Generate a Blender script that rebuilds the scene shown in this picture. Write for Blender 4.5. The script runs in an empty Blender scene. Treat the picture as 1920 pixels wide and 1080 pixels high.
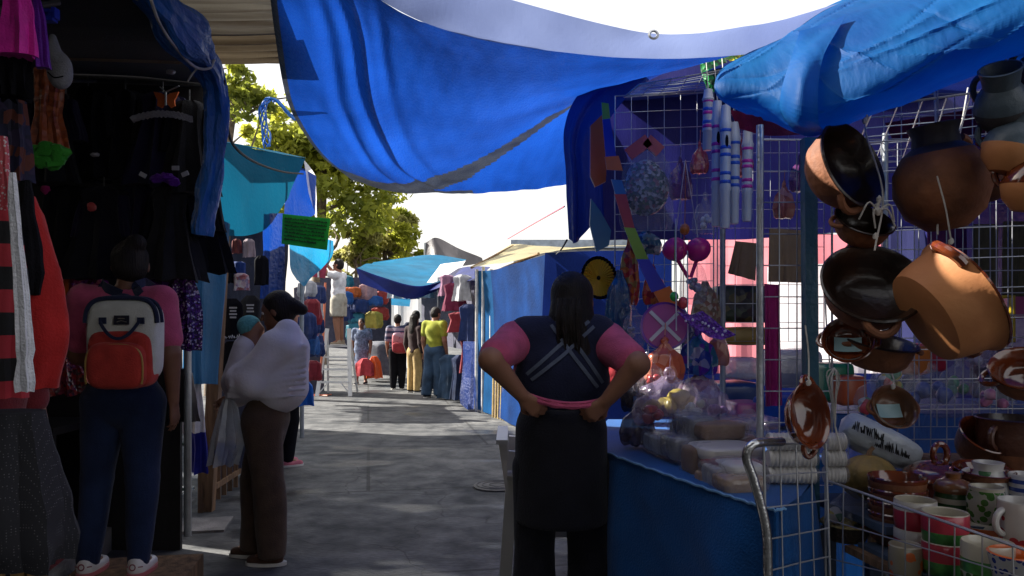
import bpy, math, random
import numpy as np
from mathutils import Vector, Matrix, Quaternion
R = math.radians
sc = bpy.context.scene
COL = sc.collection

# ------------------------------------------------------------------ camera
CAMZ, FPX = 1.38, 1440.0          # eye height; focal length in pixels of a 1920 px wide frame
cam_data = bpy.data.cameras.new('camera')
cam = bpy.data.objects.new('camera', cam_data); COL.objects.link(cam)
cam_data.sensor_width = 36; cam_data.lens = 36 * FPX / 1920
cam_data.shift_y = 60 / 1920
cam_data.clip_start = 0.05; cam_data.clip_end = 600
cam.location = (0, 0, CAMZ); cam.rotation_euler = (R(90), 0, 0)
sc.camera = cam

# ------------------------------------------------------------------ sky and sun
to_sun = Vector((-0.76, 0.30, 0.56)).normalized()
world = bpy.data.worlds.new('World'); sc.world = world; world.use_nodes = True
wn = world.node_tree; wn.nodes.clear()
w_out = wn.nodes.new('ShaderNodeOutputWorld'); w_bg = wn.nodes.new('ShaderNodeBackground')
sky = wn.nodes.new('ShaderNodeTexSky'); sky.sky_type = 'NISHITA'; sky.sun_disc = False
sky.sun_elevation = math.asin(to_sun.z); sky.sun_rotation = math.atan2(to_sun.x, to_sun.y)
sky.dust_density = 4; sky.air_density = 1.2
w_mix = wn.nodes.new('ShaderNodeMix'); w_mix.data_type = 'RGBA'
w_mix.inputs[0].default_value = 0.78                     # thin bright overcast veil over the blue
w_mix.inputs[7].default_value = (3.8, 3.66, 3.6, 1)
wn.links.new(sky.outputs[0], w_mix.inputs[6]); wn.links.new(w_mix.outputs[2], w_bg.inputs[0])
w_bg.inputs[1].default_value = 0.11
wn.links.new(w_bg.outputs[0], w_out.inputs[0])
sun_data = bpy.data.lights.new('sun', 'SUN'); sun = bpy.data.objects.new('sun', sun_data); COL.objects.link(sun)
sun_data.energy = 5.0; sun_data.angle = R(0.55); sun_data.color = (1, 0.95, 0.86)
sun.rotation_euler = to_sun.to_track_quat('Z', 'Y').to_euler()

sc.view_settings.view_transform = 'Standard'; sc.view_settings.look = 'None'
sc.view_settings.exposure = 1.6; sc.view_settings.gamma = 1
sc.cycles.use_denoising = True
sc.cycles.max_bounces = 8; sc.cycles.diffuse_bounces = 4; sc.cycles.glossy_bounces = 3
sc.cycles.transmission_bounces = 6; sc.cycles.transparent_max_bounces = 12
sc.cycles.caustics_reflective = False; sc.cycles.caustics_refractive = False
sc.cycles.sample_clamp_indirect = 6

# ------------------------------------------------------------------ materials
MATS = {}
def _noise_chain(nt, scale, stretch=(1, 1, 1), detail=5):
    tc = nt.nodes.new('ShaderNodeTexCoord'); mp = nt.nodes.new('ShaderNodeMapping'); no = nt.nodes.new('ShaderNodeTexNoise')
    mp.inputs['Scale'].default_value = stretch
    no.inputs['Scale'].default_value = scale; no.inputs['Detail'].default_value = detail
    nt.links.new(tc.outputs['Object'], mp.inputs[0]); nt.links.new(mp.outputs[0], no.inputs[0])
    return no
def mat(name, col, rough=0.7, var=0.25, scale=8, bump=0.15, bscale=60, metal=0, trans=0, alpha=1, spec=0.4,
        stretch=(1, 1, 1), col2=None, coat=0, sheen=0, bstretch=(1, 1, 1)):
    """procedural surface: base colour broken up by noise, fine bump, optional translucency or clear film"""
    if name in MATS: return MATS[name]
    m = bpy.data.materials.new(name); m.use_nodes = True; nt = m.node_tree
    b = nt.nodes['Principled BSDF']; out = nt.nodes['Material Output']
    no = _noise_chain(nt, scale, stretch)
    rp = nt.nodes.new('ShaderNodeValToRGB')
    lo = col2 if col2 else tuple(c * (1 - var) for c in col[:3])
    hi = col if col2 else tuple(min(1, c * (1 + var)) for c in col[:3])
    rp.color_ramp.elements[0].position = 0.33; rp.color_ramp.elements[1].position = 0.67
    rp.color_ramp.elements[0].color = (*lo[:3], 1); rp.color_ramp.elements[1].color = (*hi[:3], 1)
    nt.links.new(no.outputs[0], rp.inputs[0]); nt.links.new(rp.outputs[0], b.inputs['Base Color'])
    b.inputs['Roughness'].default_value = rough; b.inputs['Metallic'].default_value = metal
    b.inputs['Specular IOR Level'].default_value = spec
    if coat: b.inputs['Coat Weight'].default_value = coat; b.inputs['Coat Roughness'].default_value = 0.06
    if sheen: b.inputs['Sheen Weight'].default_value = sheen
    if bump:
        n2 = _noise_chain(nt, bscale, bstretch, 3); bp = nt.nodes.new('ShaderNodeBump')
        bp.inputs['Strength'].default_value = bump; bp.inputs['Distance'].default_value = 0.02
        nt.links.new(n2.outputs[0], bp.inputs['Height']); nt.links.new(bp.outputs[0], b.inputs['Normal'])
    last = b.outputs[0]
    if trans:
        tr = nt.nodes.new('ShaderNodeBsdfTranslucent'); mx = nt.nodes.new('ShaderNodeMixShader')
        nt.links.new(rp.outputs[0], tr.inputs[0]); mx.inputs[0].default_value = trans
        nt.links.new(last, mx.inputs[1]); nt.links.new(tr.outputs[0], mx.inputs[2]); last = mx.outputs[0]
    if alpha < 1:
        tp = nt.nodes.new('ShaderNodeBsdfTransparent'); mx = nt.nodes.new('ShaderNodeMixShader')
        mx.inputs[0].default_value = alpha
        nt.links.new(tp.outputs[0], mx.inputs[1]); nt.links.new(last, mx.inputs[2]); last = mx.outputs[0]
    nt.links.new(last, out.inputs[0])
    MATS[name] = m
    return m
def cloth(name, col, **k):
    a = dict(rough=0.85, var=0.18, scale=14, bump=0.25, bscale=140, spec=0.15, sheen=0.1); a.update(k)
    return mat(name, col, **a)
def plastic(name, col, **k):
    a = dict(rough=0.3, var=0.06, bump=0.03, bscale=30, spec=0.5); a.update(k)
    return mat(name, col, **a)
def film(name, col, alpha=0.35, **k):
    a = dict(rough=0.16, var=0.1, bump=0.6, bscale=22, spec=0.9, alpha=alpha); a.update(k)
    return mat(name, col, **a)
def tarp_mat(name, col, trans=0.5, **k):
    """woven polyethylene: fine weave bump, crease bump, stains, translucent"""
    a = dict(rough=0.42, var=0.22, scale=2.2, bump=0.35, bscale=34, spec=0.4, trans=trans, bstretch=(3, 0.6, 1)); a.update(k)
    return mat(name, col, **a)
def banded(name, cols, scale, axis=2, offset=0.0, rough=0.7, bump=0.15, spec=0.3, coat=0):
    """hard stripes of a list of colours along one object axis"""
    if name in MATS: return MATS[name]
    m = bpy.data.materials.new(name); m.use_nodes = True; nt = m.node_tree; b = nt.nodes['Principled BSDF']
    tc = nt.nodes.new('ShaderNodeTexCoord'); sp = nt.nodes.new('ShaderNodeSeparateXYZ')
    ml = nt.nodes.new('ShaderNodeMath'); ml.operation = 'MULTIPLY_ADD'; ml.inputs[1].default_value = scale; ml.inputs[2].default_value = offset + 100
    fr = nt.nodes.new('ShaderNodeMath'); fr.operation = 'FRACT'
    rp = nt.nodes.new('ShaderNodeValToRGB'); rp.color_ramp.interpolation = 'CONSTANT'
    n = len(cols)
    while len(rp.color_ramp.elements) < n: rp.color_ramp.elements.new(0.5)
    for i, c in enumerate(cols):
        rp.color_ramp.elements[i].position = i / n
    for i, c in enumerate(cols):
        rp.color_ramp.elements[i].color = (*c, 1)
    nt.links.new(tc.outputs['Object'], sp.inputs[0]); nt.links.new(sp.outputs[axis], ml.inputs[0])
    nt.links.new(ml.outputs[0], fr.inputs[0]); nt.links.new(fr.outputs[0], rp.inputs[0])
    nt.links.new(rp.outputs[0], b.inputs['Base Color']); b.inputs['Roughness'].default_value = rough
    b.inputs['Specular IOR Level'].default_value = spec
    if coat: b.inputs['Coat Weight'].default_value = coat
    n2 = _noise_chain(nt, 90, (1, 1, 1), 3); bp = nt.nodes.new('ShaderNodeBump'); bp.inputs['Strength'].default_value = bump; bp.inputs['Distance'].default_value = 0.01
    nt.links.new(n2.outputs[0], bp.inputs['Height']); nt.links.new(bp.outputs[0], b.inputs['Normal'])
    MATS[name] = m
    return m
def speckled(name, base, spots, scale, thresh=0.32, rough=0.5, coat=0, rnd=1.0):
    """base colour with round spots (voronoi)"""
    if name in MATS: return MATS[name]
    m = bpy.data.materials.new(name); m.use_nodes = True; nt = m.node_tree; b = nt.nodes['Principled BSDF']
    tc = nt.nodes.new('ShaderNodeTexCoord'); vo = nt.nodes.new('ShaderNodeTexVoronoi'); vo.inputs['Scale'].default_value = scale; vo.inputs['Randomness'].default_value = rnd
    rp = nt.nodes.new('ShaderNodeValToRGB'); rp.color_ramp.interpolation = 'CONSTANT'
    rp.color_ramp.elements[0].position = 0; rp.color_ramp.elements[1].position = thresh
    rp.color_ramp.elements[0].color = (*spots, 1); rp.color_ramp.elements[1].color = (*base, 1)
    nt.links.new(tc.outputs['Object'], vo.inputs[0]); nt.links.new(vo.outputs['Distance'], rp.inputs[0])
    nt.links.new(rp.outputs[0], b.inputs['Base Color']); b.inputs['Roughness'].default_value = rough
    if coat: b.inputs['Coat Weight'].default_value = coat
    MATS[name] = m
    return m
def multi(name, cols, scale=30, rough=0.4, alpha=1, spec=0.5, metal=0):
    """cellular mix of several colours (sequins, marbles, sweets, crumpled printed film)"""
    if name in MATS: return MATS[name]
    m = bpy.data.materials.new(name); m.use_nodes = True; nt = m.node_tree; b = nt.nodes['Principled BSDF']; out = nt.nodes['Material Output']
    tc = nt.nodes.new('ShaderNodeTexCoord'); vo = nt.nodes.new('ShaderNodeTexVoronoi'); vo.inputs['Scale'].default_value = scale
    sp = nt.nodes.new('ShaderNodeSeparateColor'); rp = nt.nodes.new('ShaderNodeValToRGB'); rp.color_ramp.interpolation = 'CONSTANT'
    n = len(cols)
    while len(rp.color_ramp.elements) < n: rp.color_ramp.elements.new(0.5)
    for i in range(n): rp.color_ramp.elements[i].position = i / n
    for i, c in enumerate(cols): rp.color_ramp.elements[i].color = (*c, 1)
    nt.links.new(tc.outputs['Object'], vo.inputs[0]); nt.links.new(vo.outputs['Color'], sp.inputs[0])
    nt.links.new(sp.outputs[0], rp.inputs[0]); nt.links.new(rp.outputs[0], b.inputs['Base Color'])
    b.inputs['Roughness'].default_value = rough; b.inputs['Specular IOR Level'].default_value = spec; b.inputs['Metallic'].default_value = metal
    bp = nt.nodes.new('ShaderNodeBump'); bp.inputs['Strength'].default_value = 0.5; bp.inputs['Distance'].default_value = 0.01
    nt.links.new(vo.outputs['Distance'], bp.inputs['Height']); nt.links.new(bp.outputs[0], b.inputs['Normal'])
    if alpha < 1:
        tp = nt.nodes.new('ShaderNodeBsdfTransparent'); mx = nt.nodes.new('ShaderNodeMixShader'); mx.inputs[0].default_value = alpha
        nt.links.new(tp.outputs[0], mx.inputs[1]); nt.links.new(b.outputs[0], mx.inputs[2]); nt.links.new(mx.outputs[0], out.inputs[0])
    MATS[name] = m
    return m

# ------------------------------------------------------------------ object helpers
def P(px, py, Y):
    """the point at distance Y that the photograph shows at pixel (px, py)"""
    return np.array([(px - 960) / FPX * Y, Y, CAMZ - (py - 600) / FPX * Y])
WLOC = {}
def thing(name, label, cat, loc=(0, 0, 0), rot=0, group=None):
    o = bpy.data.objects.new(name, None); COL.objects.link(o)
    o.location = tuple(loc); o.rotation_euler = (0, 0, rot); o.empty_display_size = 0.1
    o['label'] = label; o['category'] = cat
    if group: o['group'] = group
    WLOC[o] = (np.array(loc, float), rot)
    return o
def tag(o, label, cat, group=None):
    o['label'] = label; o['category'] = cat
    if group: o['group'] = group
    return o
def dup(root, loc, rot, label, group=None):
    """copy of a thing with copies of its parts and sub-parts"""
    r = root.copy(); COL.objects.link(r); r.location = tuple(loc); r.rotation_euler = (0, 0, rot); r['label'] = label
    if group: r['group'] = group
    for ch in list(root.children):
        c = ch.copy(); COL.objects.link(c); c.parent = r
        for g in ch.children:
            d = g.copy(); COL.objects.link(d); d.parent = c
    return r

rng = np.random.default_rng(7)
def wob(p, seed, freq, octs=3):
    """smooth pseudo-noise in about -1..1 for an array of points"""
    g = np.random.default_rng(seed); p = np.asarray(p, float); out = np.zeros(p.shape[:-1]); amp = 0.0; a = 1.0
    for o in range(octs):
        for _ in range(3):
            k = g.normal(size=3); k = k / np.linalg.norm(k) * freq * (2 ** o) * g.uniform(0.7, 1.4)
            out += a * np.sin(p @ k + g.uniform(0, 6.28)) / 1.7
        amp += a; a *= 0.5
    return out / amp
def catmull(C, n):
    """resample control points (first axis) with a Catmull-Rom spline"""
    C = np.asarray(C, float); m = len(C)
    if m == 2:
        t = np.linspace(0, 1, n).reshape((-1,) + (1,) * (C.ndim - 1)); return C[0] * (1 - t) + C[1] * t
    E = np.concatenate([(2 * C[0] - C[1])[None], C, (2 * C[-1] - C[-2])[None]])
    s = np.linspace(0, m - 1, n); i = np.minimum(s.astype(int), m - 2); t = (s - i).reshape((-1,) + (1,) * (C.ndim - 1))
    p0, p1, p2, p3 = E[i], E[i + 1], E[i + 2], E[i + 3]
    return 0.5 * (2 * p1 + (p2 - p0) * t + (2 * p0 - 5 * p1 + 4 * p2 - p3) * t ** 2 + (3 * p1 - p0 - 3 * p2 + p3) * t ** 3)
def frame_from(z, hint=(0, 0, 1)):
    z = np.asarray(z, float); z = z / (np.linalg.norm(z) + 1e-9); h = np.array(hint, float)
    if abs(z @ h) > 0.95: h = np.array([0, 1.0, 0]) if abs(z[1]) < 0.9 else np.array([1.0, 0, 0])
    x = np.cross(h, z); x /= np.linalg.norm(x); y = np.cross(z, x)
    return np.stack([x, y, z], 1)

class MB:
    """collects shapes; build() links them as ONE mesh object"""
    def __init__(s): s.v = []; s.f = []; s.m = []; s.n = 0
    def add(s, v, f, mi=0):
        v = np.asarray(v, float).reshape(-1, 3); s.v.append(v)
        if callable(mi) or np.isscalar(mi): s.m += [mi] * len(f)
        else: s.m += list(mi)
        s.f += [tuple(int(i) + s.n for i in q) for q in f]; s.n += len(v)
        return s
    def box(s, c, size, M=None, mi=0, taper=1.0):
        h = np.array(size, float) / 2
        v = np.array([[x, y, z] for z in (-1, 1) for y in (-1, 1) for x in (-1, 1)], float) * h
        v[4:, :2] *= taper
        if M is not None: v = v @ np.asarray(M).T
        return s.add(v + np.asarray(c, float), [(0, 2, 3, 1), (4, 5, 7, 6), (0, 1, 5, 4), (2, 6, 7, 3), (0, 4, 6, 2), (1, 3, 7, 5)], mi)
    def bar(s, a, b, w, d, mi=0, hint=(0, 0, 1)):
        a = np.asarray(a, float); b = np.asarray(b, float); M = frame_from(b - a, hint)
        return s.box((a + b) / 2, (w, d, np.linalg.norm(b - a)), M, mi)
    def tube(s, pts, r, seg=8, mi=0, smooth=0, caps=True):
        pts = np.asarray(pts, float)
        if smooth: pts2 = catmull(pts, smooth); r = catmull(np.asarray(r, float)[:, None], smooth)[:, 0] if np.ndim(r) else r; pts = pts2
        n = len(pts); rr = np.full(n, r) if np.ndim(r) == 0 else np.asarray(r, float)
        T = np.gradient(pts, axis=0); F = frame_from(T[0]); x = F[:, 0]; rows = []
        a = np.arange(seg) / seg * 2 * math.pi
        for i in range(n):
            t = T[i] / (np.linalg.norm(T[i]) + 1e-9); x = x - t * (x @ t); x /= np.linalg.norm(x) + 1e-9; y = np.cross(t, x)
            rows.append(pts[i] + rr[i] * (np.cos(a)[:, None] * x + np.sin(a)[:, None] * y))
        f = [(i * seg + j, i * seg + (j + 1) % seg, (i + 1) * seg + (j + 1) % seg, (i + 1) * seg + j) for i in range(n - 1) for j in range(seg)]
        if caps: f += [tuple(range(seg - 1, -1, -1)), tuple((n - 1) * seg + j for j in range(seg))]
        return s.add(np.concatenate(rows), f, mi)
    def lathe(s, prof, c, axis=(0, 0, 1), seg=28, mi=0, sx=1.0, sy=1.0, M=None, wobble=0, seed=0):
        """prof: (radius, height) pairs; mi may be a list, one per band"""
        M = frame_from(axis) if M is None else np.asarray(M); a = np.arange(seg) / seg * 2 * math.pi; v = []
        for r, h in prof: v.append(np.stack([np.cos(a) * r * sx, np.sin(a) * r * sy, np.full(seg, h)], 1))
        v = np.concatenate(v)
        if wobble: v = v * (1 + wobble * wob(v * 1.0, seed, 9)[:, None])
        n = len(prof); f = []; ml = []
        for i in range(n - 1):
            for j in range(seg):
                f.append((i * seg + j, i * seg + (j + 1) % seg, (i + 1) * seg + (j + 1) % seg, (i + 1) * seg + j)); ml.append(mi[i] if isinstance(mi, (list, tuple)) else mi)
        return s.add(v @ M.T + np.asarray(c, float), f, ml)
    def grid(s, pts, mi=0, closed=False):
        """pts: array [nv, nu, 3]"""
        nv, nu = pts.shape[:2]; f = []; ml = []
        for i in range(nv - 1):
            for j in range(nu - (0 if closed else 1)):
                k = (j + 1) % nu
                f.append((i * nu + j, i * nu + k, (i + 1) * nu + k, (i + 1) * nu + j)); ml.append(mi(j / (nu - 1), i / (nv - 1)) if callable(mi) else mi)
        return s.add(pts.reshape(-1, 3), f, ml)
    def lump(s, c, rad, seed=0, amp=0.15, freq=3.0, seg=18, mi=0, M=None, power=1.0):
        """closed organic blob"""
        a = np.arange(seg) / seg * 2 * math.pi; nv = seg // 2 + 1; b = np.linspace(0.02, math.pi - 0.02, nv)
        d = np.stack([np.sin(b)[:, None] * np.cos(a), np.sin(b)[:, None] * np.sin(a), np.cos(b)[:, None] + 0 * a], -1)
        if power != 1: d = np.sign(d) * np.abs(d) ** power
        v = d * (1 + amp * wob(d, seed, freq))[..., None] * np.asarray(rad, float)
        if M is not None: v = v @ np.asarray(M).T
        s.grid(v + np.asarray(c, float), mi, closed=True); k = s.n - nv * seg
        s.add([], []); s.f += [tuple(k + j for j in range(seg - 1, -1, -1)), tuple(k + (nv - 1) * seg + j for j in range(seg))]; s.m += [mi, mi]
        return s
    def prism(s, outline, thick, M, c, mi=0):
        """flat outline (x, y) with thickness, placed by frame M at c"""
        o = np.asarray(outline, float); n = len(o)
        v = np.concatenate([np.c_[o, np.full(n, -thick / 2)], np.c_[o, np.full(n, thick / 2)]]) @ np.asarray(M).T + np.asarray(c, float)
        f = [tuple(range(n - 1, -1, -1)), tuple(range(n, 2 * n))] + [(i, (i + 1) % n, n + (i + 1) % n, n + i) for i in range(n)]
        return s.add(v, f, mi)
    def build(s, name, mats, parent=None, local=False, sharp=40, origin=None):
        v = np.concatenate(s.v) if s.v else np.zeros((0, 3)); mats = mats if isinstance(mats, (list, tuple)) else [mats]
        loc = np.zeros(3)
        if parent is None:
            loc = np.array([(v[:, 0].min() + v[:, 0].max()) / 2, (v[:, 1].min() + v[:, 1].max()) / 2, v[:, 2].min()]) if origin is None else np.asarray(origin, float)
            v = v - loc
        elif not local:
            p = parent; base = np.zeros(3); rot = 0
            while p is not None and p not in WLOC: p = p.parent
            if p is not None: base, rot = WLOC[p]
            v = v - base
            if rot: c_, s_ = math.cos(-rot), math.sin(-rot); v = v @ np.array([[c_, -s_, 0], [s_, c_, 0], [0, 0, 1]]).T
        me = bpy.data.meshes.new(name); me.from_pydata(v.tolist(), [], s.f)
        for m in mats: me.materials.append(m)
        if len(mats) > 1: me.polygons.foreach_set('material_index', np.array(s.m, dtype=np.int32))
        if sharp:
            me.shade_smooth(); me.set_sharp_from_angle(angle=R(sharp))
        me.update()
        o = bpy.data.objects.new(name, me); COL.objects.link(o)
        if parent is None: o.location = tuple(loc)
        else: o.parent = parent
        return o

def sheet(rows, nu=40, nv=30, amp=0.0, freq=4, seed=1, folds=None):
    """surface through a net of control points [[...left to right...], ...top to bottom...]; amp = wrinkles, folds=(amount, count) vertical pleats"""
    C = np.asarray(rows, float); S = catmull(C, nv); S = np.swapaxes(catmull(np.swapaxes(S, 0, 1), nu), 0, 1)
    N = np.cross(np.gradient(S, axis=1), np.gradient(S, axis=0)); N /= np.linalg.norm(N, axis=-1, keepdims=True) + 1e-9
    d = amp * wob(S, seed, freq, 4) if amp else np.zeros(S.shape[:2])
    if folds:
        u = np.linspace(0, 1, nu)[None, :]; v = np.linspace(0, 1, nv)[:, None]
        d = d + folds[0] * np.sin(u * folds[1] * 6.283 + 1.3 * np.sin(u * 9 + seed) + 0.6 * v) * (0.25 + 0.75 * v)
    return S + N * d[..., None]

# ------------------------------------------------------------------ implicit bodies: smooth unions of limbs, meshed with surface nets
class SDF:
    def __init__(s): s.p = []; s.cuts = []; s.fold = None
    def cap(s, a, b, ra, rb=None, k=0.02, sc=(1, 1, 1), mode=1):
        s.p.append(('c', np.array(a, float), np.array(b, float), ra, ra if rb is None else rb, k, np.array(sc, float), mode)); return s
    def ell(s, c, r, k=0.02, mode=1, M=None):
        s.p.append(('e', np.array(c, float), np.array(r, float), None, M, k, None, mode)); return s
    def cut(s, pt, n): s.cuts.append((np.array(pt, float), np.array(n, float) / np.linalg.norm(n))); return s
    def _bb(s, q):
        if q[0] == 'c':
            r = max(q[3], q[4]) * np.maximum(q[6], 1); return np.minimum(q[1], q[2]) - r, np.maximum(q[1], q[2]) + r
        r = np.full(3, q[2].max()); return q[1] - r, q[1] + r
    def mesh(s, h=0.012):
        bb = [s._bb(q) for q in s.p if q[7] == 1]
        lo = np.min([b[0] for b in bb], 0) - 3 * h; hi = np.max([b[1] for b in bb], 0) + 3 * h
        n = np.ceil((hi - lo) / h).astype(int) + 1
        ax = [lo[i] + np.arange(n[i]) * h for i in range(3)]
        F = np.full(n, 0.15, dtype=np.float32)
        for q in s.p:
            k = q[5]; b0, b1 = s._bb(q); mg = 3 * h + 1.5 * k
            i0 = np.clip(np.floor((b0 - mg - lo) / h).astype(int), 0, n); i1 = np.clip(np.ceil((b1 + mg - lo) / h).astype(int) + 1, 0, n)
            if np.any(i1 <= i0): continue
            sl = tuple(slice(i0[i], i1[i]) for i in range(3))
            X = np.stack(np.meshgrid(*[ax[i][sl[i]] for i in range(3)], indexing='ij'), -1)
            if q[0] == 'c':
                a, b, ra, rb, scv = q[1], q[2], q[3], q[4], q[6]
                Z = (X - a) / scv; ab = (b - a) / scv
                t = np.clip((Z @ ab) / (ab @ ab + 1e-9), 0, 1); d = (np.linalg.norm(Z - t[..., None] * ab, axis=-1) - (ra + (rb - ra) * t)) * scv.min()
            else:
                Z = X - q[1]
                if q[4] is not None: Z = Z @ q[4]
                g = np.linalg.norm(Z / q[2], axis=-1); g2 = np.linalg.norm(Z / q[2] ** 2, axis=-1) + 1e-9; d = g * (g - 1) / g2
            f = F[sl]
            if q[7] == 1:
                hh = np.clip(0.5 + 0.5 * (f - d) / k, 0, 1); F[sl] = f * (1 - hh) + d * hh - k * hh * (1 - hh)
            else:
                hh = np.clip(0.5 - 0.5 * (f + d) / k, 0, 1); F[sl] = f * (1 - hh) + (-d) * hh + k * hh * (1 - hh)
        G = None
        if s.fold or s.cuts: G = np.stack(np.meshgrid(*ax, indexing='ij'), -1)
        if s.fold:
            amp, fr, seed, st = s.fold; F = F + amp * wob(G * np.array(st), seed, fr, 3)
        for pt, nn in s.cuts: F = np.maximum(F, (G - pt) @ nn)
        return surfnet(F, lo, h)
def surfnet(F, lo, h):
    S = F < 0; nx, ny, nz = F.shape; acc = np.zeros((nx - 1, ny - 1, nz - 1, 3), np.float32); cnt = np.zeros((nx - 1, ny - 1, nz - 1), np.float32)
    for a in range(3):
        b, c = [i for i in range(3) if i != a]
        for ob in (0, 1):
            for oc in (0, 1):
                o = [0, 0, 0]; o[b] = ob; o[c] = oc; s0 = tuple(slice(o[i], o[i] + F.shape[i] - 1) for i in range(3)); o[a] = 1
                s1 = tuple(slice(o[i], o[i] + F.shape[i] - 1) for i in range(3)); o[a] = 0
                f0, f1 = F[s0], F[s1]; x = (S[s0] != S[s1]); t = np.where(x, f0 / np.where(x, f0 - f1, 1), 0)
                for i in range(3): acc[..., i] += np.where(x, (o[i] if i != a else t), 0)
                cnt += x
    act = cnt > 0; idx = -np.ones(act.shape, int); idx[act] = np.arange(act.sum())
    v = (np.argwhere(act) + acc[act] / cnt[act][:, None]) * h + lo; fs = []
    for a in range(3):
        b, c = (a + 1) % 3, (a + 2) % 3
        s0 = [slice(1, -1)] * 3; s1 = [slice(1, -1)] * 3; s0[a] = slice(0, -1); s1[a] = slice(1, None)
        A, B = S[tuple(s0)], S[tuple(s1)]; e = np.argwhere(A != B); flip = A[A != B]
        if not len(e): continue
        off = np.ones(3, int); off[a] = 0; base = e + off
        q = []
        for db, dc in ((-1, -1), (0, -1), (0, 0), (-1, 0)):
            g = base.copy(); g[:, b] += db; g[:, c] += dc; q.append(idx[g[:, 0], g[:, 1], g[:, 2]])
        q = np.stack(q, 1); q[~flip] = q[~flip][:, ::-1]; q = q[(q >= 0).all(1)]; fs.append(q)
    return v, (np.concatenate(fs) if fs else np.zeros((0, 4), int))
def sdf_obj(sd, name, m, parent, h=0.012, local=True, mi=0, origin=None):
    v, f = sd.mesh(h); b = MB(); b.add(v, f.tolist(), mi if not callable(mi) else [mi(*c) for c in v[f].mean(1)])
    return b.build(name, m, parent, local=local, sharp=70, origin=origin)
def garment(b, top, length, prof, yaw=0, folds=(0.01, 5), seed=0, nv=22, nu=36, mi=0, lean=(0, 0, 0), squash=1):
    """hanging cloth with real volume: prof = (t, half width, half depth, x shift) from top to bottom, pleated"""
    pr = np.array([list(p) + [0] * (4 - len(p)) for p in prof], float); t = np.linspace(0, 1, nv)
    w = np.interp(t, pr[:, 0], pr[:, 1]); d = np.interp(t, pr[:, 0], pr[:, 2]); sx = np.interp(t, pr[:, 0], pr[:, 3])
    a = np.arange(nu) / nu * 6.2832; ph = seed * 1.7
    fo = 1 + 0 * a; c, s_ = math.cos(yaw), math.sin(yaw); V = np.zeros((nv, nu, 3))
    for i in range(nv):
        fa = folds[0] * (0.3 + 0.9 * t[i]) * (np.sin(a * folds[1] + ph + 0.8 * math.sin(3 * t[i] + ph)) + 0.5 * np.sin(a * (folds[1] * 2 + 1) + 2 * ph))
        x = np.cos(a) * (w[i] + fa) + sx[i]; y = np.sin(a) * (d[i] + fa)
        V[i] = np.stack([x * c - y * s_, x * s_ + y * c, np.full(nu, -t[i] * length) - 0.3 * fa * (t[i] > 0.9)], 1) + np.array(lean) * t[i]
    V += 0.004 * wob(V, seed + 3, 25)[..., None]
    b.grid(V + np.asarray(top, float), mi, closed=True); k = b.n - nv * nu
    b.f += [tuple(k + j for j in range(nu)), tuple(k + (nv - 1) * nu + j for j in range(nu - 1, -1, -1))]; b.m += [mi, mi]
    return b
def squiggle(b, a, bb, up, h, n, r, seed, mi=0):
    """a line of handwriting-like strokes from a to bb"""
    g = np.random.default_rng(seed); a = np.asarray(a, float); bb = np.asarray(bb, float); up = np.asarray(up, float)
    t = np.linspace(0, 1, n * 4); y = np.where(np.arange(n * 4) % 2 == 0, 0.1, g.uniform(0.3, 1.0, n * 4)) * h
    pts = a + (bb - a) * t[:, None] + up * y[:, None]; k = 0
    while k < len(pts) - 3:
        m = int(g.integers(5, 12)); seg = pts[k:k + m]
        if len(seg) > 2: b.tube(seg, r, 4, mi)
        k += m + 1
    return b
# ------------------------------------------------------------------ shared materials
SKIN = mat('skin', (0.27, 0.125, 0.075), rough=0.55, var=0.1, scale=10, bump=0.06, bscale=120)
SKIN2 = mat('skin_darker', (0.19, 0.085, 0.05), rough=0.55, var=0.1, scale=10, bump=0.06, bscale=120)
HAIR = mat('black_hair', (0.010, 0.007, 0.006), rough=0.6, spec=.25, var=0.4, scale=30, bump=0.5, bscale=60, bstretch=(3, 3, 0.3))
EYE = plastic('eye_white', (0.6, 0.58, 0.55)); SOLE = plastic('shoe_sole', (0.6, 0.58, 0.54))
BLK = cloth('black_fabric', (0.008, 0.008, 0.011), sheen=0, spec=.08); 

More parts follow.
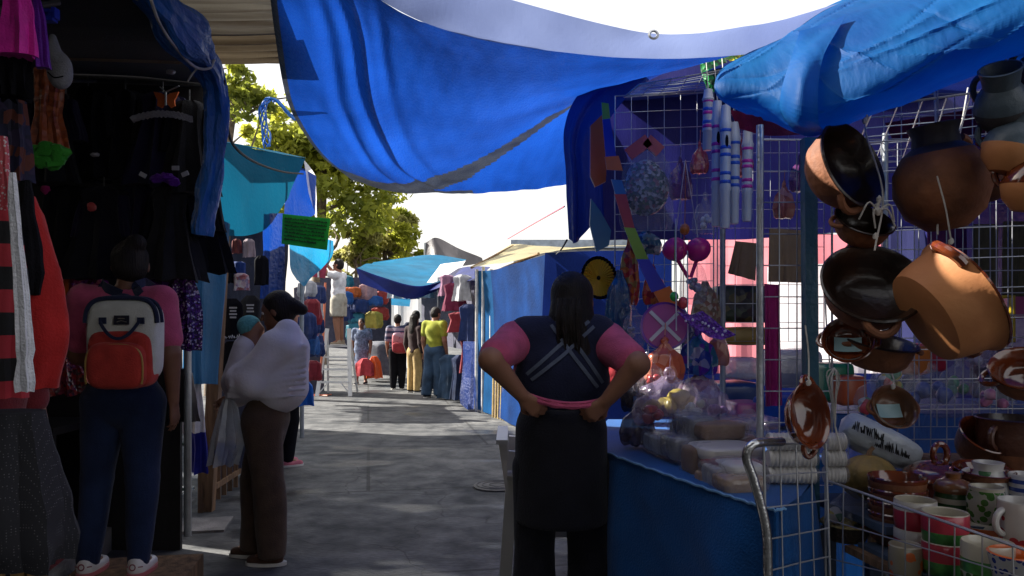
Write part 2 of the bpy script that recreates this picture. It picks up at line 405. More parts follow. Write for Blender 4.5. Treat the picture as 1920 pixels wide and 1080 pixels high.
# ------------------------------------------------------------------ people
BASE = dict(pelvis=(0, 0, .52), waist=(0, .004, .61), chest=(0, .0, .725), neck=(0, -.004, .825), head=(0, .012, .925),
            shL=(-.108, -.004, .802), elL=(-.135, -.015, .625), wrL=(-.14, .03, .475), shR=(.108, -.004, .802), elR=(.135, -.015, .625), wrR=(.14, .03, .475),
            hipL=(-.052, 0, .51), knL=(-.056, .012, .285), anL=(-.058, -.012, .045), hipR=(.052, 0, .51), knR=(.056, .012, .285), anR=(.058, -.012, .045))
def hand_sdf(sd, wrist, direc, palm, H, side, curl=0.5, fine=True):
    """palm, four bent fingers of unequal length and a thumb; direc = along the hand, palm = the way the palm faces"""
    w = np.asarray(wrist, float); d = np.asarray(direc, float); d /= np.linalg.norm(d); n = np.asarray(palm, float); n = n - d * (n @ d); n /= np.linalg.norm(n)
    s = np.cross(d, n) * side; u = H / 1.6
    L = 0.085 * u; kn = [w + d * L * f + s * o * u for f, o in ((.93, .030), (1.0, .010), (.97, -.010), (.88, -.028))]
    for q in kn: sd.cap(w + (q - w - d * L * .9) * 0.5 + d * 0.01, q, .0125 * u, .0105 * u, .008)
    for q, ln in zip(kn, (.068, .076, .071, .056)):
        a = q; dd = d.copy()
        for j, fr in enumerate((.45, .32, .23)):
            an = curl * (0.7 + 0.35 * j); dd = dd * math.cos(an) + n * math.sin(an); e = a + dd * ln * fr * u
            sd.cap(a, e, (.0092 - .0009 * j) * u, (.0085 - .001 * j) * u, .004); a = e; nn = np.cross(s, dd) * side; n_ = n - dd * (n @ dd)
            n = n_ / (np.linalg.norm(n_) + 1e-9) if np.linalg.norm(n_) > .05 else nn
        n = np.asarray(palm, float); n = n - d * (n @ d); n /= np.linalg.norm(n)
    t0 = w + d * .022 * u + s * .022 * u; t1 = t0 + (d * .6 + s * .65 + n * .3) * .042 * u; t2 = t1 + (d * .85 + s * .1 + n * .5) * .032 * u
    sd.cap(t0, t1, .0125 * u, .0105 * u, .008); sd.cap(t1, t2, .0105 * u, .008 * u, .006)
def person(label, loc, rot, H, J=None, stout=1.0, res=.014, skin=None, face=(0, 1, 0), hands=None, group=None, lean=None,
           top=None, bottom=None, hair=None, shoes=None, eyes=True, cat='person'):
    """one continuous skin body plus clothing, hair and shoes as children; local +Y is the way the body faces"""
    root = thing('person', label, cat, loc, rot, group); skin = skin or SKIN
    ls = (bottom or {}).get('st', stout); J = {**BASE, **(J or {})}; j = {k: np.array(v, float) * H for k, v in J.items()}; st = stout; u = H
    fv = np.array(face, float); fv /= np.linalg.norm(fv); hc = j['head']; side = np.cross(fv, (0, 0, 1)); side /= np.linalg.norm(side); upv = np.cross(side, fv)
    hd = lambda r, f, up: hc + (side * r + fv * f + upv * up) * u
    HM = np.stack([side, fv, upv], 1)
    b = SDF()
    b.ell(hd(0, -.006, .012), np.array((.047, .056, .056)) * u, .01, M=HM); b.ell(hd(0, .014, -.03), np.array((.036, .04, .038)) * u, .02, M=HM)
    b.cap(hd(0, .052, .004), hd(0, .064, -.016), .005 * u, .0085 * u, .008 * u); b.cap(hd(-.012, .05, -.036), hd(.012, .05, -.036), .006 * u, k=.006 * u)
    b.ell(hd(0, .042, -.056), np.array((.016, .014, .012)) * u, .012, M=HM); b.cap(hd(-.02, .046, .016), hd(.02, .046, .016), .006 * u, k=.008 * u)
    for sgn in (-1, 1): b.ell(hd(sgn * .047, -.002, -.006), np.array((.007, .013, .018)) * u, .004, M=HM)
    b.cap(j['neck'] - np.array((0, 0, .02 * u)), hc - upv * .03 * u - fv * .005 * u, .034 * u, .031 * u, .02)
    b.ell(j['pelvis'], np.array((.092 * ls, .068 * st, .075)) * u, .04); b.ell(j['waist'], np.array((.076 * st, .058 * st, .09)) * u, .04); b.ell(j['chest'], np.array((.09 * st, .062 * st, .105)) * u, .04)
    b.cap(j['shL'], j['shR'], .035 * u, k=.03)
    for s in 'LR':
        b.cap(j['sh' + s], j['el' + s], .034 * u * (.6 + .4 * st), .026 * u * (.6 + .4 * st), .02); b.cap(j['el' + s], j['wr' + s], .027 * u * (.6 + .4 * st), .0165 * u, .012)
        b.cap(j['hip' + s], j['kn' + s], .052 * u * ls, .035 * u * ls, .02); b.cap(j['kn' + s], j['an' + s], .037 * u * ls, .022 * u, .012)
        b.cap(j['an' + s], j['an' + s] + np.array((0, .07, -.028)) * u, .022 * u, .017 * u, .012)
        hs = (hands or {}).get(s); dr = (j['wr' + s] - j['el' + s]); dr = dr / np.linalg.norm(dr)
        if hs: hand_sdf(b, j['wr' + s], hs[0], hs[1], H, 1 if s == 'R' else -1, hs[2])
        else: hand_sdf(b, j['wr' + s], dr, (1 if s == 'L' else -1, 0.2, 0), H, -1 if s == 'R' else 1, 0.25)
    sdf_obj(b, 'body', skin, root, res)
    if eyes:
        for sgn in (-1, 1): MB().lump(hd(sgn * .019, .046, .004), (.006 * u, .006 * u, .006 * u), amp=0, seg=10).build('eye', EYE, root, local=True)
    g = .012
    if top:   # dict(m, hem, sleeve, g, fold)
        t = SDF(); g = top.get('g', .014)
        if top.get('fold', True): t.fold = (top.get('famp', .006), 11, int(top.get('seed', 3)), (1, 1, .7))
        t.ell(j['pelvis'], np.array((.092 * ls, .068 * ls, .08)) * u + g, .04); t.ell(j['waist'], np.array((.08 * st, .062 * st, .09)) * u + g, .04); t.ell(j['chest'], np.array((.09 * st, .062 * st, .105)) * u + g, .04)
        t.cap(j['shL'], j['shR'], .035 * u + g, k=.03); sl = top.get('sleeve', .6)
        for s in 'LR':
            if sl <= 0: continue
            e = j['el' + s]; t.cap(j['sh' + s], j['sh' + s] + (e - j['sh' + s]) * min(sl, 1), .036 * u * (.6 + .4 * st) + g, .030 * u * (.6 + .4 * st) + g, .02)
            if sl > 1: t.cap(e, e + (j['wr' + s] - e) * (sl - 1), .029 * u + g, .02 * u + g, .012)
        t.ell(hc + np.array((0, 0, -.012)) * u, np.array((.066, .072, .1)) * u, .004, mode=-1)
        t.cut((0, 0, top.get('hem', .5) * H), (0, 0, -1))
        sdf_obj(t, top.get('name', 'shirt'), top['m'], root, res, mi=top.get('mi', 0))
    if bottom:
        t = SDF(); g2 = bottom.get('g', .01); st0 = st; st = bottom.get('st', st); t.fold = (bottom.get('famp', .005), 12, int(bottom.get('seed', 5)), (1, 1, .8))
        wz = bottom.get('waist', .6)
        t.ell(j['pelvis'], np.array((.092 * st, .068 * st, .08)) * u + g2, .03); t.ell(j['waist'], np.array((.076 * st, .058 * st, .09)) * u + g2, .03)
        if bottom.get('skirt'):
            k_ = bottom['skirt']; mid = (j['knL'] + j['knR']) / 2; mid[2] = k_ * H
            t.cap(j['pelvis'], mid, .085 * u * st, bottom.get('flare', .11) * u, .04, sc=(1, .75, 1)); t.cut((0, 0, k_ * H), (0, 0, -1))
        else:
            cf = bottom.get('leg', 1.0)
            for s in 'LR':
                e = bottom.get('ease', 1.0)
                t.cap(j['hip' + s], j['kn' + s], (.056 * u) * st + g2, .038 * u * st * e + g2, .015)
                if cf > 0.5: t.cap(j['kn' + s], j['kn' + s] + (j['an' + s] - j['kn' + s]) * (cf - .5) * 2, .039 * u * st * e + g2, bottom.get('cuff', .027) * u * e + g2, .01)
                if cf > 0.5: t.cut((0, 0, .03 * H), (0, 0, -1))
                else: t.cut((0, 0, .33 * H), (0, 0, -1))
        t.cut((0, 0, wz * H), (0, 0, 1))
        sdf_obj(t, bottom.get('name', 'trousers'), bottom['m'], root, res, mi=bottom.get('mi', 0))
    if shoes:
        for s in 'LR':
            a = j['an' + s]; tw = a + np.array((0, .075, 0)) * u; t = SDF()
            a0 = np.array((a[0], a[1] - .01 * u, .024 * u)); t1 = np.array((tw[0], tw[1], .018 * u))
            t.cap(a0, t1, .026 * u, .021 * u, .01, sc=(1, 1, .9)); t.cap(a0 + np.array((0, 0, .0)), a0 + np.array((0, 0, .018)) * u, .027 * u, .025 * u, .01)
            t.ell(a0 + np.array((0, .03, -.005)) * u, np.array((.027, .05, .018)) * u, .01); t.cut((0, 0, .004 * u), (0, 0, -1))
            o = sdf_obj(t, 'shoe', shoes if not isinstance(shoes, dict) else shoes['m'], root, min(res, .012))
            sl = MB(); pts = [(math.cos(q) * .031 * u * (1 if math.cos(q) else 1), math.sin(q) * .075 * u) for q in np.linspace(0, 6.2832, 20)[:-1]]
            sl.prism(pts, .012 * u, np.eye(3), (a0[0], a0[1] + .035 * u, .0075 * u)); sl.build('sole', SOLE if not isinstance(shoes, dict) else shoes['sole'], o, local=True)
    if hair:
        t = SDF(); ht = hair.get('type', 'short'); hm = hair.get('m', HAIR); t.fold = (.004, 40, 4, (1, 1, .25))
        t.ell(hd(0, -.012, .018), np.array((.053, .058, .058)) * u, .01, M=HM)
        t.ell(hd(0, -.02, -.01), np.array((.05, .048, .05)) * u, .015, M=HM)
        t.ell(hd(0, .055, -.02), np.array((.046, .05, .055)) * u, .006, mode=-1, M=HM)
        if ht == 'long':
            t.ell(hd(0, -.03, -.07), np.array((.062, .045, .085)) * u, .03, M=HM); t.ell(hd(.005, -.05, -.135), np.array((.05, .035, .08)) * u, .03, M=HM)
        if ht == 'bun': t.ell(hd(*hair.get('at', (0, -.07, .035))), np.array((.030, .028, .027)) * u, .016, M=HM)
        if ht == 'tail':
            a = hd(0, -.06, .0); t.ell(a, np.array((.03, .03, .03)) * u, .015); t.cap(a, hd(*hair.get('at', (.0, -.09, -.06))), .032 * u, .022 * u, .015)
        sdf_obj(t, 'hair', hm, root, res)
    return root, j
# ------------------------------------------------------------------ ground
def ground_material():
    m = bpy.data.materials.new('worn_concrete'); m.use_nodes = True; nt = m.node_tree; b = nt.nodes['Principled BSDF']; L = nt.links.new
    big = _noise_chain(nt, 0.9, detail=8); mid = _noise_chain(nt, 5, (1, 1, 1), 8); fine = _noise_chain(nt, 45, (0.5, 1.3, 1), 8)
    wet = _noise_chain(nt, 1.1, (0.8, 1.5, 1), 6)
    r1 = nt.nodes.new('ShaderNodeValToRGB'); r1.color_ramp.elements[0].color = (.020, .023, .028, 1); r1.color_ramp.elements[1].color = (.20, .197, .187, 1)
    r1.color_ramp.elements[0].position = .38; r1.color_ramp.elements[1].position = .70
    mx = nt.nodes.new('ShaderNodeMix'); mx.data_type = 'FLOAT'; mx.inputs[0].default_value = .55
    L(big.outputs[0], mx.inputs[2]); L(mid.outputs[0], mx.inputs[3]); L(mx.outputs[0], r1.inputs[0])
    tc = nt.nodes.new('ShaderNodeTexCoord'); dn = nt.nodes.new('ShaderNodeTexNoise'); dn.inputs['Scale'].default_value = 3; L(tc.outputs['Object'], dn.inputs[0])
    ad = nt.nodes.new('ShaderNodeMixRGB'); ad.blend_type = 'ADD'; ad.inputs[0].default_value = .35; L(tc.outputs['Object'], ad.inputs[1]); L(dn.outputs[1], ad.inputs[2])
    vo = nt.nodes.new('ShaderNodeTexVoronoi'); vo.feature = 'DISTANCE_TO_EDGE'; vo.inputs['Scale'].default_value = .75; L(ad.outputs[0], vo.inputs[0])
    cr = nt.nodes.new('ShaderNodeValToRGB'); cr.color_ramp.elements[0].position = 0.0; cr.color_ramp.elements[1].position = .006
    cr.color_ramp.elements[0].color = (.45, .45, .45, 1); cr.color_ramp.elements[1].color = (1, 1, 1, 1); L(vo.outputs[0], cr.inputs[0])
    mu = nt.nodes.new('ShaderNodeMixRGB'); mu.blend_type = 'MULTIPLY'; mu.inputs[0].default_value = 1; L(r1.outputs[0], mu.inputs[1]); L(cr.outputs[0], mu.inputs[2])
    fr = nt.nodes.new('ShaderNodeValToRGB'); fr.color_ramp.elements[0].position = .35; fr.color_ramp.elements[1].position = .65
    fr.color_ramp.elements[0].color = (.72, .72, .72, 1); fr.color_ramp.elements[1].color = (1.1, 1.1, 1.1, 1); L(fine.outputs[0], fr.inputs[0])
    m2 = nt.nodes.new('ShaderNodeMixRGB'); m2.blend_type = 'MULTIPLY'; m2.inputs[0].default_value = 1; 
    bm = nt.nodes.new('ShaderNodeMapping'); bm.inputs['Rotation'].default_value = (0, 0, R(-10.6)); L(ad.outputs[0] if False else tc.outputs['Object'], bm.inputs[0])
    bk = nt.nodes.new('ShaderNodeTexBrick'); bk.offset = .5; bk.inputs['Scale'].default_value = 1; bk.inputs['Brick Width'].default_value = 2.6; bk.inputs['Row Height'].default_value = 2.1; bk.inputs['Mortar Size'].default_value = .016
    bk.inputs['Color1'].default_value = (1, 1, 1, 1); bk.inputs['Color2'].default_value = (.78, .79, .82, 1); bk.inputs['Mortar'].default_value = (.38, .38, .38, 1); L(bm.outputs[0], bk.inputs[0])
    mj = nt.nodes.new('ShaderNodeMixRGB'); mj.blend_type = 'MULTIPLY'; mj.inputs[0].default_value = 1; L(mu.outputs[0], mj.inputs[1]); L(bk.outputs[0], mj.inputs[2])
    L(mj.outputs[0], m2.inputs[1]); L(fr.outputs[0], m2.inputs[2])
    wr = nt.nodes.new('ShaderNodeValToRGB'); wr.color_ramp.elements[0].position = .56; wr.color_ramp.elements[1].position = .64; L(wet.outputs[0], wr.inputs[0])
    dk = nt.nodes.new('ShaderNodeMixRGB'); dk.blend_type = 'MULTIPLY'; dk.inputs[2].default_value = (.55, .55, .56, 1); L(wr.outputs[0], dk.inputs[0]); L(m2.outputs[0], dk.inputs[1])
    L(dk.outputs[0], b.inputs['Base Color'])
    rr = nt.nodes.new('ShaderNodeMapRange'); rr.inputs[3].default_value = .8; rr.inputs[4].default_value = .32; L(wr.outputs[0], rr.inputs[0]); L(rr.outputs[0], b.inputs['Roughness'])
    bp = nt.nodes.new('ShaderNodeBump'); bp.inputs['Strength'].default_value = .6; bp.inputs['Distance'].default_value = .012
    hm = nt.nodes.new('ShaderNodeMath'); hm.operation = 'MULTIPLY'; L(fine.outputs[0], hm.inputs[0]); L(cr.outputs[0], hm.inputs[1]); L(hm.outputs[0], bp.inputs['Height']); L(bp.outputs[0], b.inputs['Normal'])
    return m
g = MB(); xs = np.linspace(-1, 1, 60); xs = np.sign(xs) * np.abs(xs) ** 3 * 160
GX, GY = np.meshgrid(xs, xs + 8); g.grid(np.stack([GX, GY, 0 * GX], -1))
ground = g.build('ground', ground_material(), sharp=0, origin=(0, 0, 0)); ground['kind'] = 'structure'
LV = np.array((-0.1875, 1, 0)); LV = LV / np.linalg.norm(LV)          # the way the lane runs
LN = np.array((LV[1], -LV[0], 0))                                      # to the right of the lane
CONC = mat('kerb_concrete', (.2, .19, .18), rough=.85, var=.3, scale=6, bump=.4)
REDP = mat('worn_red_paint', (.30, .055, .06), rough=.75, var=.45, scale=5, bump=.4, col2=(.13, .05, .05))
k = MB(); M3 = np.stack([LN, LV, (0, 0, 1)], 1)
k.box((-2.95, 4.55, .07), (1.1, 3.2, .14), M3); k.box((-2.395, 4.45, .072), (.02, 3.0, .125), M3, mi=1); k.box((-2.56, 4.5, .1425), (.28, 2.9, .006), M3, mi=1)
o = k.build('pavement', [CONC, REDP]); o['kind'] = 'structure'
mh = MB(); mh.lathe([(0, .0), (.2, .0), (.2, .012), (.185, .016), (0, .016)], (-.12, 6.35, .001), mi=0)
for r_ in (.06, .12, .165): mh.lathe([(r_, .016), (r_ + .006, .022), (r_ + .012, .016)], (-.12, 6.35, .002))
tag(mh.build('manhole_cover', mat('cast_iron', (.10, .095, .09), rough=.6, var=.3, metal=.3)), 'small round iron cover set into the concrete lane beside the white chair', 'manhole cover')

# ------------------------------------------------------------------ tarpaulins overhead
TBLUE = tarp_mat('blue_tarp', (.006, .05, .30), trans=.6, col2=(.003, .026, .17), scale=1.1, bump=.9, bscale=30)
TNAVY = tarp_mat('navy_tarp', (.010, .022, .16), trans=.3, col2=(.008, .014, .10))
TGREY = tarp_mat('grey_tarp_seam', (.035, .042, .06), trans=.4, col2=(.018, .022, .035), scale=5)
TLAV = tarp_mat('lavender_grey_tarp', (.15, .19, .34), trans=.7, col2=(.10, .13, .26))
TCYAN = tarp_mat('cyan_tarp', (.010, .22, .42), trans=.5)
TTEAL = tarp_mat('teal_tarp', (.005, .10, .18), trans=.35, col2=(.004, .075, .14), scale=1.2, rough=.85, spec=.06)
TBRIGHT = tarp_mat('bright_blue_tarp', (.005, .16, .46), trans=.62, col2=(.004, .085, .34), scale=4, bump=.35, bscale=9, rough=.6, spec=.2)
TPINK = tarp_mat('pink_tarp', (.85, .32, .36), trans=.7, col2=(.75, .22, .27))
TWHITE = tarp_mat('white_sheet', (.72, .70, .70), trans=.5, var=.06)
ROPE = mat('pale_cord', (.5, .48, .44), rough=.8, bump=.3); STEEL = mat('zinc_wire', (.42, .43, .45), rough=.38, metal=.55, var=.15, bump=.05)
t = thing('tarpaulin', 'huge saturated blue tarpaulin sagging overhead across the lane with grey seam stripes', 'tarpaulin', (0, 4.5, 2.5))
rows = [[P(495, -110, 2.6), P(640, -45, 2.55), P(800, 42, 2.5), P(1000, 90, 2.5), P(1250, 108, 2.5), P(1490, 92, 2.5)],
        [P(516, 70, 3.3), P(640, 70, 3.3), P(760, 95, 3.3), P(940, 140, 3.3), P(1130, 140, 3.3), P(1330, 118, 3.2)],
        [P(545, 205, 4.3), P(640, 215, 4.3), P(750, 230, 4.4), P(910, 235, 4.5), P(1060, 190, 4.5), P(1210, 145, 4.3)],
        [P(602, 292, 5.2), P(680, 315, 5.4), P(770, 322, 5.6), P(900, 300, 5.7), P(1030, 240, 5.5), P(1140, 170, 5.2)],
        [P(660, 338, 6.0), P(740, 361, 6.3), P(820, 363, 6.5), P(910, 362, 6.6), P(995, 356, 6.5), P(1064, 346, 6.4)]]
S = sheet(rows, 110, 90, .012, 3.2, 4); S[..., 2] += .006 * wob(S * np.array((2.2, .7, 1)), 41, 9, 3)
uu = np.linspace(0, 1, 110)[None, :]; vv = np.linspace(0, 1, 90)[:, None]
rid = np.zeros((90, 110))
for a0, a1, w_, h_ in ((.16, .42, .02, .035), (.2, .46, .016, -.03), (.11, .30, .025, .03), (.28, .5, .02, .02)):
    rid += h_ * np.exp(-((uu - (a0 + (a1 - a0) * vv)) / w_) ** 2) * np.sin(3.14 * np.clip(vv * 1.05, 0, 1)) ** .6
S[..., 2] += rid
def seam(u, v): c = .93 - .62 * max(0, u - .25) ** 1.25; return 1 if abs(v - c - .02) < .036 + .085 * max(0, .7 - u) or v > .965 and u < .55 or u < .012 else 0
MB().grid(S, mi=seam).build('sheet', [TBLUE, TGREY], t, sharp=0)
hem = [[P(560, -150, 2.44), P(760, -62, 2.42), P(960, 0, 2.42), P(1220, 62, 2.42), P(1420, 48, 2.42), P(1580, 4, 2.42)],
       [P(500, -108, 2.6), P(640, -43, 2.55), P(800, 44, 2.49), P(1000, 92, 2.49), P(1250, 110, 2.49), P(1490, 94, 2.49)]]
MB().grid(sheet(hem, 80, 12, .008, 9, 8)).build('hem', TLAV, t, sharp=0)
fl = [[P(1178, 108, 4.2), P(1215, 108, 4.2), P(1260, 108, 4.2), P(1330, 112, 4.2)], [P(1090, 170, 4.4), P(1110, 180, 4.4), P(1150, 190, 4.4), P(1200, 160, 4.35)], [P(1058, 240, 4.45), P(1075, 250, 4.4), P(1100, 260, 4.4), P(1130, 250, 4.4)],
      [P(1060, 340, 4.45), P(1078, 345, 4.38), P(1100, 350, 4.4), P(1130, 350, 4.4)], [P(1063, 448, 4.45), P(1080, 456, 4.38), P(1108, 425, 4.4), P(1135, 440, 4.4)]]
MB().grid(sheet(fl, 30, 50, .01, 6, 9, folds=(.018, 2.5))).build('hanging_flap', tarp_mat('dark_blue_tarp', (.008, .035, .24), trans=.3), t, sharp=0)
for q in (P(1150, 132, 4.2), P(505, -60, 2.7), P(1225, 66, 2.41)): MB().lathe([(.012, 0), (.018, .003), (.012, .006), (.009, .003), (.012, 0)], q, axis=(0, -1, .2), seg=14).build('eyelet', STEEL, t)

# the bright bundle over the pottery stall: one thin sheet, hung over a bar and folded up under itself
t = thing('tarpaulin', 'bright blue tarpaulin gathered into a fat fold above the hanging clay pots', 'tarpaulin', (1.1, 2.1, 2.1))
rows = [[P(1388, 116, 2.55), P(1400, 108, 2.55), P(1480, 60, 2.6), P(1560, 5, 2.6), P(1700, -50, 2.5), P(1840, -110, 2.4), P(2010, -180, 2.3)],
        [P(1352, 128, 2.37), P(1372, 118, 2.35), P(1450, 92, 2.3), P(1530, 50, 2.25), P(1680, 10, 2.1), P(1820, -45, 2.0), P(2000, -110, 1.9)],
        [P(1338, 155, 2.3), P(1356, 148, 2.27), P(1440, 150, 2.18), P(1530, 135, 2.08), P(1670, 95, 1.95), P(1820, 35, 1.85), P(2000, -30, 1.75)],
        [P(1343, 180, 2.3), P(1362, 190, 2.27), P(1430, 200, 2.2), P(1515, 225, 2.08), P(1650, 180, 1.96), P(1810, 120, 1.88), P(2000, 70, 1.8)],
        [P(1360, 194, 2.38), P(1384, 206, 2.38), P(1440, 222, 2.34), P(1520, 250, 2.26), P(1650, 205, 2.2), P(1810, 146, 2.16), P(2000, 95, 2.1)],
        [P(1385, 182, 2.5), P(1405, 186, 2.5), P(1450, 200, 2.5), P(1530, 215, 2.45), P(1650, 180, 2.4), P(1810, 120, 2.36), P(2000, 60, 2.3)]]
S = sheet(rows, 90, 60, .014, 7, 11); S += .006 * wob(S * np.array((1, 1, 2.5)), 77, 12, 3)[..., None] * np.array((0, -1, .2))
g = np.random.default_rng(12); uu = np.linspace(0, 1, 150)[None, :]; vv = np.linspace(0, 1, 100)[:, None]; S = sheet(rows, 150, 100, .012, 7, 11); cre = np.zeros((100, 150))
for i in range(34):
    u0, v0, an, ln, w_ = g.uniform(.1, 1), g.uniform(.05, .8), g.uniform(-.9, .9), g.uniform(.10, .28), g.uniform(.006, .016); du, dv = uu - u0, (vv - v0) * .8; al = du * math.cos(an) + dv * math.sin(an); ac = -du * math.sin(an) + dv * math.cos(an)
    cre += g.choice((-1, 1)) * g.uniform(.006, .016) * np.exp(-np.abs(ac) / w_) * np.exp(-(al / ln) ** 2)
S = S + cre[..., None] * np.array((0, -1, .25))
MB().grid(S).build('sheet', TBRIGHT, t, sharp=0)
rows = [[P(1500, 60, 2.2), P(1545, 45, 2.16), P(1585, 30, 2.12)], [P(1478, 130, 2.12), P(1510, 125, 2.05), P(1540, 120, 2.04)], [P(1462, 200, 2.14), P(1495, 215, 2.04), P(1535, 225, 2.03)], [P(1490, 246, 2.2), P(1520, 255, 2.2), P(1560, 244, 2.2)]]
MB().grid(sheet(rows, 24, 30, .012, 9, 5)).build('fold', TBRIGHT, t, sharp=0)
b = MB()
b.tube([P(1380, 135, 2.5), P(1560, 40, 2.6), P(2030, -170, 2.35)], .014, 8); b.build('bar', STEEL, t)
# unseen tarpaulin added above and behind the viewer to darken the near lane
t = thing('tarpaulin', 'unseen dark tarpaulin added above the viewer to shade the near lane', 'tarpaulin', (0, -1, 2.6))
S = sheet([[(-3.2, -4.4, 2.75), (-.5, -4.4, 2.5), (2.2, -4.4, 2.75)], [(-3, -1, 2.75), (-.5, -1, 2.55), (2.3, -1, 2.75)], [(-2.8, 1.0, 2.75), (0, 1.25, 2.66), (2.4, 1.0, 2.85)]], 40, 40, .03, 2, 3)
MB().grid(S).build('sheet', tarp_mat('dark_brown_tarp', (.05, .045, .045), trans=.12), t, sharp=0)

t = thing('market_stall', 'unseen brown walls and roof added behind the viewer to dim the near lane', 'market stall', (0, -5, 0))  # unseen enclosure added to block light coming from behind
for nm, q in (('back_wall', [[(-4.4, -5.0, 2.0), (0, -5.2, 1.9), (3.4, -5.0, 2.0)], [(-4.4, -5.0, 0.02), (0, -5.2, 0.02), (3.4, -5.0, 0.02)]]), ('left_wall', [[(-4.4, .5, 2.8), (-4.3, -2, 2.8), (-4.4, -5.4, 2.8)], [(-4.4, .5, .02), (-4.4, -2, .02), (-4.4, -5.4, .02)]]), ('roof', [[(-4.6, 1.2, 2.85), (-3.4, 1.2, 2.85), (-2.7, 1.3, 2.78)], [(-4.6, -5.6, 2.9), (-3.4, -5.6, 2.9), (-2.9, -5.6, 2.8)]])):
    MB().grid(sheet(q, 30, 12, .02, 3, 5)).build(nm, cloth('brown_tarp_wall', (.07, .06, .055)), t, sharp=0)

# ------------------------------------------------------------------ the near stall on the left
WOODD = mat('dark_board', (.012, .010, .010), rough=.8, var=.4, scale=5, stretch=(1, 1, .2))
GALV = mat('galvanised_pole', (.30, .32, .33), rough=.45, metal=.4, var=.2)
TIMBER = mat('weathered_timber', (.20, .115, .06), rough=.8, var=.45, scale=4, stretch=(6, 6, .5), bump=.5, bscale=30, bstretch=(4, 4, .3))
YWOOD = mat('yellow_pine', (.42, .24, .08), rough=.6, var=.3, scale=4, stretch=(6, 6, .5))
RUST = mat('rusty_shade_striped_sheet', (.50, .40, .26), rough=.6, var=.5, scale=3, stretch=(.3, 5, 1), metal=.0, col2=(.07, .045, .025), bump=.3, trans=.06)  # rust, plus dark stripes painting the shade between corrugations
PALEM = mat('pale_shade_striped_sheet', (.42, .39, .32), rough=.5, scale=3, stretch=(.3, 6, 1), trans=.07, col2=(.13, .10, .07))  # darker stripes paint the shade between corrugations
t = thing('market_stall', 'dark costume stall under a rusty corrugated roof on the left', 'market stall', (-2.6, 3.4, 0))
for n_, (ya, yb, mtl, dz) in enumerate(((1.3, 2.2, RUST, .0), (2.15, 2.95, RUST, .015), (2.9, 3.42, PALEM, .03), (3.38, 3.86, RUST, .045))):
    nx, ny = 60, int((yb - ya) * 60); X = np.linspace(0, 1, nx)[None, :]; Y = np.linspace(ya, yb, ny)[:, None]
    xr = -.90 - .19 * (Y - 2.9) + 0 * X + .012 * math.sin(n_ * 2); xx = -4.3 + (xr + 4.3) * X; yy = Y - .10 * (xx + 1) * 0.25 + 0 * X
    zz = 2.62 + dz + .016 * np.sin(Y * 2 * math.pi / .085) * (1 - X ** 30) + .05 * (xx + 1) * -.4 + .008 * np.sin(xx * 3 + n_) + 0 * Y
    MB().grid(np.stack([xx, yy, zz], -1)).build('roof_sheet', mtl, t, sharp=0)
MB().grid(sheet([[(-4.3, 1.3, 2.60), (-2.6, 1.3, 2.56), (-1.02, 1.3, 2.55)], [(-4.3, 3.0, 2.60), (-2.6, 3.0, 2.56), (-1.34, 3.0, 2.55)], [(-4.3, 4.6, 2.9), (-2.6, 4.6, 2.86), (-1.85, 4.6, 2.8)]], 20, 16, .008, 4, 2)).build('light_block_sheet', cloth('black_light_block', (.012, .012, .014), rough=.5), t, sharp=0)  # dark sheet added under the roof to block light over the stall
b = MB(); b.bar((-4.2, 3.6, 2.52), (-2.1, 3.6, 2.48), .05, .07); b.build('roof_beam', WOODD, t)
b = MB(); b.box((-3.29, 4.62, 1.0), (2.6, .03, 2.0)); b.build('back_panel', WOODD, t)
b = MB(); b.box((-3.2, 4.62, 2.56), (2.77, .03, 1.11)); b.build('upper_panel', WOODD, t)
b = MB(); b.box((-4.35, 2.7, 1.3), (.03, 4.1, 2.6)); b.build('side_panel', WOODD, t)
b = MB(); b.tube([P(352, 605, 4.55) * (1, 1, 0) + (0, 0, .1), P(352, 300, 4.55)], .022, 10); b.build('post', GALV, t)
for q in ([P(-60, 150, 3.4), P(180, 152, 4.3), P(380, 160, 4.3)], [P(60, 340, 4.3), P(380, 345, 4.3)], [P(-60, 25, 2.3), P(110, 5, 2.6)]): b = MB(); b.tube(q, .01, 8); b.build('hanging_rail', mat('dark_rail', (.05, .05, .05), rough=.5), t)
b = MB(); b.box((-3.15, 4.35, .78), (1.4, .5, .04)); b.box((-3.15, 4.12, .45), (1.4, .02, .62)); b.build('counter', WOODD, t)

# rolled-up blue curtain tied to the stall's front corner
t = thing('rolled_tarp', 'blue tarpaulin curtain rolled up and tied with cord at the dark stall corner', 'tarpaulin', tuple(P(390, 300, 3.5)))
def roll(pts, rad, seed, n=70, seg=26):
    c = catmull(pts, n); r = catmull(np.array(rad)[:, None], n)[:, 0]; m = MB(); T = np.gradient(c, axis=0); rows_ = []; x = np.array((1.0, 0, 0)); a = np.arange(seg) / seg * 6.2832
    for i in range(n):
        tt = T[i] / np.linalg.norm(T[i]); x = x - tt * (x @ tt); x /= np.linalg.norm(x); y = np.cross(tt, x)
        fo = r[i] * (1 + .16 * np.sin(a * 4 + i * .09 + seed) + .09 * np.sin(a * 7 - i * .15) + .08 * math.sin(i * .5))
        rows_.append(c[i] + (np.cos(a) * fo)[:, None] * x + (np.sin(a) * fo)[:, None] * y)
    V = np.array(rows_); V += .006 * wob(V, seed, 30)[..., None]; m.grid(V, closed=True)
    m.f += [tuple(range(seg - 1, -1, -1)), tuple((n - 1) * seg + j for j in range(seg))]; m.m += [0, 0]
    return m
RB = tarp_mat('rolled_blue_tarp', (.016, .14, .48), trans=0, col2=(.01, .08, .32), bump=.6, bscale=22)
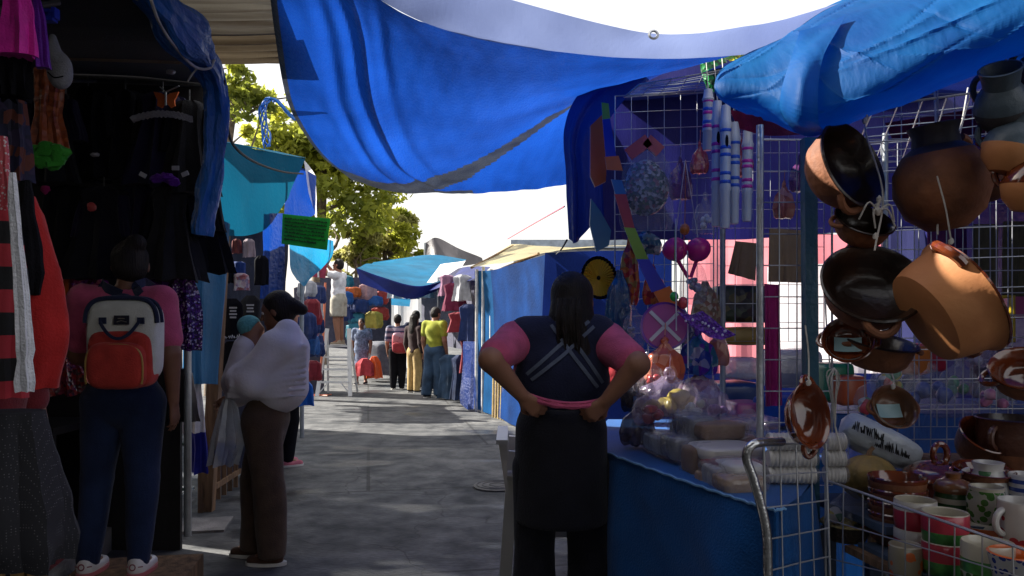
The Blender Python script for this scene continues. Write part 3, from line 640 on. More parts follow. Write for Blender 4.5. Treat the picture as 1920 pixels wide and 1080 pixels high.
roll([P(262, -30, 2.75), P(300, 10, 2.85), P(345, 65, 3.1), P(385, 118, 3.35), P(403, 170, 3.45), P(405, 250, 3.5), P(396, 330, 3.5), P(384, 400, 3.5), P(380, 440, 3.5)],
     [.05, .06, .085, .055, .05, .05, .05, .05, .045], 2).build('sheet', RB, t, sharp=0)
b = MB(); b.tube([P(283, 0, 2.7), P(300, 45, 2.8), P(330, 90, 3.0), P(365, 125, 3.2), P(392, 128, 3.28), P(402, 112, 3.3)], .006, 6, smooth=24)
for q, rr in ((P(382, 117, 3.36), .058), (P(287, -6, 2.83), .063)): b.tube([q + np.array((math.cos(a) * rr, .2 * math.sin(a) * rr - .04, math.sin(a) * rr * .6)) for a in np.linspace(0, 6.3, 18)], .005, 5)
b.tube([P(372, 125, 3.25), P(360, 140, 3.24), P(352, 152, 3.25)], .004, 5); b.build('cord', ROPE, t)
t2 = thing('rolled_tarp', 'loose lower end of blue curtain spread behind the dark stall post', 'tarpaulin', tuple(P(385, 600, 4.7)))
MB().grid(sheet([[P(352, 395, 4.75), P(385, 395, 4.85), P(432, 420, 5.0)], [P(348, 520, 4.7), P(380, 520, 4.8), P(425, 520, 4.95)], [P(345, 640, 4.7), P(375, 655, 4.8), P(412, 650, 4.95)], [P(342, 720, 4.7), P(375, 720, 4.8), P(405, 720, 4.95)]], 26, 30, .01, 6, 3, folds=(.02, 3))).build('sheet', tarp_mat('steel_blue_film', (.03, .12, .25), trans=.35), t2, sharp=0)

# timber post, crate and frame at the corner of the second stall
b = MB(); b.bar(P(389, 950, 5.55) * (1, 1, 0), P(418, 425, 5.35), .085, .07); tag(b.build('timber_post', TIMBER), 'rough brown timber post at the stall corner left of the shawled woman', 'post')
t = thing('wooden_crate', 'slatted wooden crate standing on edge behind the timber post', 'crate', tuple(P(408, 950, 5.6) * (1, 1, 0)))
for i in range(7):
    q = P(376 + i * 11, 948 - i * 8, 5.5 + i * .14) * (1, 1, 0); MB().bar(q, q + (0, 0, .46 - .02 * (i % 2)), .035, .014, hint=LV).build('slat', TIMBER, t)
for z_ in (.12, .38):
    MB().bar(P(374, 950, 5.53) * (1, 1, 0) + (.02, 0, z_), P(446, 897, 6.42) * (1, 1, 0) + (.02, 0, z_), .018, .04).build('rail', TIMBER, t)
t = thing('display_frame', 'green metal display frame with glass base behind the jeans', 'display frame', tuple(P(318, 955, 5.2) * (1, 1, 0)))
GRN = mat('dark_green_paint', (.03, .075, .06), rough=.5)
for x_ in (292, 335, 350): b = MB(); b.tube([P(x_, 958, 5.25) * (1, 1, 0) + (0, 0, .02), P(x_ + 2, 730, 5.25)], .013, 8); b.build('leg', GRN, t)
for y_ in (735, 830, 915): b = MB(); b.tube([P(290, y_, 5.25), P(352, y_ + 3, 5.25)], .011, 8); b.build('rail', GRN, t)
b = MB(); b.box(P(322, 920, 5.35), (.24, .2, .02)); b.build('glass_shelf', film('glass', (.35, .45, .45), .4), t)
tag(MB().box(P(318, 975, 5.1) * (1, 1, 0) + (0, 0, .008), (.75, .35, .016), M3).build('floor_board', CONC), 'pale thin board lying under the green display frame', 'board')

# ------------------------------------------------------------------ second stall: teal awning, blue walls
t = thing('awning', 'teal tarpaulin awning hanging over the second stall on the left', 'awning', tuple(P(470, 400, 5.6)))
rows = [[P(380, 255, 5.0), P(440, 270, 5.6), P(510, 285, 6.3), P(572, 298, 7.0)], [P(376, 340, 4.95), P(440, 350, 5.4), P(500, 350, 6.1), P(556, 330, 6.8)], [P(370, 425, 4.9), P(430, 442, 5.3), P(490, 432, 6.0), P(538, 372, 6.6)]]
MB().grid(sheet(rows, 50, 36, .014, 5, 21, folds=(.012, 2))).build('sheet', TTEAL, t, sharp=0)
MB().grid(sheet([[P(380, 255, 5.0), P(440, 270, 5.6), P(510, 285, 6.3), P(574, 297, 7.0)], [P(330, 235, 6.0), P(400, 262, 6.4), P(480, 277, 7.1), P(560, 292, 7.8)]], 30, 10, .01, 4, 6)).build('roof_sheet', TTEAL, t, sharp=0)
t = thing('market_stall', 'second stall on the left with blue and white tarpaulin walls', 'market stall', tuple(P(560, 800, 8) * (1, 1, 0)))
MB().grid(sheet([[P(538, 330, 6.9), P(560, 312, 7.2), P(590, 330, 7.6)], [P(534, 420, 6.8), P(560, 420, 7.2), P(592, 400, 7.6)]], 20, 20, .02, 5, 3, folds=(.02, 2))).build('blue_wall', TBLUE, t, sharp=0)
MB().grid(sheet([[P(572, 298, 7.3), P(592, 330, 7.8)], [P(580, 360, 7.3), P(594, 420, 7.8)]], 10, 14, .02, 5, 4)).build('white_wall', TWHITE, t, sharp=0)
MB().grid(sheet([[P(490, 400, 6.0), P(515, 400, 6.3), P(535, 400, 6.6)], [P(488, 560, 6.0), P(512, 560, 6.3), P(532, 560, 6.6)]], 14, 20, .015, 5, 5, folds=(.02, 2))).build('side_curtain', TBLUE, t, sharp=0)
MB().grid(sheet([[P(543, 430, 7.5), P(580, 440, 8.2), P(626, 452, 9.0)], [P(545, 500, 7.5), P(580, 512, 8.2), P(620, 480, 9.0)], [P(556, 525, 7.5), P(568, 536, 8.0), P(585, 520, 8.6)]], 20, 20, .02, 5, 6)).build('cyan_flap', TCYAN, t, sharp=0)
MB().box((-4.05, 6.9, 1.3), (1.9, .04, 2.6), M3).build('back_panel', WOODD, t)
q0, q1 = P(392, 600, 6.25) * (1, 1, 0), P(538, 600, 7.5) * (1, 1, 0)
MB().grid(sheet([[q0 + (0, 0, 2.3), (q0 + q1) / 2 + (0, 0, 2.35), q1 + (0, 0, 2.4)], [q0 + (0, 0, .02), (q0 + q1) / 2 + (-.1, 0, .02), q1 + (0, 0, .02)]], 20, 12, .03, 4, 2)).build('shade_backing', cloth('dark_shade_backing', (.012, .015, .035)), t, sharp=0)  # dark backing put in for the dim shade inside the stall
MB().box((-4.3, 8.0, 1.6), (.04, 5.2, 3.2), M3).build('side_panel', cloth('dull_blue_wall', (.03, .06, .16)), t)
for q in (P(508, 800, 6.6), P(566, 745, 9.0)): b = MB(); b.tube([q * (1, 1, 0), q * (1, 1, 0) + (0, 0, 2.7)], .025, 8); b.build('post', GALV, t)
MB().grid(sheet([[(-4.9, 7, 2.95), (-3.9, 7, 3.0), (-2.85, 7, 2.62)], [(-5.6, 10, 3.0), (-4.5, 10, 3.1), (-3.3, 10, 2.7)], [(-5.9, 10.8, 3.0), (-4.9, 10.8, 3.05), (-3.6, 10.8, 2.65)]], 24, 30, .03, 2, 7)).build('roof', TCYAN, t, sharp=0)
t = thing('canopy', 'low blue canopy added left of the stepladder to shade part of the lane', 'canopy', (-4.4, 12.6, 2.4))  # added to throw broken shade on the sunny stretch of lane
MB().grid(sheet([[(-5.4, 11.6, 2.5), (-4.7, 11.6, 2.6), (-4.0, 11.6, 2.5)], [(-5.8, 13.6, 2.5), (-5.1, 13.6, 2.6), (-4.4, 13.6, 2.45)]], 14, 14, .03, 3, 4)).build('roof', TBLUE, t, sharp=0)
for q in ((-3.95, 11.7, 0), (-4.35, 13.5, 0)): b = MB(); b.tube([q, (q[0], q[1], 2.5)], .022, 8); b.build('post', GALV, t)
t = thing('rope', 'twisted blue plastic rope hanging in front of the tree', 'rope', tuple(P(497, 230, 7.2)))
c = [P(500, 275, 7.3), P(496, 240, 7.25), P(494, 205, 7.2), P(503, 186, 7.2), P(520, 190, 7.2), P(540, 212, 7.2), P(553, 225, 7.2)]
for i in range(5):
    cc = catmull(c, 40); a = np.linspace(0, 16, 40) + i * 1.25; cc = cc + np.stack([np.cos(a), np.sin(a), .4 * np.sin(a * 2)], 1) * (.03 if i < 4 else .05) * np.linspace(1, .3, 40)[:, None]; MB().tube(cc, .008, 5).build('strand', tarp_mat('blue_rope', (.01, .14, .5), trans=0), t)
b = MB(); b.tube([P(419, 150, 3.45), P(424, 225, 3.6), P(440, 275, 4.2), P(480, 305, 5.0), P(530, 322, 5.9), P(568, 326, 6.8)], .008, 6, smooth=40)
tag(b.build('cable', cloth('black_rubber', (.012, .012, .012))), 'thin black cable dropping from the rolled curtain to the teal awning', 'cable')
# signs
def sign(name, label, corners, Y, m, marks, n, seed, rows_=7):
    tl, tr, br, bl = [P(*c_, y_) for c_, y_ in zip(corners, Y)]; t = thing(name, label, 'sign', tuple((tl + br) / 2))
    nn = np.cross(tr - tl, tl - bl); nn /= np.linalg.norm(nn); nn = nn if nn[1] > 0 else -nn
    b = MB(); C = sheet([[tl, tr], [bl, br]], 8, 6, .006, 8, seed); v = np.concatenate([C.reshape(-1, 3), C.reshape(-1, 3) + nn * .006])
    f = []; 
    for i in range(5):
        for j in range(7): q = (i * 8 + j, i * 8 + j + 1, i * 8 + 9 + j, i * 8 + 8 + j); f += [q, tuple(48 + x for x in q[::-1])]
    b.add(v, f); b.build('card', m, t)
    b = MB(); up = (tl - bl) / np.linalg.norm(tl - bl)
    for i in range(rows_):
        f0 = .12 + .8 * i / rows_; l = tl + (bl - tl) * (f0 + .05) - nn * .012; r_ = tr + (br - tr) * (f0 + .05) - nn * .012
        squiggle(b, l + (r_ - l) * .06, l + (r_ - l) * (.95 - .2 * (i == rows_ - 1)), up, np.linalg.norm(tl - bl) / rows_ * .55, n, .0035, seed + i)
    b.build('handwriting', marks, t)
    return t
sign('neon_sign', 'fluorescent green card with rows of handwriting', [(530, 401), (619, 410), (613, 469), (528, 457)], (6.3, 6.3, 6.3, 6.3), mat('neon_green_card', (.012, .33, .035), rough=.6, trans=.3, bump=.05), cloth('marker_ink', (.01, .05, .01)), 26, 5)

# ------------------------------------------------------------------ far canopy and tents
t = thing('canopy', 'cyan tarpaulin canopy with dark blue valance at the far end of the lane', 'canopy', tuple(P(770, 520, 16)))
fr_ = [P(668, 502, 15), P(715, 519, 15), P(780, 536, 15.1), P(838, 526, 15.5)]
MB().grid(sheet([[P(700, 492, 19), P(745, 485, 19), P(810, 479, 19), P(874, 488, 19)], fr_], 40, 20, .03, 2, 3)).build('roof', TCYAN, t, sharp=0)
MB().grid(sheet([[q + (0, -.01, 0) for q in fr_], [P(676, 531, 15), P(718, 546, 15), P(770, 560, 15.1), P(818, 546, 15.4)]], 40, 14, .02, 3, 4)).build('valance', TNAVY, t, sharp=0)
MB().grid(sheet([[P(826, 496, 15.6), P(872, 489, 17)], [P(800, 530, 15.3), P(850, 530, 16)]], 12, 10, .03, 3, 5)).build('white_patch', TWHITE, t, sharp=0)
for q in ((822, 15.6),): p0 = P(q[0], 600, q[1]) * (1, 1, 0); b = MB(); b.tube([p0, p0 + (0, 0, 2.25)], .025, 8); b.build('post', GALV, t)
t = thing('canopy', 'grey peaked tent roof rising behind the cyan canopy', 'canopy', tuple(P(850, 470, 20)))
MB().grid(sheet([[P(796, 456, 20), P(819, 445, 20), P(860, 466, 20.5), P(903, 484, 21)], [P(796, 480, 20), P(822, 492, 19.5), P(862, 498, 20), P(905, 494, 21)]], 24, 14, .03, 2, 5)).build('roof', tarp_mat('grey_canvas', (.12, .11, .115), trans=.3), t, sharp=0)
b = MB(); b.tube([P(797, 600, 20) * (1, 1, 0), P(797, 455, 20)], .03, 8); b.build('post', GALV, t)
CREAM = tarp_mat('cream_tarp', (.55, .48, .27), trans=.5, var=.1)
t = thing('market_tent', 'tent with blue side walls and cream roof edge behind the aproned woman', 'tent', (-.3, 10, 0))
bl = [P(890, 508, 11.75), P(925, 506, 10.9), P(965, 494, 9.9), P(1022, 478, 8.55)]; bb_ = [q * (1, 1, 0) + (0, 0, .02) for q in bl]
mid = [(a * .5 + c_ * .5) + np.array((.03, 0, 0)) for a, c_ in zip(bl, bb_)]
MB().grid(sheet([bl, mid, bb_], 70, 40, .02, 1.6, 6, folds=(.014, 3)), mi=lambda u, v: 1 if u < .28 else 0).build('side_wall', [tarp_mat('royal_blue_tarp', (.005, .04, .17), rough=.8, spec=.08, trans=.25, col2=(.004, .022, .09)), tarp_mat('denim_blue_tarp', (.008, .075, .21), trans=.35, rough=.8, spec=.08)], t, sharp=0)
MB().grid(sheet([[P(1022, 474, 8.5), P(1120, 470, 8.5), P(1260, 470, 8.5)], [P(1015, 640, 8.45), P(1120, 640, 8.5), P(1260, 640, 8.5)], [P(1010, 836, 8.42), P(1120, 830, 8.5), P(1260, 830, 8.5)]], 40, 30, .02, 2, 8, folds=(.014, 2))).build('front_wall', tarp_mat('violet_blue_tarp', (.009, .024, .15), trans=.3, rough=.8, spec=.08), t, sharp=0)
MB().grid(sheet([[P(958, 458, 13.5), P(1060, 462, 11.4), P(1190, 462, 9.4)], [P(920, 482, 12.8), P(985, 475, 10.8), P(1080, 466, 8.6)], [P(880, 502, 11.9), P(940, 492, 10.4), P(1030, 474, 8.4)]], 30, 20, .02, 2, 9)).build('roof', CREAM, t, sharp=0)
for x_, y0, y1, Y_ in ((893, 775, 505, 11.6), (905, 770, 500, 11.4), (920, 775, 505, 11.2)): b = MB(); q = P(x_, y0, Y_) * (1, 1, 0); b.tube([q, q + (0.01, 0, P(x_, y1, Y_)[2])], .024, 8); b.build('pole', mat('white_pole', (.6, .6, .58), rough=.4, metal=.2), t)
for q in ([P(884, 502, 11.8), P(962, 461, 13.2)], [P(935, 506, 10.8), P(1010, 476, 9.2)]): b = MB(); b.tube(q, .019, 8); b.build('roof_pole', TIMBER, t)
for i in range(6): q = P(924 + i * 5.0, 772, 10.9 - .08 * i) * (1, 1, 0); b = MB(); b.tube([q, q + (.01, 0, .62 + .06 * (i % 3))], .017, 7); b.build('bamboo_slat', mat('bamboo', (.55, .42, .20), rough=.5, var=.25, scale=8), t)
# short run of lettering printed along the tent wall: white strokes
b = MB()
base = P(938, 642, 10.45) + np.array((-.05, -.03, 0)); d_ = (P(978, 628, 9.6) - P(938, 642, 10.45)); 
for i, strokes in enumerate(([(0, 1), (.25, 0), (.5, .7), (.75, 0), (1, 1)], [(0, 1), (0, 0)], [(0, 1), (0, 0)], [(0, 1), (0, 0), (.8, 0)], [(0, 1), (0, 0)], [(0, 1), (0, 0), (.8, 0)])):
    o_ = base + d_ * (i / 6); b.tube([o_ + d_ * (x_ * .12) + np.array((0, 0, z_ * .1)) for x_, z_ in strokes], .007, 5)
b.build('lettering', plastic('white_print', (.7, .7, .7)), t)
t = thing('tarpaulin', 'sunlit blue tarpaulin skirt crumpled at the foot of the tent poles', 'tarpaulin', tuple(P(880, 768, 11.8) * (1, 1, 0)))
MB().grid(sheet([[P(868, 640, 12.3), P(880, 640, 12.0), P(893, 640, 11.7)], [P(866, 700, 12.2), P(878, 700, 11.9), P(892, 705, 11.6)], [P(862, 750, 12.0), P(876, 768, 11.7), P(892, 765, 11.4)]], 16, 24, .02, 5, 6, folds=(.03, 2.5))).build('sheet', TBLUE, t, sharp=0)
t = thing('truck_roof', 'pale flat roofed kiosk showing above the blue tent', 'kiosk', tuple(P(1040, 600, 16) * (1, 1, 0)))
MB().box(P(1075, 460, 16) * (1, 1, 0) + (0, 0, 2.89), (2.6, 1.6, .16)).build('roof', mat('pale_roof_metal', (.35, .4, .45), rough=.4), t)
MB().box(P(1075, 460, 16) * (1, 1, 0) + (0, .05, 1.4), (2.5, 1.4, 2.8)).build('wall', mat('kiosk_wall', (.5, .5, .48)), t)
b = MB(); b.tube([P(952, 448, 11), P(1000, 420, 9), P(1058, 387, 6.6)], .008, 5, smooth=12); tag(b.build('cord', plastic('pink_cord', (.55, .12, .2))), 'pink cord stretched from the hanging flap to the tent roof', 'cord')
b = MB(); b.tube([P(1063, 450, 4.4), P(1052, 468, 6), P(1043, 476, 8.4)], .006, 5, smooth=10); tag(b.build('cord', MATS['black_rubber']), 'short black cord tying the dark blue flap down to the tent', 'cord')

# ------------------------------------------------------------------ trees
BARK = mat('bark', (.16, .12, .085), rough=.9, var=.4, scale=8, bump=.6)
def leafmat(n, c, c2): return mat(n, c, rough=.5, scale=.9, col2=c2, bump=0, trans=.66, spec=.3)
LEAF = [leafmat('leaf_yellow_green', (.50, .50, .07), (.26, .30, .04)), leafmat('leaf_green', (.36, .38, .06), (.15, .19, .03)), leafmat('leaf_olive', (.52, .48, .17), (.28, .28, .09))]
def tree(label, base, h, crown, n, leaf, m, seed, trunk_r=.16, limbs=7, clumps=40, lo=.35):
    """tapered trunk with limbs; crown of small leaf faces gathered in clumps with gaps between"""
    g = np.random.default_rng(seed); base = np.asarray(base, float); t = thing('tree', label, 'tree', base)
    cc = base + np.array(crown[0]); cr = np.array(crown[1]); b = MB()
    top = cc + np.array((0, 0, .3 * cr[2])); tp = [base, base * .5 + cc * .5 + g.normal(0, .15, 3) - (0, 0, .2 * cr[2]), cc, top]
    b.tube(tp, [trunk_r, trunk_r * .75, trunk_r * .45, trunk_r * .15], 9, smooth=14)
    cen = []
    for _ in range(clumps):
        d = g.normal(size=3); d /= np.linalg.norm(d); d[2] = d[2] if d[2] > -.5 else -d[2]; cen.append(cc + d * cr * g.uniform(lo, 1.0))
    cen = np.array(cen)
    for i in range(min(limbs * 3, clumps)):
        s0 = catmull(np.array(tp), 14)[g.integers(5, 13)]; e = cen[i]; b.tube([s0, s0 * .5 + e * .5 + g.normal(0, .12, 3) * cr.min(), e], [trunk_r * .35, trunk_r * .2, trunk_r * .06], 6, smooth=8)
    b.build('trunk', BARK, t)
    ci = g.integers(0, clumps, n); rad = g.uniform(.13, .30, clumps) * cr.mean()
    d = g.normal(size=(n, 3)); d /= np.linalg.norm(d, axis=1)[:, None]; p = cen[ci] + d * (rad[ci] * g.uniform(.25, 1, n) ** .5)[:, None] * np.array((1, 1, .75))
    a = g.normal(size=(n, 3)); a /= np.linalg.norm(a, axis=1)[:, None]; c2 = np.cross(a, g.normal(size=(n, 3))); c2 /= np.linalg.norm(c2, axis=1)[:, None]
    s_ = leaf * g.uniform(.6, 1.3, n)[:, None]
    V = np.stack([p - a * s_, p + c2 * s_ * .45, p + a * s_, p - c2 * s_ * .45], 1).reshape(-1, 3)
    me = MB(); me.v = [V]; me.n = len(V); me.f = [(4 * i, 4 * i + 1, 4 * i + 2, 4 * i + 3) for i in range(n)]; mi = g.integers(0, len(m), clumps); me.m = mi[ci].tolist()
    me.build('crown', m, t, sharp=0)
    return t
tree('sparse sunlit yellow-green tree leaning over the second stall roof', P(395, 600, 14) * (1, 1, 0), 6, ((.35, .2, 5.3), (1.25, 1.0, .9)), 1500, .10, [LEAF[0], LEAF[1]], 4, .12, clumps=20)
tree('tall dense green tree behind the second stall', P(600, 600, 24) * (1, 1, 0), 9, ((.1, 0, 5.2), (2.7, 2.2, 3.2)), 9500, .15, [LEAF[1], LEAF[1], LEAF[0]], 5, .25, clumps=85)
tree('paler bushy tree with bare twigs right of the tall green tree', P(722, 600, 27) * (1, 1, 0), 6, ((0, 0, 3.7), (1.45, 1.3, 1.85)), 6000, .12, [LEAF[2], LEAF[0]], 6, .16, clumps=46, limbs=10)
tree('small dark green tree at the foot of the tall one', P(668, 600, 25) * (1, 1, 0), 5, ((0, 0, 2.9), (1.1, 1.1, 1.6)), 4200, .11, [LEAF[1], LEAF[2]], 9, .12, clumps=24)
# ------------------------------------------------------------------ people in the lane
from mathutils.bvhtree import BVHTree
def bvh_of(o):
    me = o.data; return BVHTree.FromPolygons([v.co[:] for v in me.vertices], [p.vertices[:] for p in me.polygons])
def drape(bvh, pts, off=.004, d=(0, 1, 0)):
    """lay points onto a body from behind (rays along local +Y)"""
    out = []; last = None
    for p in pts:
        hit = bvh.ray_cast(Vector((p[0], -1.5, p[2])), Vector(d))
        if hit[0] is not None: last = np.array(hit[0]) - np.array(d) * off; out.append(last)
        elif last is not None: out.append(np.array((p[0], last[1], p[2])))
    return np.array(out)
def band(b, pts, w, t=.004, mi=0, up=(0, -1, 0)):
    """flat strap with thickness along a path, lying against a surface whose outside is `up`"""
    pts = np.asarray(pts); T = np.gradient(pts, axis=0); u = np.array(up, float); s = np.cross(T, u); s /= np.linalg.norm(s, axis=1)[:, None] + 1e-9
    V = np.stack([pts - s * w / 2, pts + s * w / 2, pts + s * w / 2 + u * t, pts - s * w / 2 + u * t], 1); return b.grid(V, mi, closed=True)
def child(root, name): return [c for c in root.children if c.name.split('.')[0] == name][0]
PINK = cloth('pink_cotton', (.48, .085, .17)); NAVY = cloth('navy_cotton', (.014, .017, .042)); NAVYB = cloth('black_navy_cotton', (.010, .010, .015))
DENIM = cloth('dark_denim', (.018, .032, .085), var=.4, scale=5, col2=(.008, .014, .04)); BROWNT = cloth('brown_trouser_cloth', (.075, .048, .034))
STRAP = cloth('grey_strap', (.10, .12, .17))

# woman with hands behind her hips
H = 1.575
W, j = person('stout woman with long dark hair, navy apron and both hands on her lower back', (.19, 3.0, 0), 0, H, stout=1.2, res=.0085, face=(.15, 1, -.12),
    J=dict(head=(.03, .022, .922), neck=(.006, -.006, .84), chest=(0, .0, .74), shL=(-.112, -.012, .825), shR=(.112, -.012, .82), elL=(-.168, -.15, .785), wrL=(-.098, -.112, .70), elR=(.166, -.15, .775), wrR=(.10, -.112, .688),
           hipL=(-.062, 0, .51), knL=(-.066, .0, .285), anL=(-.07, -.012, .045), hipR=(.062, 0, .51), knR=(.07, .0, .285), anR=(.074, -.012, .045)),
    hands=dict(L=((.72, .1, -.6), (.3, .9, .1), 1.05), R=((-.72, .1, -.6), (-.3, .9, .1), 1.05)),
    top=dict(m=PINK, hem=.655, sleeve=.78, g=.016), bottom=dict(m=NAVYB, waist=.66, ease=1.2, cuff=.05, g=.014, st=.9), hair=dict(type='long'), shoes=BLK)
v = SDF(); v.fold = (.007, 9, 8, (1, 1, .7)); u = H; st = 1.2; g_ = .034
v.ell(j['pelvis'], np.array((.094 * st, .07 * st, .08)) * u + g_, .04); v.ell(j['waist'], np.array((.082 * st, .064 * st, .09)) * u + g_, .04); v.ell(j['chest'], np.array((.083 * st, .064 * st, .10)) * u + g_, .04)
v.cap((-.085 * u, -.012, .832 * u), (.085 * u, -.012, .832 * u), .056 * u, k=.03); v.ell((.01, .03, .95 * u), np.array((.055, .06, .085)) * u, .01, mode=-1)
for s_ in (-1, 1): v.ell((s_ * .172 * u, -.02 * u, .79 * u), np.array((.062, .16, .09)) * u, .01, mode=-1)
v.cut((0, 0, .668 * u), (0, .12, -1))
vest = sdf_obj(v, 'apron', NAVY, W, .01); bv = bvh_of(vest)
lx = lambda px: (px - 960) / FPX * 2.86 - .19
lz = lambda py: CAMZ - (py - 600) / FPX * 2.86
for (xa, ya, xb, yb) in ((1040, 605, 1128, 724), (1112, 607, 992, 708)):
    for off in (-.011, .011):
        tt = np.linspace(0, 1, 24); n_ = np.array((yb - ya, 0, xb - xa), float); n_ /= np.linalg.norm(n_)
        pts = np.stack([lx(xa + (xb - xa) * tt), 0 * tt, lz(ya + (yb - ya) * tt)], 1) + n_ * off * (1.6 - .8 * abs(tt[:, None] - .5))
        b = MB(); band(b, drape(bv, pts), .013); b.build('strap', STRAP, vest, local=True, sharp=0)
# dark skirt of the apron down to the knees
v = SDF(); v.fold = (.016, 9, 3, (1, 1, .18)); v.cap((.0, 0, .60 * u), (.0, .0, .30 * u), .094 * u * st, .096 * u * st, .03, sc=(1, 1.0, 1))
v.cut((0, 0, .38 * u), (0, 0, -1)); v.cut((0, 0, .662 * u), (0, 0, 1))
sdf_obj(v, 'apron_skirt', NAVYB, W, .012)
b = MB(); zz = np.linspace(-1, 1, 26); pts = np.stack([zz * .145, -.15 - .045 * (1 - zz ** 2), 1.088 - .022 * (1 - zz ** 2) - .012 * zz], 1)
b.tube(pts, .009 + .004 * np.abs(np.sin(zz * 7)), 8); b.tube(pts + (0, -.004, .012), .006, 6); b.build('shirt_hem', PINK, W, local=True)
b = MB(); g_ = np.random.default_rng(2)
for i in range(16):
    x_ = -.035 + .09 * g_.random(); p0 = np.array((x_ + .02, -.085 - .02 * g_.random(), 1.46)); b.tube([p0, p0 + (-.01, -.028, -.08), p0 + (-.015 + .03 * g_.random(), -.018, -.17 - .06 * g_.random())], [.011, .011, .003], 6, smooth=8)
b.build('hair_strands', HAIR, W, local=True)

# woman with the backpack
H = 1.66; BX, BY = -1.93, 3.82
tag(MB().box((BX + .02, BY + .05, .06), (.58, .46, .12), np.array([[.98, -.17, 0], [.17, .98, 0], [0, 0, 1]])).build('wooden_step', TIMBER), 'low worn wooden step under the white trainers', 'step')
BW, j = person('woman seen from behind in pink t-shirt, dark jeans and white trainers', (BX, BY, .12), 0, H, stout=1.12, res=.01, face=(-.35, 1, -.1), skin=SKIN2,
    J=dict(head=(.01, .02, .925), shL=(-.118, -.004, .822), shR=(.112, -.004, .815), elL=(-.165, .05, .65), wrL=(-.12, .16, .60), elR=(.148, -.015, .66), wrR=(.148, .0, .515),
           hipL=(-.06, 0, .51), knL=(-.088, .012, .285), anL=(-.1, -.012, .045), hipR=(.052, 0, .51), knR=(.05, .012, .285), anR=(.05, -.012, .045)),
    hands=dict(R=((.05, .12, -1), (-1, .1, 0), .35)), top=dict(m=PINK, hem=.585, sleeve=.72, g=.013), bottom=dict(m=DENIM, waist=.62, g=.009, ease=.98, cuff=.026, famp=.009), hair=dict(type='bun', at=(.02, -.045, .06)),
    shoes=dict(m=plastic('white_trainer', (.62, .6, .58), var=.1), sole=plastic('pink_sole', (.45, .13, .14))))
for c in [c for c in BW.children if c.name.startswith('shoe')]:
    bx = np.array([v_.co[:] for v_ in c.data.vertices]); cx = (bx[:, 0].min() + bx[:, 0].max()) / 2; y0 = bx[:, 1].min()
    b = MB(); b.lathe([(.011, 0), (.014, .002), (.017, 0)], (cx, y0 - .002, .055), axis=(0, -1, .1), seg=14); 
    for s_ in (-1, 1): b.bar((cx + s_ * .024, y0 + .006, .055), (cx + s_ * .04, y0 + .02, .054), .008, .004)
    b.build('trim', plastic('dark_red_trim', (.2, .03, .05)), c, local=True)
for s_ in 'LR':
    a = j['an' + s_]; b = MB(); b.lathe([(.041, .065), (.041, .085), (.043, .12), (.04, .15)], (a[0], a[1] + .002, .0), seg=18, wobble=.02); b.build('sock', cloth('grey_sock', (.2, .24, .26)), BW, local=True)
bp = thing('backpack', 'cream and red backpack with navy straps on the woman in pink', 'backpack', (BX + .03, BY - .21, 1.1))
CREAM_C = cloth('cream_canvas', (.58, .58, .53), var=.08); REDC = cloth('brick_red_canvas', (.46, .045, .035)); NVC = cloth('navy_webbing', (.02, .026, .06))
bx, by, z0, z1 = BX + .115, BY - .225, 1.065, 1.475
def hull(b, x0, x1, za, zb, y0, y1, m=0, pw=.42, seed=1): return b.lump(((x0 + x1) / 2, (y0 + y1) / 2, (za + zb) / 2), ((x1 - x0) / 2, (y1 - y0) / 2, (zb - za) / 2), seed, .02, 3, 36, m, power=pw)
b = MB(); hull(b, bx - .165, bx + .165, z0 + .02, z1, by - .055, by + .09, seed=2); b.build('body', CREAM_C, bp)
b = MB(); hull(b, bx - .15, bx + .15, z0, z0 + .27, by - .075, by + .07, seed=5); b.build('lower_panel', REDC, bp)
b = MB(); hull(b, bx - .135, bx + .135, z0 - .004, z0 + .215, by - .11, by + .0, seed=4, pw=.5); pk = b.build('front_pocket', REDC, bp)
b = MB(); a = np.linspace(-.35, math.pi + .35, 40); b.tube(np.stack([bx + np.sign(np.cos(a)) * np.abs(np.cos(a)) ** .6 * .131, np.full(40, by - .093), z0 + .085 + .118 * np.sign(np.sin(a)) * np.abs(np.sin(a)) ** .6], 1), .0045, 6); b.build('zip', mat('brass_zip', (.5, .32, .1), rough=.4, metal=.5), pk)
b = MB(); a = np.linspace(.12, math.pi - .12, 30); pts = np.stack([bx + np.sign(np.cos(a)) * np.abs(np.cos(a)) ** .5 * .168, np.full(30, by - .03), z1 - .17 + .178 * np.abs(np.sin(a)) ** .5], 1)
b.tube(pts, .011, 8); b.tube(pts + (0, .05, .002), .009, 8); b.build('top_trim', NVC, bp)
b = MB(); xx = np.linspace(-1, 1, 22); pts = np.stack([bx + .02 + xx * .088, np.full(22, by - .082) - .012 * (1 - xx ** 2), z1 - .105 - .075 * (1 - xx ** 2)], 1); band(b, pts, .014, .006, up=(0, -1, 0)); 
for s_ in (-1, 1): b.box((bx + .02 + s_ * .088, by - .063, z1 - .098), (.032, .008, .03))
b.build('carry_handle', NVC, bp)
b = MB(); b.box((bx + .02, by - .064, z1 - .095), (.068, .006, .042)); lb = b.build('label_patch', cloth('dark_patch', (.02, .02, .03)), bp)
b = MB(); b.box((bx + .02, by - .0685, z1 - .088), (.03, .002, .004)); b.tube([(bx + .0, by - .069, z1 - .104), (bx + .02, by - .069, z1 - .098), (bx + .045, by - .069, z1 - .104)], .0015, 4); b.build('stitching', cloth('beige_thread', (.3, .26, .2)), lb)
bvs = bvh_of(child(BW, 'shirt'))
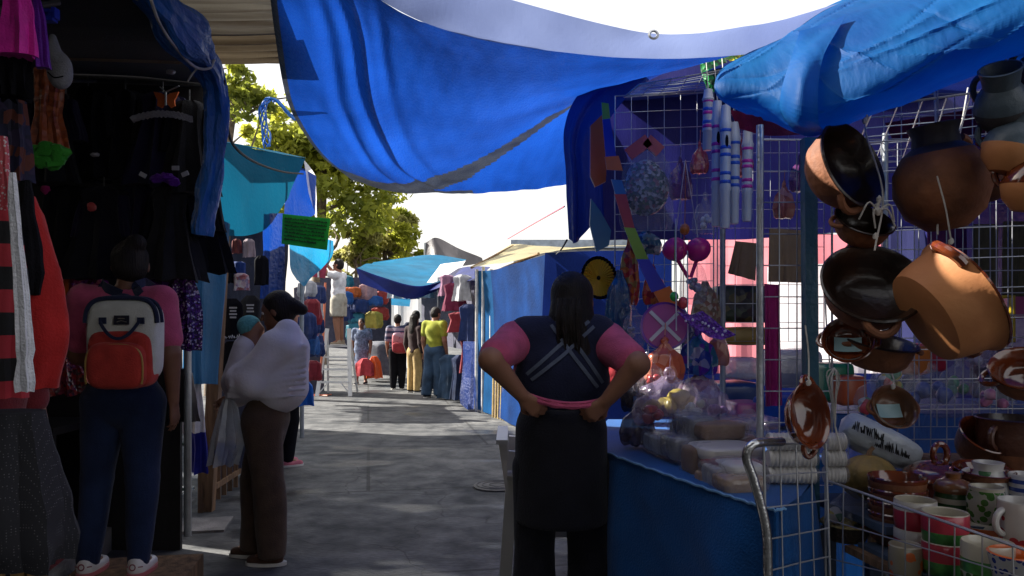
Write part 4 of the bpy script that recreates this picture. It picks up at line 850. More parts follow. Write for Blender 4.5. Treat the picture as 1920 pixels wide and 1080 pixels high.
for s_ in (-1, 1):
    pts = np.array([(.075 + s_ * .045, 0, 1.385), (.015 + s_ * .075, 0, 1.42), (s_ * .10, 0, 1.435)]); pts = catmull(pts, 12)
    q = drape(bvs, pts, .008); q = np.concatenate([q, [q[-1] + (s_ * .012, .05, .012), q[-1] + (s_ * .015, .10, .0)]]) + (BX, BY, .12); b = MB(); band(b, q, .045, .009); b.build('shoulder_strap', NVC, bp)
b = MB(); q = np.array((BX + .10, BY - .19, 1.455)); b.tube([q + (-.06, 0, .02), q + (0, -.01, .045), q + (.06, 0, .02)], .007, 6, smooth=14); b.build('top_loop', NVC, bp)

# woman with the shawl and the baby
H = 1.56; RX, RY = -1.40, 4.4
RW, j = person('woman in profile wrapped in a pale grey shawl carrying a baby', (RX, RY, 0), R(90), H, stout=1.12, res=.011, skin=SKIN2, face=(0, 1, -.28),
    J=dict(head=(0, -.035, .918), neck=(0, -.052, .83), chest=(0, -.03, .72), waist=(0, -.01, .61), shL=(-.1, -.05, .805), shR=(.1, -.05, .805), elL=(-.12, .02, .66), wrL=(-.03, .10, .64), elR=(.12, .02, .66), wrR=(.05, .13, .60),
           hipL=(-.05, 0, .51), knL=(-.05, -.02, .285), anL=(-.05, -.035, .045), hipR=(.05, .0, .51), knR=(.05, .055, .285), anR=(.05, .06, .045)),
    bottom=dict(m=BROWNT, waist=.6, ease=1.15, cuff=.036, g=.014, famp=.013), hair=dict(type='tail', at=(0, -.09, -.02)), shoes=cloth('brown_leather', (.06, .03, .02)))
def RL(px, py, x=0.0): return np.array((x, -((px - 960) / FPX * (RY + x) - RX), CAMZ - (py - 600) / FPX * (RY + x)))
SHAWL = cloth('pale_lilac_shawl', (.62, .59, .64), var=.1, scale=5, bump=.12, bscale=60, col2=(.62, .60, .64))
v = SDF(); v.fold = (.0065, 11, 5, (.4, .6, 1.9))
v.cap(RL(541, 655, 0), RL(528, 722, 0), .112, .152, .05, sc=(1.25, 1, 1)); v.cap(RL(538, 622, -.1), RL(538, 622, .1), .075, k=.05); v.cap(RL(466, 652, 0), RL(452, 712, 0), .088, .10, .05, sc=(1.2, 1, 1))
v.cap(RL(535, 650, -.14), RL(452, 712, -.14), .085, .085, .04); v.cap(RL(535, 650, .14), RL(460, 712, .14), .085, .085, .04); v.cap(RL(520, 740, 0), RL(462, 730, 0), .10, .085, .05, sc=(1.4, 1, 1))
for s_ in 'LR': v.cap(j['sh' + s_], j['el' + s_], .075, .07, .04); v.cap(j['el' + s_], j['wr' + s_], .07, .07, .04)
for i in range(9):   # wrap folds running round the back to the baby
    t_ = i / 8; v.cap(RL(572, 650 + 92 * t_, -.15), RL(425 + 20 * (1 - t_), 690 + 55 * t_, -.205 + .02 * math.sin(i)), .013, .008, .018)
v.ell(j['head'] + np.array((0, .015, .02)), (.085, .105, .115), .01, mode=-1); v.ell(RL(468, 604, 0), (.078, .075, .07), .01, mode=-1)
v.cut(RL(500, 782, 0), (0, .10, -1))
sdf_obj(v, 'shawl', SHAWL, RW, .009)
by_ = thing('baby', 'baby in a teal knitted cap held inside the pale shawl', 'baby', (-1.5, RY, 1.2)); q = P(470, 613, RY - .01)
sd = SDF(); sd.ell(q, (.058, .05, .056)); sd.ell(q + (.04, 0, -.02), (.035, .04, .035)); sd.ell(q + (.062, -.0, -.012), (.012, .012, .012)); sd.cap(q, q + (.02, 0, -.12), .045, .07); sdf_obj(sd, 'body', SKIN, by_, .008, local=False)
sd = SDF(); sd.ell(q + (-.008, -.002, .006), (.068, .062, .062)); sd.cut(q + (.03, 0, 0), (1, 0, -.6)); sdf_obj(sd, 'knitted_cap', cloth('teal_knit', (.10, .33, .35), bump=.5, bscale=90), by_, .008, local=False)
b = MB(); garment(b, P(428, 748, 4.3), .37, [(0, .025, .02), (.15, .05, .035), (.6, .085, .05), (1, .075, .05, -.03)], folds=(.012, 6), seed=4)
t = thing('plastic_bag', 'thin whitish plastic bags hanging from the hand under the shawl', 'plastic bag', tuple(P(425, 880, 4.3))); b.build('bag', film('milky_film', (.42, .45, .5), .55), t)
b = MB(); b.lump(P(420, 850, 4.3), (.05, .03, .05), 3, .3, 4); b.lump(P(434, 835, 4.3), (.03, .025, .03), 5, .3, 4); b.build('contents', plastic('blue_goods', (.02, .05, .4)), t)

# person hidden behind her
t, _ = person('person in black trousers and pink shoes almost hidden behind the shawled woman', (-2.14, 7.3, 0), R(-60), 1.55, res=.018, top=dict(m=BLK, hem=.5, sleeve=1.6), bottom=dict(m=BLK, ease=1.1), shoes=cloth('pink_shoe', (.5, .15, .2)), hair=dict(type='short'))
b = MB(); garment(b, P(566, 708, 7.0), .25, [(0, .03, .03), (.3, .09, .05), (1, .11, .07)], folds=(.015, 5), seed=2); tag(b.build('plastic_bag', tarp_mat('blue_bag_film', (.01, .14, .55), trans=.3)), 'small bright blue carrier bag showing behind the shawled woman', 'plastic bag')

# person at the left edge, behind the hanging coat
t, _ = person('person half outside the frame behind the red coat, brown arm bent', (-1.76, 2.57, 0), R(90), 1.62, stout=1.0, res=.012, J=dict(elL=(-.14, -.09, .635), wrL=(-.12, .06, .62)), top=dict(m=cloth('dark_red_cotton', (.16, .02, .025)), hem=.5, sleeve=.7), bottom=dict(m=BLK, skirt=.3), hair=dict(type='long'), shoes=BLK)
t = thing('trestle', 'yellow pine trestle legs under the dotted black cloth at bottom left', 'trestle', tuple(P(30, 1080, 2.1)[:2]) + (0,))
for x_, dx in ((-12, 0), (38, .03), (62, .05)): q = P(x_, 985, 2.1); MB().bar(q * (1, 1, 0) + (dx, 0, 0), q, .045, .03, hint=(0, 1, 0)).build('leg', YWOOD, t)
MB().box(P(22, 960, 2.12), (.16, .2, .03)).build('top', YWOOD, t)
DOT = speckled('dotted_black_cloth', (.013, .013, .018), (.13, .13, .14), 135, .18, .85, rnd=.12)
b = MB(); garment(b, P(22, 770, 2.1), .42, [(0, .085, .07), (.3, .105, .1), (.6, .14, .13), (.85, .15, .14, .0), (1, .11, .12, .02)], folds=(.018, 5), seed=6)
tag(b.build('dotted_cloth', DOT), 'black cloth with fine white dots bunched on the trestle at bottom left', 'cloth')

# man on the stepladder and the ladder
LX, LY = -3.22, 14.2
WH = plastic('white_ladder_paint', (.62, .62, .60), rough=.4)
t = thing('stepladder', 'white folding stepladder with a man standing on it', 'stepladder', (LX, LY, 0))
for s_ in (-1, 1):
    MB().bar((LX + s_ * .30, LY - .34, 0), (LX + s_ * .2, LY + .02, 1.22), .07, .03).build('front_rail', WH, t); MB().bar((LX + s_ * .28, LY + .42, 0), (LX + s_ * .2, LY + .04, 1.2), .035, .025).build('back_rail', WH, t)
for i, z_ in enumerate((.25, .48, .70, .90)): f_ = z_ / 1.22; MB().box((LX, LY - .34 + .36 * f_ + .03, z_), (.6 - .2 * f_ - .03, .11, .028)).build('step', WH, t)
b = MB(); b.box((LX, LY + .37, .3), (.52, .02, .03)); b.box((LX, LY + .27, .62), (.48, .02, .03)); b.bar((LX - .28, LY - .3, .05), (LX - .12, LY - .28, .24), .02, .02); b.bar((LX + .28, LY - .3, .05), (LX + .12, LY - .28, .24), .02, .02); b.build('brace', WH, t)
WSH = cloth('white_cotton', (.62, .62, .64)); KHS = cloth('stone_cotton', (.36, .34, .28))
person('man on the stepladder in white t-shirt and pale shorts, arms raised', (LX + .02, LY + .0, .915), R(80), 1.6, stout=1.15, res=.014, face=(0, 1, .1),
    J=dict(head=(0, .01, .925), elL=(-.12, .10, .82), wrL=(-.07, .17, .93), elR=(.12, .10, .82), wrR=(.07, .17, .93), knL=(-.05, .01, .285), anL=(-.05, -.01, .045)),
    top=dict(m=WSH, hem=.56, sleeve=.55), bottom=dict(m=KHS, waist=.6, leg=.45, ease=1.5, g=.02), hair=dict(type='short'), shoes=cloth('tan_shoe', (.3, .24, .17)))
b = MB(); b.box(P(613, 489, 14.2), (.09, .12, .24), np.array([[.9, 0, .43], [0, 1, 0], [-.43, 0, .9]])); tag(b.build('black_case', plastic('black_case', (.015, .015, .02))), 'small black case held up by the man on the stepladder', 'case')
t = thing('board', 'maroon board with a white stripe hanging beside the man on the stepladder', 'board', tuple(P(597, 498, 14.0)))
b = MB(); b.box(P(599, 498, 14.0), (.27, .02, .44), np.array([[.98, 0, .12], [0, 1, 0], [-.12, 0, .98]])); b.build('panel', mat('maroon_board', (.25, .02, .055), rough=.6), t)
b = MB(); b.bar(P(597, 520, 13.96), P(595, 472, 13.96), .03, .01); b.build('stripe', WSH, t)
ORG = plastic('orange_pink_paint', (.62, .17, .08), rough=.5)
t = thing('pole', 'slim orange pole on a small foot left of the stepladder', 'pole', tuple(P(600, 742, 14) * (1, 1, 0)))
b = MB(); q = P(596, 742, 14) * (1, 1, 0); b.tube([q, P(606, 640, 14), P(610, 530, 14)], .02, 8); b.build('shaft', ORG, t); b = MB(); b.tube([P(592, 690, 14.05), P(603, 712, 14)], .014, 6); b.tube([q + (-.15, .1, .01), q + (.2, -.1, .01)], .015, 6); b.tube([q + (.22, .1, .01), q + (-.1, -.14, .01)], .015, 6); b.build('foot', ORG, t)

# people further down the lane
person('short woman in a blue-grey dress walking towards the viewer', (-3.23, 16.5, 0), R(175), 1.42, res=.017, stout=1.2, skin=SKIN2, J=dict(anR=(.058, .06, .045), knR=(.056, .05, .285)), top=dict(m=cloth('blue_grey_print', (.13, .16, .24), var=.5, scale=25), hem=.5, sleeve=.6, seed=9), bottom=dict(m=MATS['blue_grey_print'], skirt=.27, flare=.12), hair=dict(type='short'), shoes=BLK)
b = MB(); garment(b, P(702, 668, 16.2), .46, [(0, .05, .04), (.25, .12, .06), (1, .17, .1)], folds=(.02, 5), seed=1); tag(b.build('shopping_bag', plastic('orange_bag', (.75, .12, .02), trans=.2)), 'orange shopping bag in the hand of the short woman', 'bag')
b = MB(); garment(b, P(684, 672, 16.1), .36, [(0, .06, .04), (.3, .18, .07), (1, .2, .08)], folds=(.02, 5), seed=3); tag(b.build('shopping_bag', cloth('red_bag', (.42, .05, .06))), 'red cloth bag held in front of the blue-grey dress', 'bag')
SM = banded('striped_cotton', [(.03, .035, .08), (.26, .22, .28)], 9)
person('person in a dark striped shirt and black trousers standing with back turned', (-2.28, 15.3, 0), R(-5), 1.5, res=.016, stout=1.15, top=dict(m=SM, hem=.5, sleeve=.8), bottom=dict(m=BLK, ease=1.2), hair=dict(type='short'), shoes=BLK)
b = MB(); hull(b, -2.35, -2.03, .72, 1.14, 14.95, 15.17, pw=.5); t = thing('backpack', 'patterned red and pink backpack on the person in the striped shirt', 'backpack', (-2.2, 15.05, .72)); b.build('body', multi('pink_red_print', [(.35, .05, .06), (.5, .16, .18), (.2, .03, .05), (.4, .2, .25)], 9), t)
b = MB(); hull(b, -2.33, -2.06, .74, .94, 14.9, 15.0, pw=.5); b.build('pocket', cloth('wine_red', (.3, .04, .05)), t)
person('person in khaki trousers and a dark top beside the man in yellow-green', (-1.86, 14.6, 0), R(-40), 1.5, res=.016, top=dict(m=cloth('dark_brown_cotton', (.035, .02, .02)), hem=.5, sleeve=1.7), bottom=dict(m=cloth('khaki_cotton', (.40, .28, .12)), ease=1.25), hair=dict(type='long'), shoes=BLK)
person('person in dark blue behind the khaki trousers, head just showing', (-1.95, 15.6, 0), R(20), 1.58, res=.018, top=dict(m=NAVY, hem=.5, sleeve=.8), bottom=dict(m=NAVY), hair=dict(type='short'), shoes=BLK)
person('man in a yellow-green shirt and blue jeans looking into the stall', (-1.38, 13.7, 0), R(-25), 1.62, res=.014, stout=1.2, J=dict(anL=(-.06, -.08, .045), knL=(-.056, -.02, .285), head=(.0, .03, .92)), face=(.3, 1, -.35), top=dict(m=cloth('yellow_green_cotton', (.27, .29, .035)), hem=.53, sleeve=.6), bottom=dict(m=cloth('mid_denim', (.04, .075, .13), var=.5, scale=4), ease=1.25, cuff=.04, g=.014), hair=dict(type='short'), shoes=BLK)
# ------------------------------------------------------------------ the stall on the right: walls, posts, wire meshes
t = thing('market_stall', 'pottery and toy stall on the right walled with navy and pink tarpaulins', 'market stall', (2, 4, 0))
MB().grid(sheet([[P(1085, 100, 5.4), P(1200, 95, 5.7), P(1400, 80, 5.9), P(1700, 60, 6.0), P(2100, 40, 6.0)], [P(1120, 300, 5.4), P(1200, 300, 5.7), P(1400, 300, 5.9), P(1700, 300, 6.0), P(2100, 300, 6.0)], [P(1130, 450, 5.4), P(1200, 450, 5.7), P(1400, 448, 5.9), P(1700, 430, 6.0), P(2100, 440, 6.0)]], 60, 24, .03, 2, 3, folds=(.03, 6))).build('upper_wall', tarp_mat('indigo_tarp', (.018, .018, .13), trans=.3, col2=(.012, .012, .075)), t, sharp=0)
MB().grid(sheet([[P(1290, 445, 6.05), P(1400, 445, 6.05), P(1530, 440, 6.05), P(1660, 440, 6.05)], [P(1290, 560, 6.05), P(1400, 560, 6.05), P(1530, 550, 6.05), P(1660, 560, 6.05)], [P(1290, 700, 6.05), P(1400, 700, 6.05), P(1530, 700, 6.05), P(1660, 700, 6.05)]], 40, 24, .03, 2, 4, folds=(.02, 4)), mi=lambda u, v: 1 if u > .42 and v > .25 else 0).build('pink_wall', [TPINK, tarp_mat('pale_glow_film', (.92, .78, .80), trans=.75)], t, sharp=0)  # paler film zone paints the glow of light through the wall
MB().grid(sheet([[P(1640, 430, 6.1), P(1800, 430, 6.1), P(2100, 430, 6.1)], [P(1640, 850, 6.1), P(1800, 850, 6.1), P(2100, 850, 6.1)]], 20, 14, .02, 2, 5, folds=(.03, 4))).build('lower_wall', tarp_mat('dusk_blue_tarp', (.06, .065, .18), trans=.5), t, sharp=0)
MB().grid(sheet([[P(1000, 700, 6.0) * (1, 1, 0) + (.9, 0, 1), P(1290, 700, 6.1) * (1, 1, 0) + (0, 0, 1.0), P(2100, 700, 6.15) * (1, 1, 0) + (0, 0, 1.0)], [P(1000, 700, 6.0) * (1, 1, 0) + (.9, 0, 0), P(1290, 700, 6.1) * (1, 1, 0), P(2100, 700, 6.15) * (1, 1, 0)]], 20, 8)).build('base_wall', TNAVY, t, sharp=0)
MB().grid(sheet([[(3.3, 6.1, 0), (3.35, 4, 0), (3.4, 1.0, 0)], [(3.3, 6.1, 1.5), (3.35, 4, 1.5), (3.4, 1.0, 1.5)], [(3.2, 6.1, 2.9), (3.25, 4, 2.8), (3.3, 1.0, 2.8)]], 20, 12, .03, 2, 6, folds=(.03, 5))).build('right_wall', MATS['indigo_tarp'], t, sharp=0)
MB().grid(sheet([[(.75, 6.0, 3.05), (2, 6.1, 3.2), (3.4, 6.1, 3.1)], [(.85, 4.4, 2.72), (2, 4.4, 2.9), (3.4, 4.4, 2.9)], [(1.0, 3.3, 2.5), (2.1, 3.2, 2.7), (3.4, 3.2, 2.85)], [(1.4, 2.5, 2.48), (2.3, 2.4, 2.7), (3.4, 2.4, 2.85)], [(1.9, 1.5, 2.65), (2.5, 1.4, 2.75), (3.4, 1.2, 2.8)]], 30, 30, .03, 2, 7)).build('roof', TNAVY, t, sharp=0)
MB().grid(sheet([[P(1660, 230, 5.0), P(1760, 215, 5.0), P(1850, 200, 5.0)], [P(1675, 265, 5.0), P(1760, 262, 5.0), P(1850, 250, 5.0)]], 14, 8, .02, 5, 3)).build('maroon_swag', cloth('maroon_cloth', (.14, .02, .05)), t, sharp=0)
MB().grid(sheet([[P(1660, 282, 5.85), P(1750, 240, 5.9), P(1835, 228, 5.9)], [P(1700, 310, 5.85), P(1760, 290, 5.9), P(1840, 300, 5.9)]], 14, 8, .02, 5, 4)).build('light_patch', TPINK if False else MATS['pale_glow_film'], t, sharp=0)  # pale film sheet painting a patch of light, no opening here
TEALP = mat('teal_paint', (.012, .075, .12), rough=.45, var=.2)
for px_, y0, y1, Y_, r_, m_, l_ in ((1355, 640, 380, 3.7, .014, GALV, 'thin grey pole behind the white flutes'), (1425, 830, 235, 2.62, .013, mat('silver_pole', (.5, .52, .55), rough=.3, metal=.6), 'silver frame pole at the left edge of the wire panel'), (1524, 905, 260, 2.6, .022, TEALP, 'dark teal square post behind the hanging clay pots'), (1660, 500, 250, 3.0, .011, GALV, 'slim pale pole behind the big upper clay pot')):
    b = MB(); q = P(px_, y0, Y_) * (1, 1, 0); q2 = P(px_ - (8 if px_ == 1524 else 0), y1, Y_)
    if px_ == 1524: b.bar(q, q2, .042, .042)
    else: b.tube([q, q2], r_, 10)
    tag(b.build('pole', m_), l_, 'pole')
b = MB(); c = [P(1444, 1250, 2.02), P(1440, 1080, 2.02), P(1436, 990, 2.02), P(1415, 905, 2.02), P(1400, 860, 2.02), P(1408, 836, 2.02), P(1430, 829, 2.04), P(1466, 828, 2.1)]
b.tube(c, .0125, 12, smooth=50); tag(b.build('bent_rail', mat('chromed_tube', (.45, .46, .47), rough=.22, metal=.9, var=.08)), 'bent grey steel tube curving at the near end of the blue table', 'rail')
def wire_panel(label, tl, tr, br, bl, nu, nv, r=.0022, fr=.004, m=None):
    tl, tr, br, bl = [np.asarray(q, float) for q in (tl, tr, br, bl)]; t = thing('wire_panel', label, 'wire panel', (bl + br) / 2, group=None); m = m or STEEL
    b = MB(); b.tube([tl, tr, br, bl, tl], fr, 6); b.build('frame', m, t)
    b = MB(); g = np.random.default_rng(nu * 31 + nv); nn = np.cross(tr - tl, tl - bl); nn /= np.linalg.norm(nn)
    for i in range(1, nu): u_ = i / nu; w = nn * g.normal(0, .004); b.tube([tl + (tr - tl) * u_, (tl + (tr - tl) * u_ + bl + (br - bl) * u_) / 2 + w, bl + (br - bl) * u_], r, 5)
    for i in range(1, nv): u_ = i / nv; w = nn * g.normal(0, .004); b.tube([tl + (bl - tl) * u_ + nn * r * 1.6, (tl + (bl - tl) * u_ + tr + (br - tr) * u_) / 2 + w, tr + (br - tr) * u_ + nn * r * 1.6], r, 5)
    b.build('wire_grid', m, t); return t
wire_panel('tall white wire panel behind the hanging toys', P(1153, 180, 4.3), P(1338, 172, 4.3), P(1338, 720, 4.3), P(1153, 720, 4.3), 6, 17)
wire_panel('wire panel lying overhead above the toys', P(1170, 182, 4.3), P(1335, 172, 4.3), P(1352, 132, 3.5), P(1200, 158, 3.6), 5, 9)
wire_panel('wire panel between the silver pole and the teal post', P(1428, 262, 2.63), P(1560, 262, 2.63), P(1560, 910, 2.63), P(1428, 910, 2.63), 4, 11)
wire_panel('wide wire panel behind the hanging clay pots', P(1560, 270, 2.95), P(1960, 250, 2.95), P(1960, 880, 2.95), P(1560, 880, 2.95), 13, 11)
wire_panel('second wide wire panel deep inside the pottery stall', P(1590, 180, 3.9), P(1990, 170, 3.9), P(1990, 800, 3.9), P(1590, 800, 3.9), 12, 15, r=.003)
wire_panel('wire panel lying overhead above the clay pots', P(1580, 330, 3.9), P(1990, 300, 3.9), P(2000, 150, 2.3), P(1640, 200, 2.3), 8, 9)
wire_panel('low wire panel beside the bent steel tube', P(1432, 832, 2.06), P(1548, 832, 2.2), P(1560, 1200, 2.2), P(1440, 1250, 2.06), 4, 7)
wire_panel('wire basket front guarding the shelf of painted crockery', P(1548, 900, 2.42), P(1960, 1044, 1.72), P(1960, 1250, 1.72), P(1548, 1190, 2.42), 9, 4, r=.002)
wire_panel('upright wire panel behind the pink and purple toys', P(1345, 180, 4.9), P(1545, 180, 4.9), P(1545, 640, 4.9), P(1345, 640, 4.9), 6, 13)

# blue-covered table
TOPZ = .86
t = thing('table', 'long table covered to the ground with a dark blue cloth', 'table', (.9, 2.8, 0))
BC = cloth('blue_table_cloth', (.005, .085, .30), bump=.3, scale=3, var=.3, rough=.6)
edge = [(.34, 3.35), (.37, 3.02), (.50, 2.62), (.62, 2.3), (.695, 2.13), (.735, 2.10), (.85, 2.26), (.98, 2.5), (1.0, 2.7), (1.0, 2.82)]
e3 = catmull(np.array([(x, y, TOPZ) for x, y in edge]), 90); drop = np.linspace(0, 1, 40)[:, None, None]
bot = e3.copy(); bot[:, 2] = .01; T_ = np.gradient(e3, axis=0); T_ /= np.linalg.norm(T_, axis=1)[:, None]; N_ = np.stack([T_[:, 1], -T_[:, 0], 0 * T_[:, 0]], 1) * -1
if N_[40, 0] > 0: N_ = -N_
s_ = np.linspace(0, 1, 90); fo = .028 * np.sin(s_ * 42 + 1.5 * np.sin(s_ * 11)) + .02 * np.sin(s_ * 17 + 2)
S = e3[None] * (1 - drop) + bot[None] * drop + N_[None] * (fo[None, :, None] * drop ** .7 + .05 * drop); S += .005 * wob(S, 4, 14)[..., None]
MB().grid(S).build('cloth', BC, t, sharp=0)
b = MB(); top = [(x, y, TOPZ) for x, y in edge] + [(1.45, 2.86, TOPZ), (1.5, 4.0, TOPZ), (.5, 4.0, TOPZ)]; b.prism([(p[0], p[1]) for p in top], .03, np.eye(3), (0, 0, TOPZ - .012)); b.build('top', BC, t, sharp=20)
b = MB(); fy = e3[8:52]; b.tube(fy + N_[8:52] * .004 + np.c_[0 * fy[:, :2], .006 * np.abs(np.sin(np.arange(44) * 1.9))], .0045, 5); b.build('frayed_edge', cloth('pale_blue_fray', (.16, .34, .6)), t)
for x_, y_ in ((1.38, 2.92), (1.42, 3.9), (.6, 3.9)): MB().bar((x_, y_, 0), (x_, y_, TOPZ - .03), .04, .04).build('leg', TIMBER, t)
# shelf of the pottery stall: a low tier with two risers
t = thing('shelf', 'stepped wooden shelf holding the clay pots and painted crockery', 'shelf', (1.6, 2.2, 0))
SH = mat('blue_grey_board', (.06, .09, .14), rough=.7, var=.4, scale=6)
b = MB(); b.prism([(1.09, 2.42), (1.20, 1.70), (2.1, 1.70), (2.1, 2.42)], .025, np.eye(3), (0, 0, .667)); b.build('tier', SH, t, sharp=20)
b = MB(); b.prism([(1.05, 2.75), (1.12, 2.30), (2.1, 2.30), (2.1, 2.75)], .024, np.eye(3), (0, 0, .748)); b.build('riser', SH, t, sharp=20)
b = MB(); b.box((1.85, 2.72, .868), (.7, .34, .024)); b.build('riser', TIMBER, t)
b = MB(); b.bar((1.07, 2.44, .655), (1.19, 1.70, .655), .03, .022); b.build('edge_board', TIMBER, t)
for x_, y_ in ((1.13, 2.4), (1.24, 1.74), (2.05, 1.75), (2.05, 2.7), (1.12, 2.72)): MB().bar((x_, y_, 0), (x_, y_, .65), .04, .04).build('leg', SH, t)
# white plastic chair behind the aproned woman
t = thing('plastic_chair', 'white plastic garden chair half hidden behind the aproned woman', 'chair', (.22, 3.62, 0))
WP = plastic('ivory_plastic', (.52, .50, .44)); cx, cy = .23, 3.62
for sx_, sy_ in ((-1, -1), (-1, 1), (1, -1), (1, 1)):
    a = np.array((cx + sx_ * .275, cy + sy_ * .26, 0)); MB().bar(a, (cx + sx_ * .22, cy + sy_ * .22, .44 if sx_ > 0 else .80), .05, .03, hint=(0, 1, 0)).build('leg', WP, t)
b = MB(); b.box((cx, cy, .435), (.46, .46, .03)); b.build('seat', WP, t)
b = MB(); 
for i in range(5): b.bar((cx - .22, cy - .16 + i * .08, .46), (cx - .275, cy - .16 + i * .08, .84), .035, .012, hint=(0, 1, 0))
b.bar((cx - .275, cy - .23, .84), (cx - .275, cy + .23, .84), .05, .02); b.bar((cx - .22, cy - .23, .47), (cx - .22, cy + .23, .47), .04, .02); b.build('backrest', WP, t)
for s_ in (-1, 1): b = MB(); b.tube([(cx - .25, cy + s_ * .25, .70), (cx, cy + s_ * .265, .68), (cx + .22, cy + s_ * .25, .66), (cx + .25, cy + s_ * .25, .44)], .022, 8, smooth=20); b.build('armrest', WP, t)

# ------------------------------------------------------------------ clay pots
CLAY = mat('red_clay', (.30, .115, .05), rough=.72, var=.18, scale=9, bump=.25, bscale=50, col2=(.13, .05, .026))
CLAYO = mat('orange_clay', (.52, .225, .085), rough=.65, var=.15, scale=7, col2=(.42, .165, .06), bump=.06)
GLZ = mat('dark_brown_glaze', (.020, .010, .007), rough=.3, coat=.25, var=.4, bump=.1, spec=.45)
GLR = mat('red_brown_glaze', (.20, .045, .014), rough=.13, coat=.9, var=.45, scale=9, bump=.05, spec=.6, col2=(.09, .018, .008))
DARKC = mat('smoked_clay', (.05, .04, .04), rough=.55, var=.4, scale=7, col2=(.03, .035, .045))
STK = plastic('pale_sticker', (.30, .48, .52)); CORD = ROPE
def cazuela(name, label, cat, c, Rr, depth, axis, outer=CLAY, inner=GLZ, handles=0., sy=1.0, spin=0, sticker=None, cord=None, th=.06, nh=2, flare=1.06, base=.55):
    """open clay dish: clay outside, glazed inside and rim, lug handles, optional price sticker and hanging cord"""
    c = np.asarray(c, float); t = thing(name, label, cat, c); M = frame_from(axis); cs, sn = math.cos(spin), math.sin(spin); M = M @ np.array([[cs, -sn, 0], [sn, cs, 0], [0, 0, 1]])
    d = depth; k = th * Rr
    out = [(0, -d), (base * Rr, -d), (base * Rr + .13 * Rr, -.95 * d), ((base * .3 + .68) * Rr, -.74 * d), (.94 * Rr, -.42 * d), (.975 * Rr, -.15 * d), (flare * Rr, -.02 * d)]
    inn = [(flare * Rr, -.02 * d), (flare * Rr + .2 * k, .02 * d), (flare * Rr - .5 * k, .05 * d), (.955 * Rr - k, -.1 * d), (.90 * Rr - k, -.45 * d), (.78 * Rr - k, -.72 * d), (.5 * Rr, -.9 * d + .2 * k), (0, -.92 * d + .3 * k)]
    MB().lathe(out, c, M=M, seg=40, sy=sy, wobble=.02, seed=int(Rr * 1e4)).build('bowl', outer, t); MB().lathe(inn, c, M=M, seg=40, sy=sy).build('glaze', inner, t)
    if handles:
        for i in range(nh):
            a0 = math.pi * 2 * i / nh; a = np.linspace(-.32, .32, 14); r_ = Rr * (1.0 + handles * np.cos(a / .32 * 1.57) ** .7)
            pts = np.stack([np.cos(a0 + a) * r_, np.sin(a0 + a) * r_ * (sy if sy < 1 else 1), -.12 * d + 0 * a - .1 * Rr * np.cos(a / .32 * 1.57)], 1); b = MB(); b.tube(pts @ M.T + c, Rr * .085, 8); b.build('handle', inner if inner is GLR else outer, t)
    if sticker:
        b = MB(); q = np.array((0, 0, -.88 * d)); w = Rr * .55; C = np.array([[[x * w, y * w * .6, -.9 * d + .4 * k + d * .35 * (x * x * .3 + y * y * .1) + .004] for x in np.linspace(-1, 1, 7)] for y in np.linspace(-1, 1, 5)]); b.grid(C @ M.T + c); b.build('sticker', STK, t)
    if cord is not None:
        b = MB(); p0 = np.asarray(cord, float); p1 = c + M @ np.array((0, 0, 0)) ; rim = c + (p0 - c) / np.linalg.norm(p0 - c) * Rr * .98
        b.tube([p0, p0 * .5 + rim * .5 + (.004, 0, 0), rim], .0024, 6, smooth=12); b.lump(rim, (.007, .007, .009), 2, .3, 4, 10); b.build('cord', CORD, t)
    return t
cazuela('clay_dish', 'largest dark glazed clay dish right under the bright blue fold', 'dish', P(1600, 308, 2.12), .122, .10, (.50, -.82, .30), handles=.16, spin=1.2, cord=P(1625, 215, 2.1))
cazuela('clay_bowl', 'small brown bowl tied below the uppermost hanging dish', 'bowl', P(1621, 412, 2.14), .078, .065, (.1, -.62, .78), outer=CLAY, handles=.2, cord=P(1640, 385, 2.1))
cazuela('clay_dish', 'wide black glazed dish hanging in front of the teal post', 'dish', P(1637, 530, 2.08), .128, .095, (-.10, -.80, .60), handles=.22, spin=1.57, cord=P(1642, 440, 2.07))
cazuela('clay_dish', 'wide orange clay dish hanging on edge, its bare bottom towards the viewer', 'dish', P(1806, 556, 2.0), .150, .118, (.88, -.04, .50), outer=CLAYO, inner=GLR, handles=.2, base=.70, spin=.55 + 1.57, cord=P(1757, 330, 2.0))
cazuela('clay_bowl', 'small clay bowl with pale sticker left of the wide black dish', 'bowl', P(1590, 636, 2.16), .066, .05, (-.35, -.82, .45), inner=GLR, handles=.2, sticker=1)
cazuela('clay_bowl', 'brown clay bowl half hidden under the wide black dish', 'bowl', P(1650, 640, 2.22), .10, .08, (.1, -.25, .95), inner=GLZ, handles=.2)
cazuela('clay_dish', 'shiny oval red-brown dish hanging low beside the steel tube', 'dish', P(1520, 778, 2.06), .088, .06, (.32, -.90, .30), outer=GLR, inner=GLR, handles=.26, sy=.68, spin=1.35, cord=P(1510, 610, 2.1))
cazuela('clay_bowl', 'small round bowl with pale blue sticker hanging before the wire panel', 'bowl', P(1678, 762, 2.3), .066, .05, (.05, -.88, .48), inner=mat('tan_glaze', (.16, .07, .035), rough=.25, coat=.5), handles=.18, sticker=1, cord=P(1672, 700, 2.35))
cazuela('clay_dish', 'brown dish cut off by the right frame edge below the orange dish', 'dish', P(1925, 690, 2.05), .085, .07, (-.3, -.5, .8), inner=GLR, outer=CLAY, handles=.3, spin=.4, cord=P(1930, 560, 2.05))
cazuela('clay_bowl', 'deep brown bowl leaning on the upper shelf tier', 'bowl', P(1848, 815, 2.62), .082, .10, (.12, -.62, .78), inner=GLR, outer=mat('brown_glaze', (.09, .035, .02), rough=.3, coat=.4))
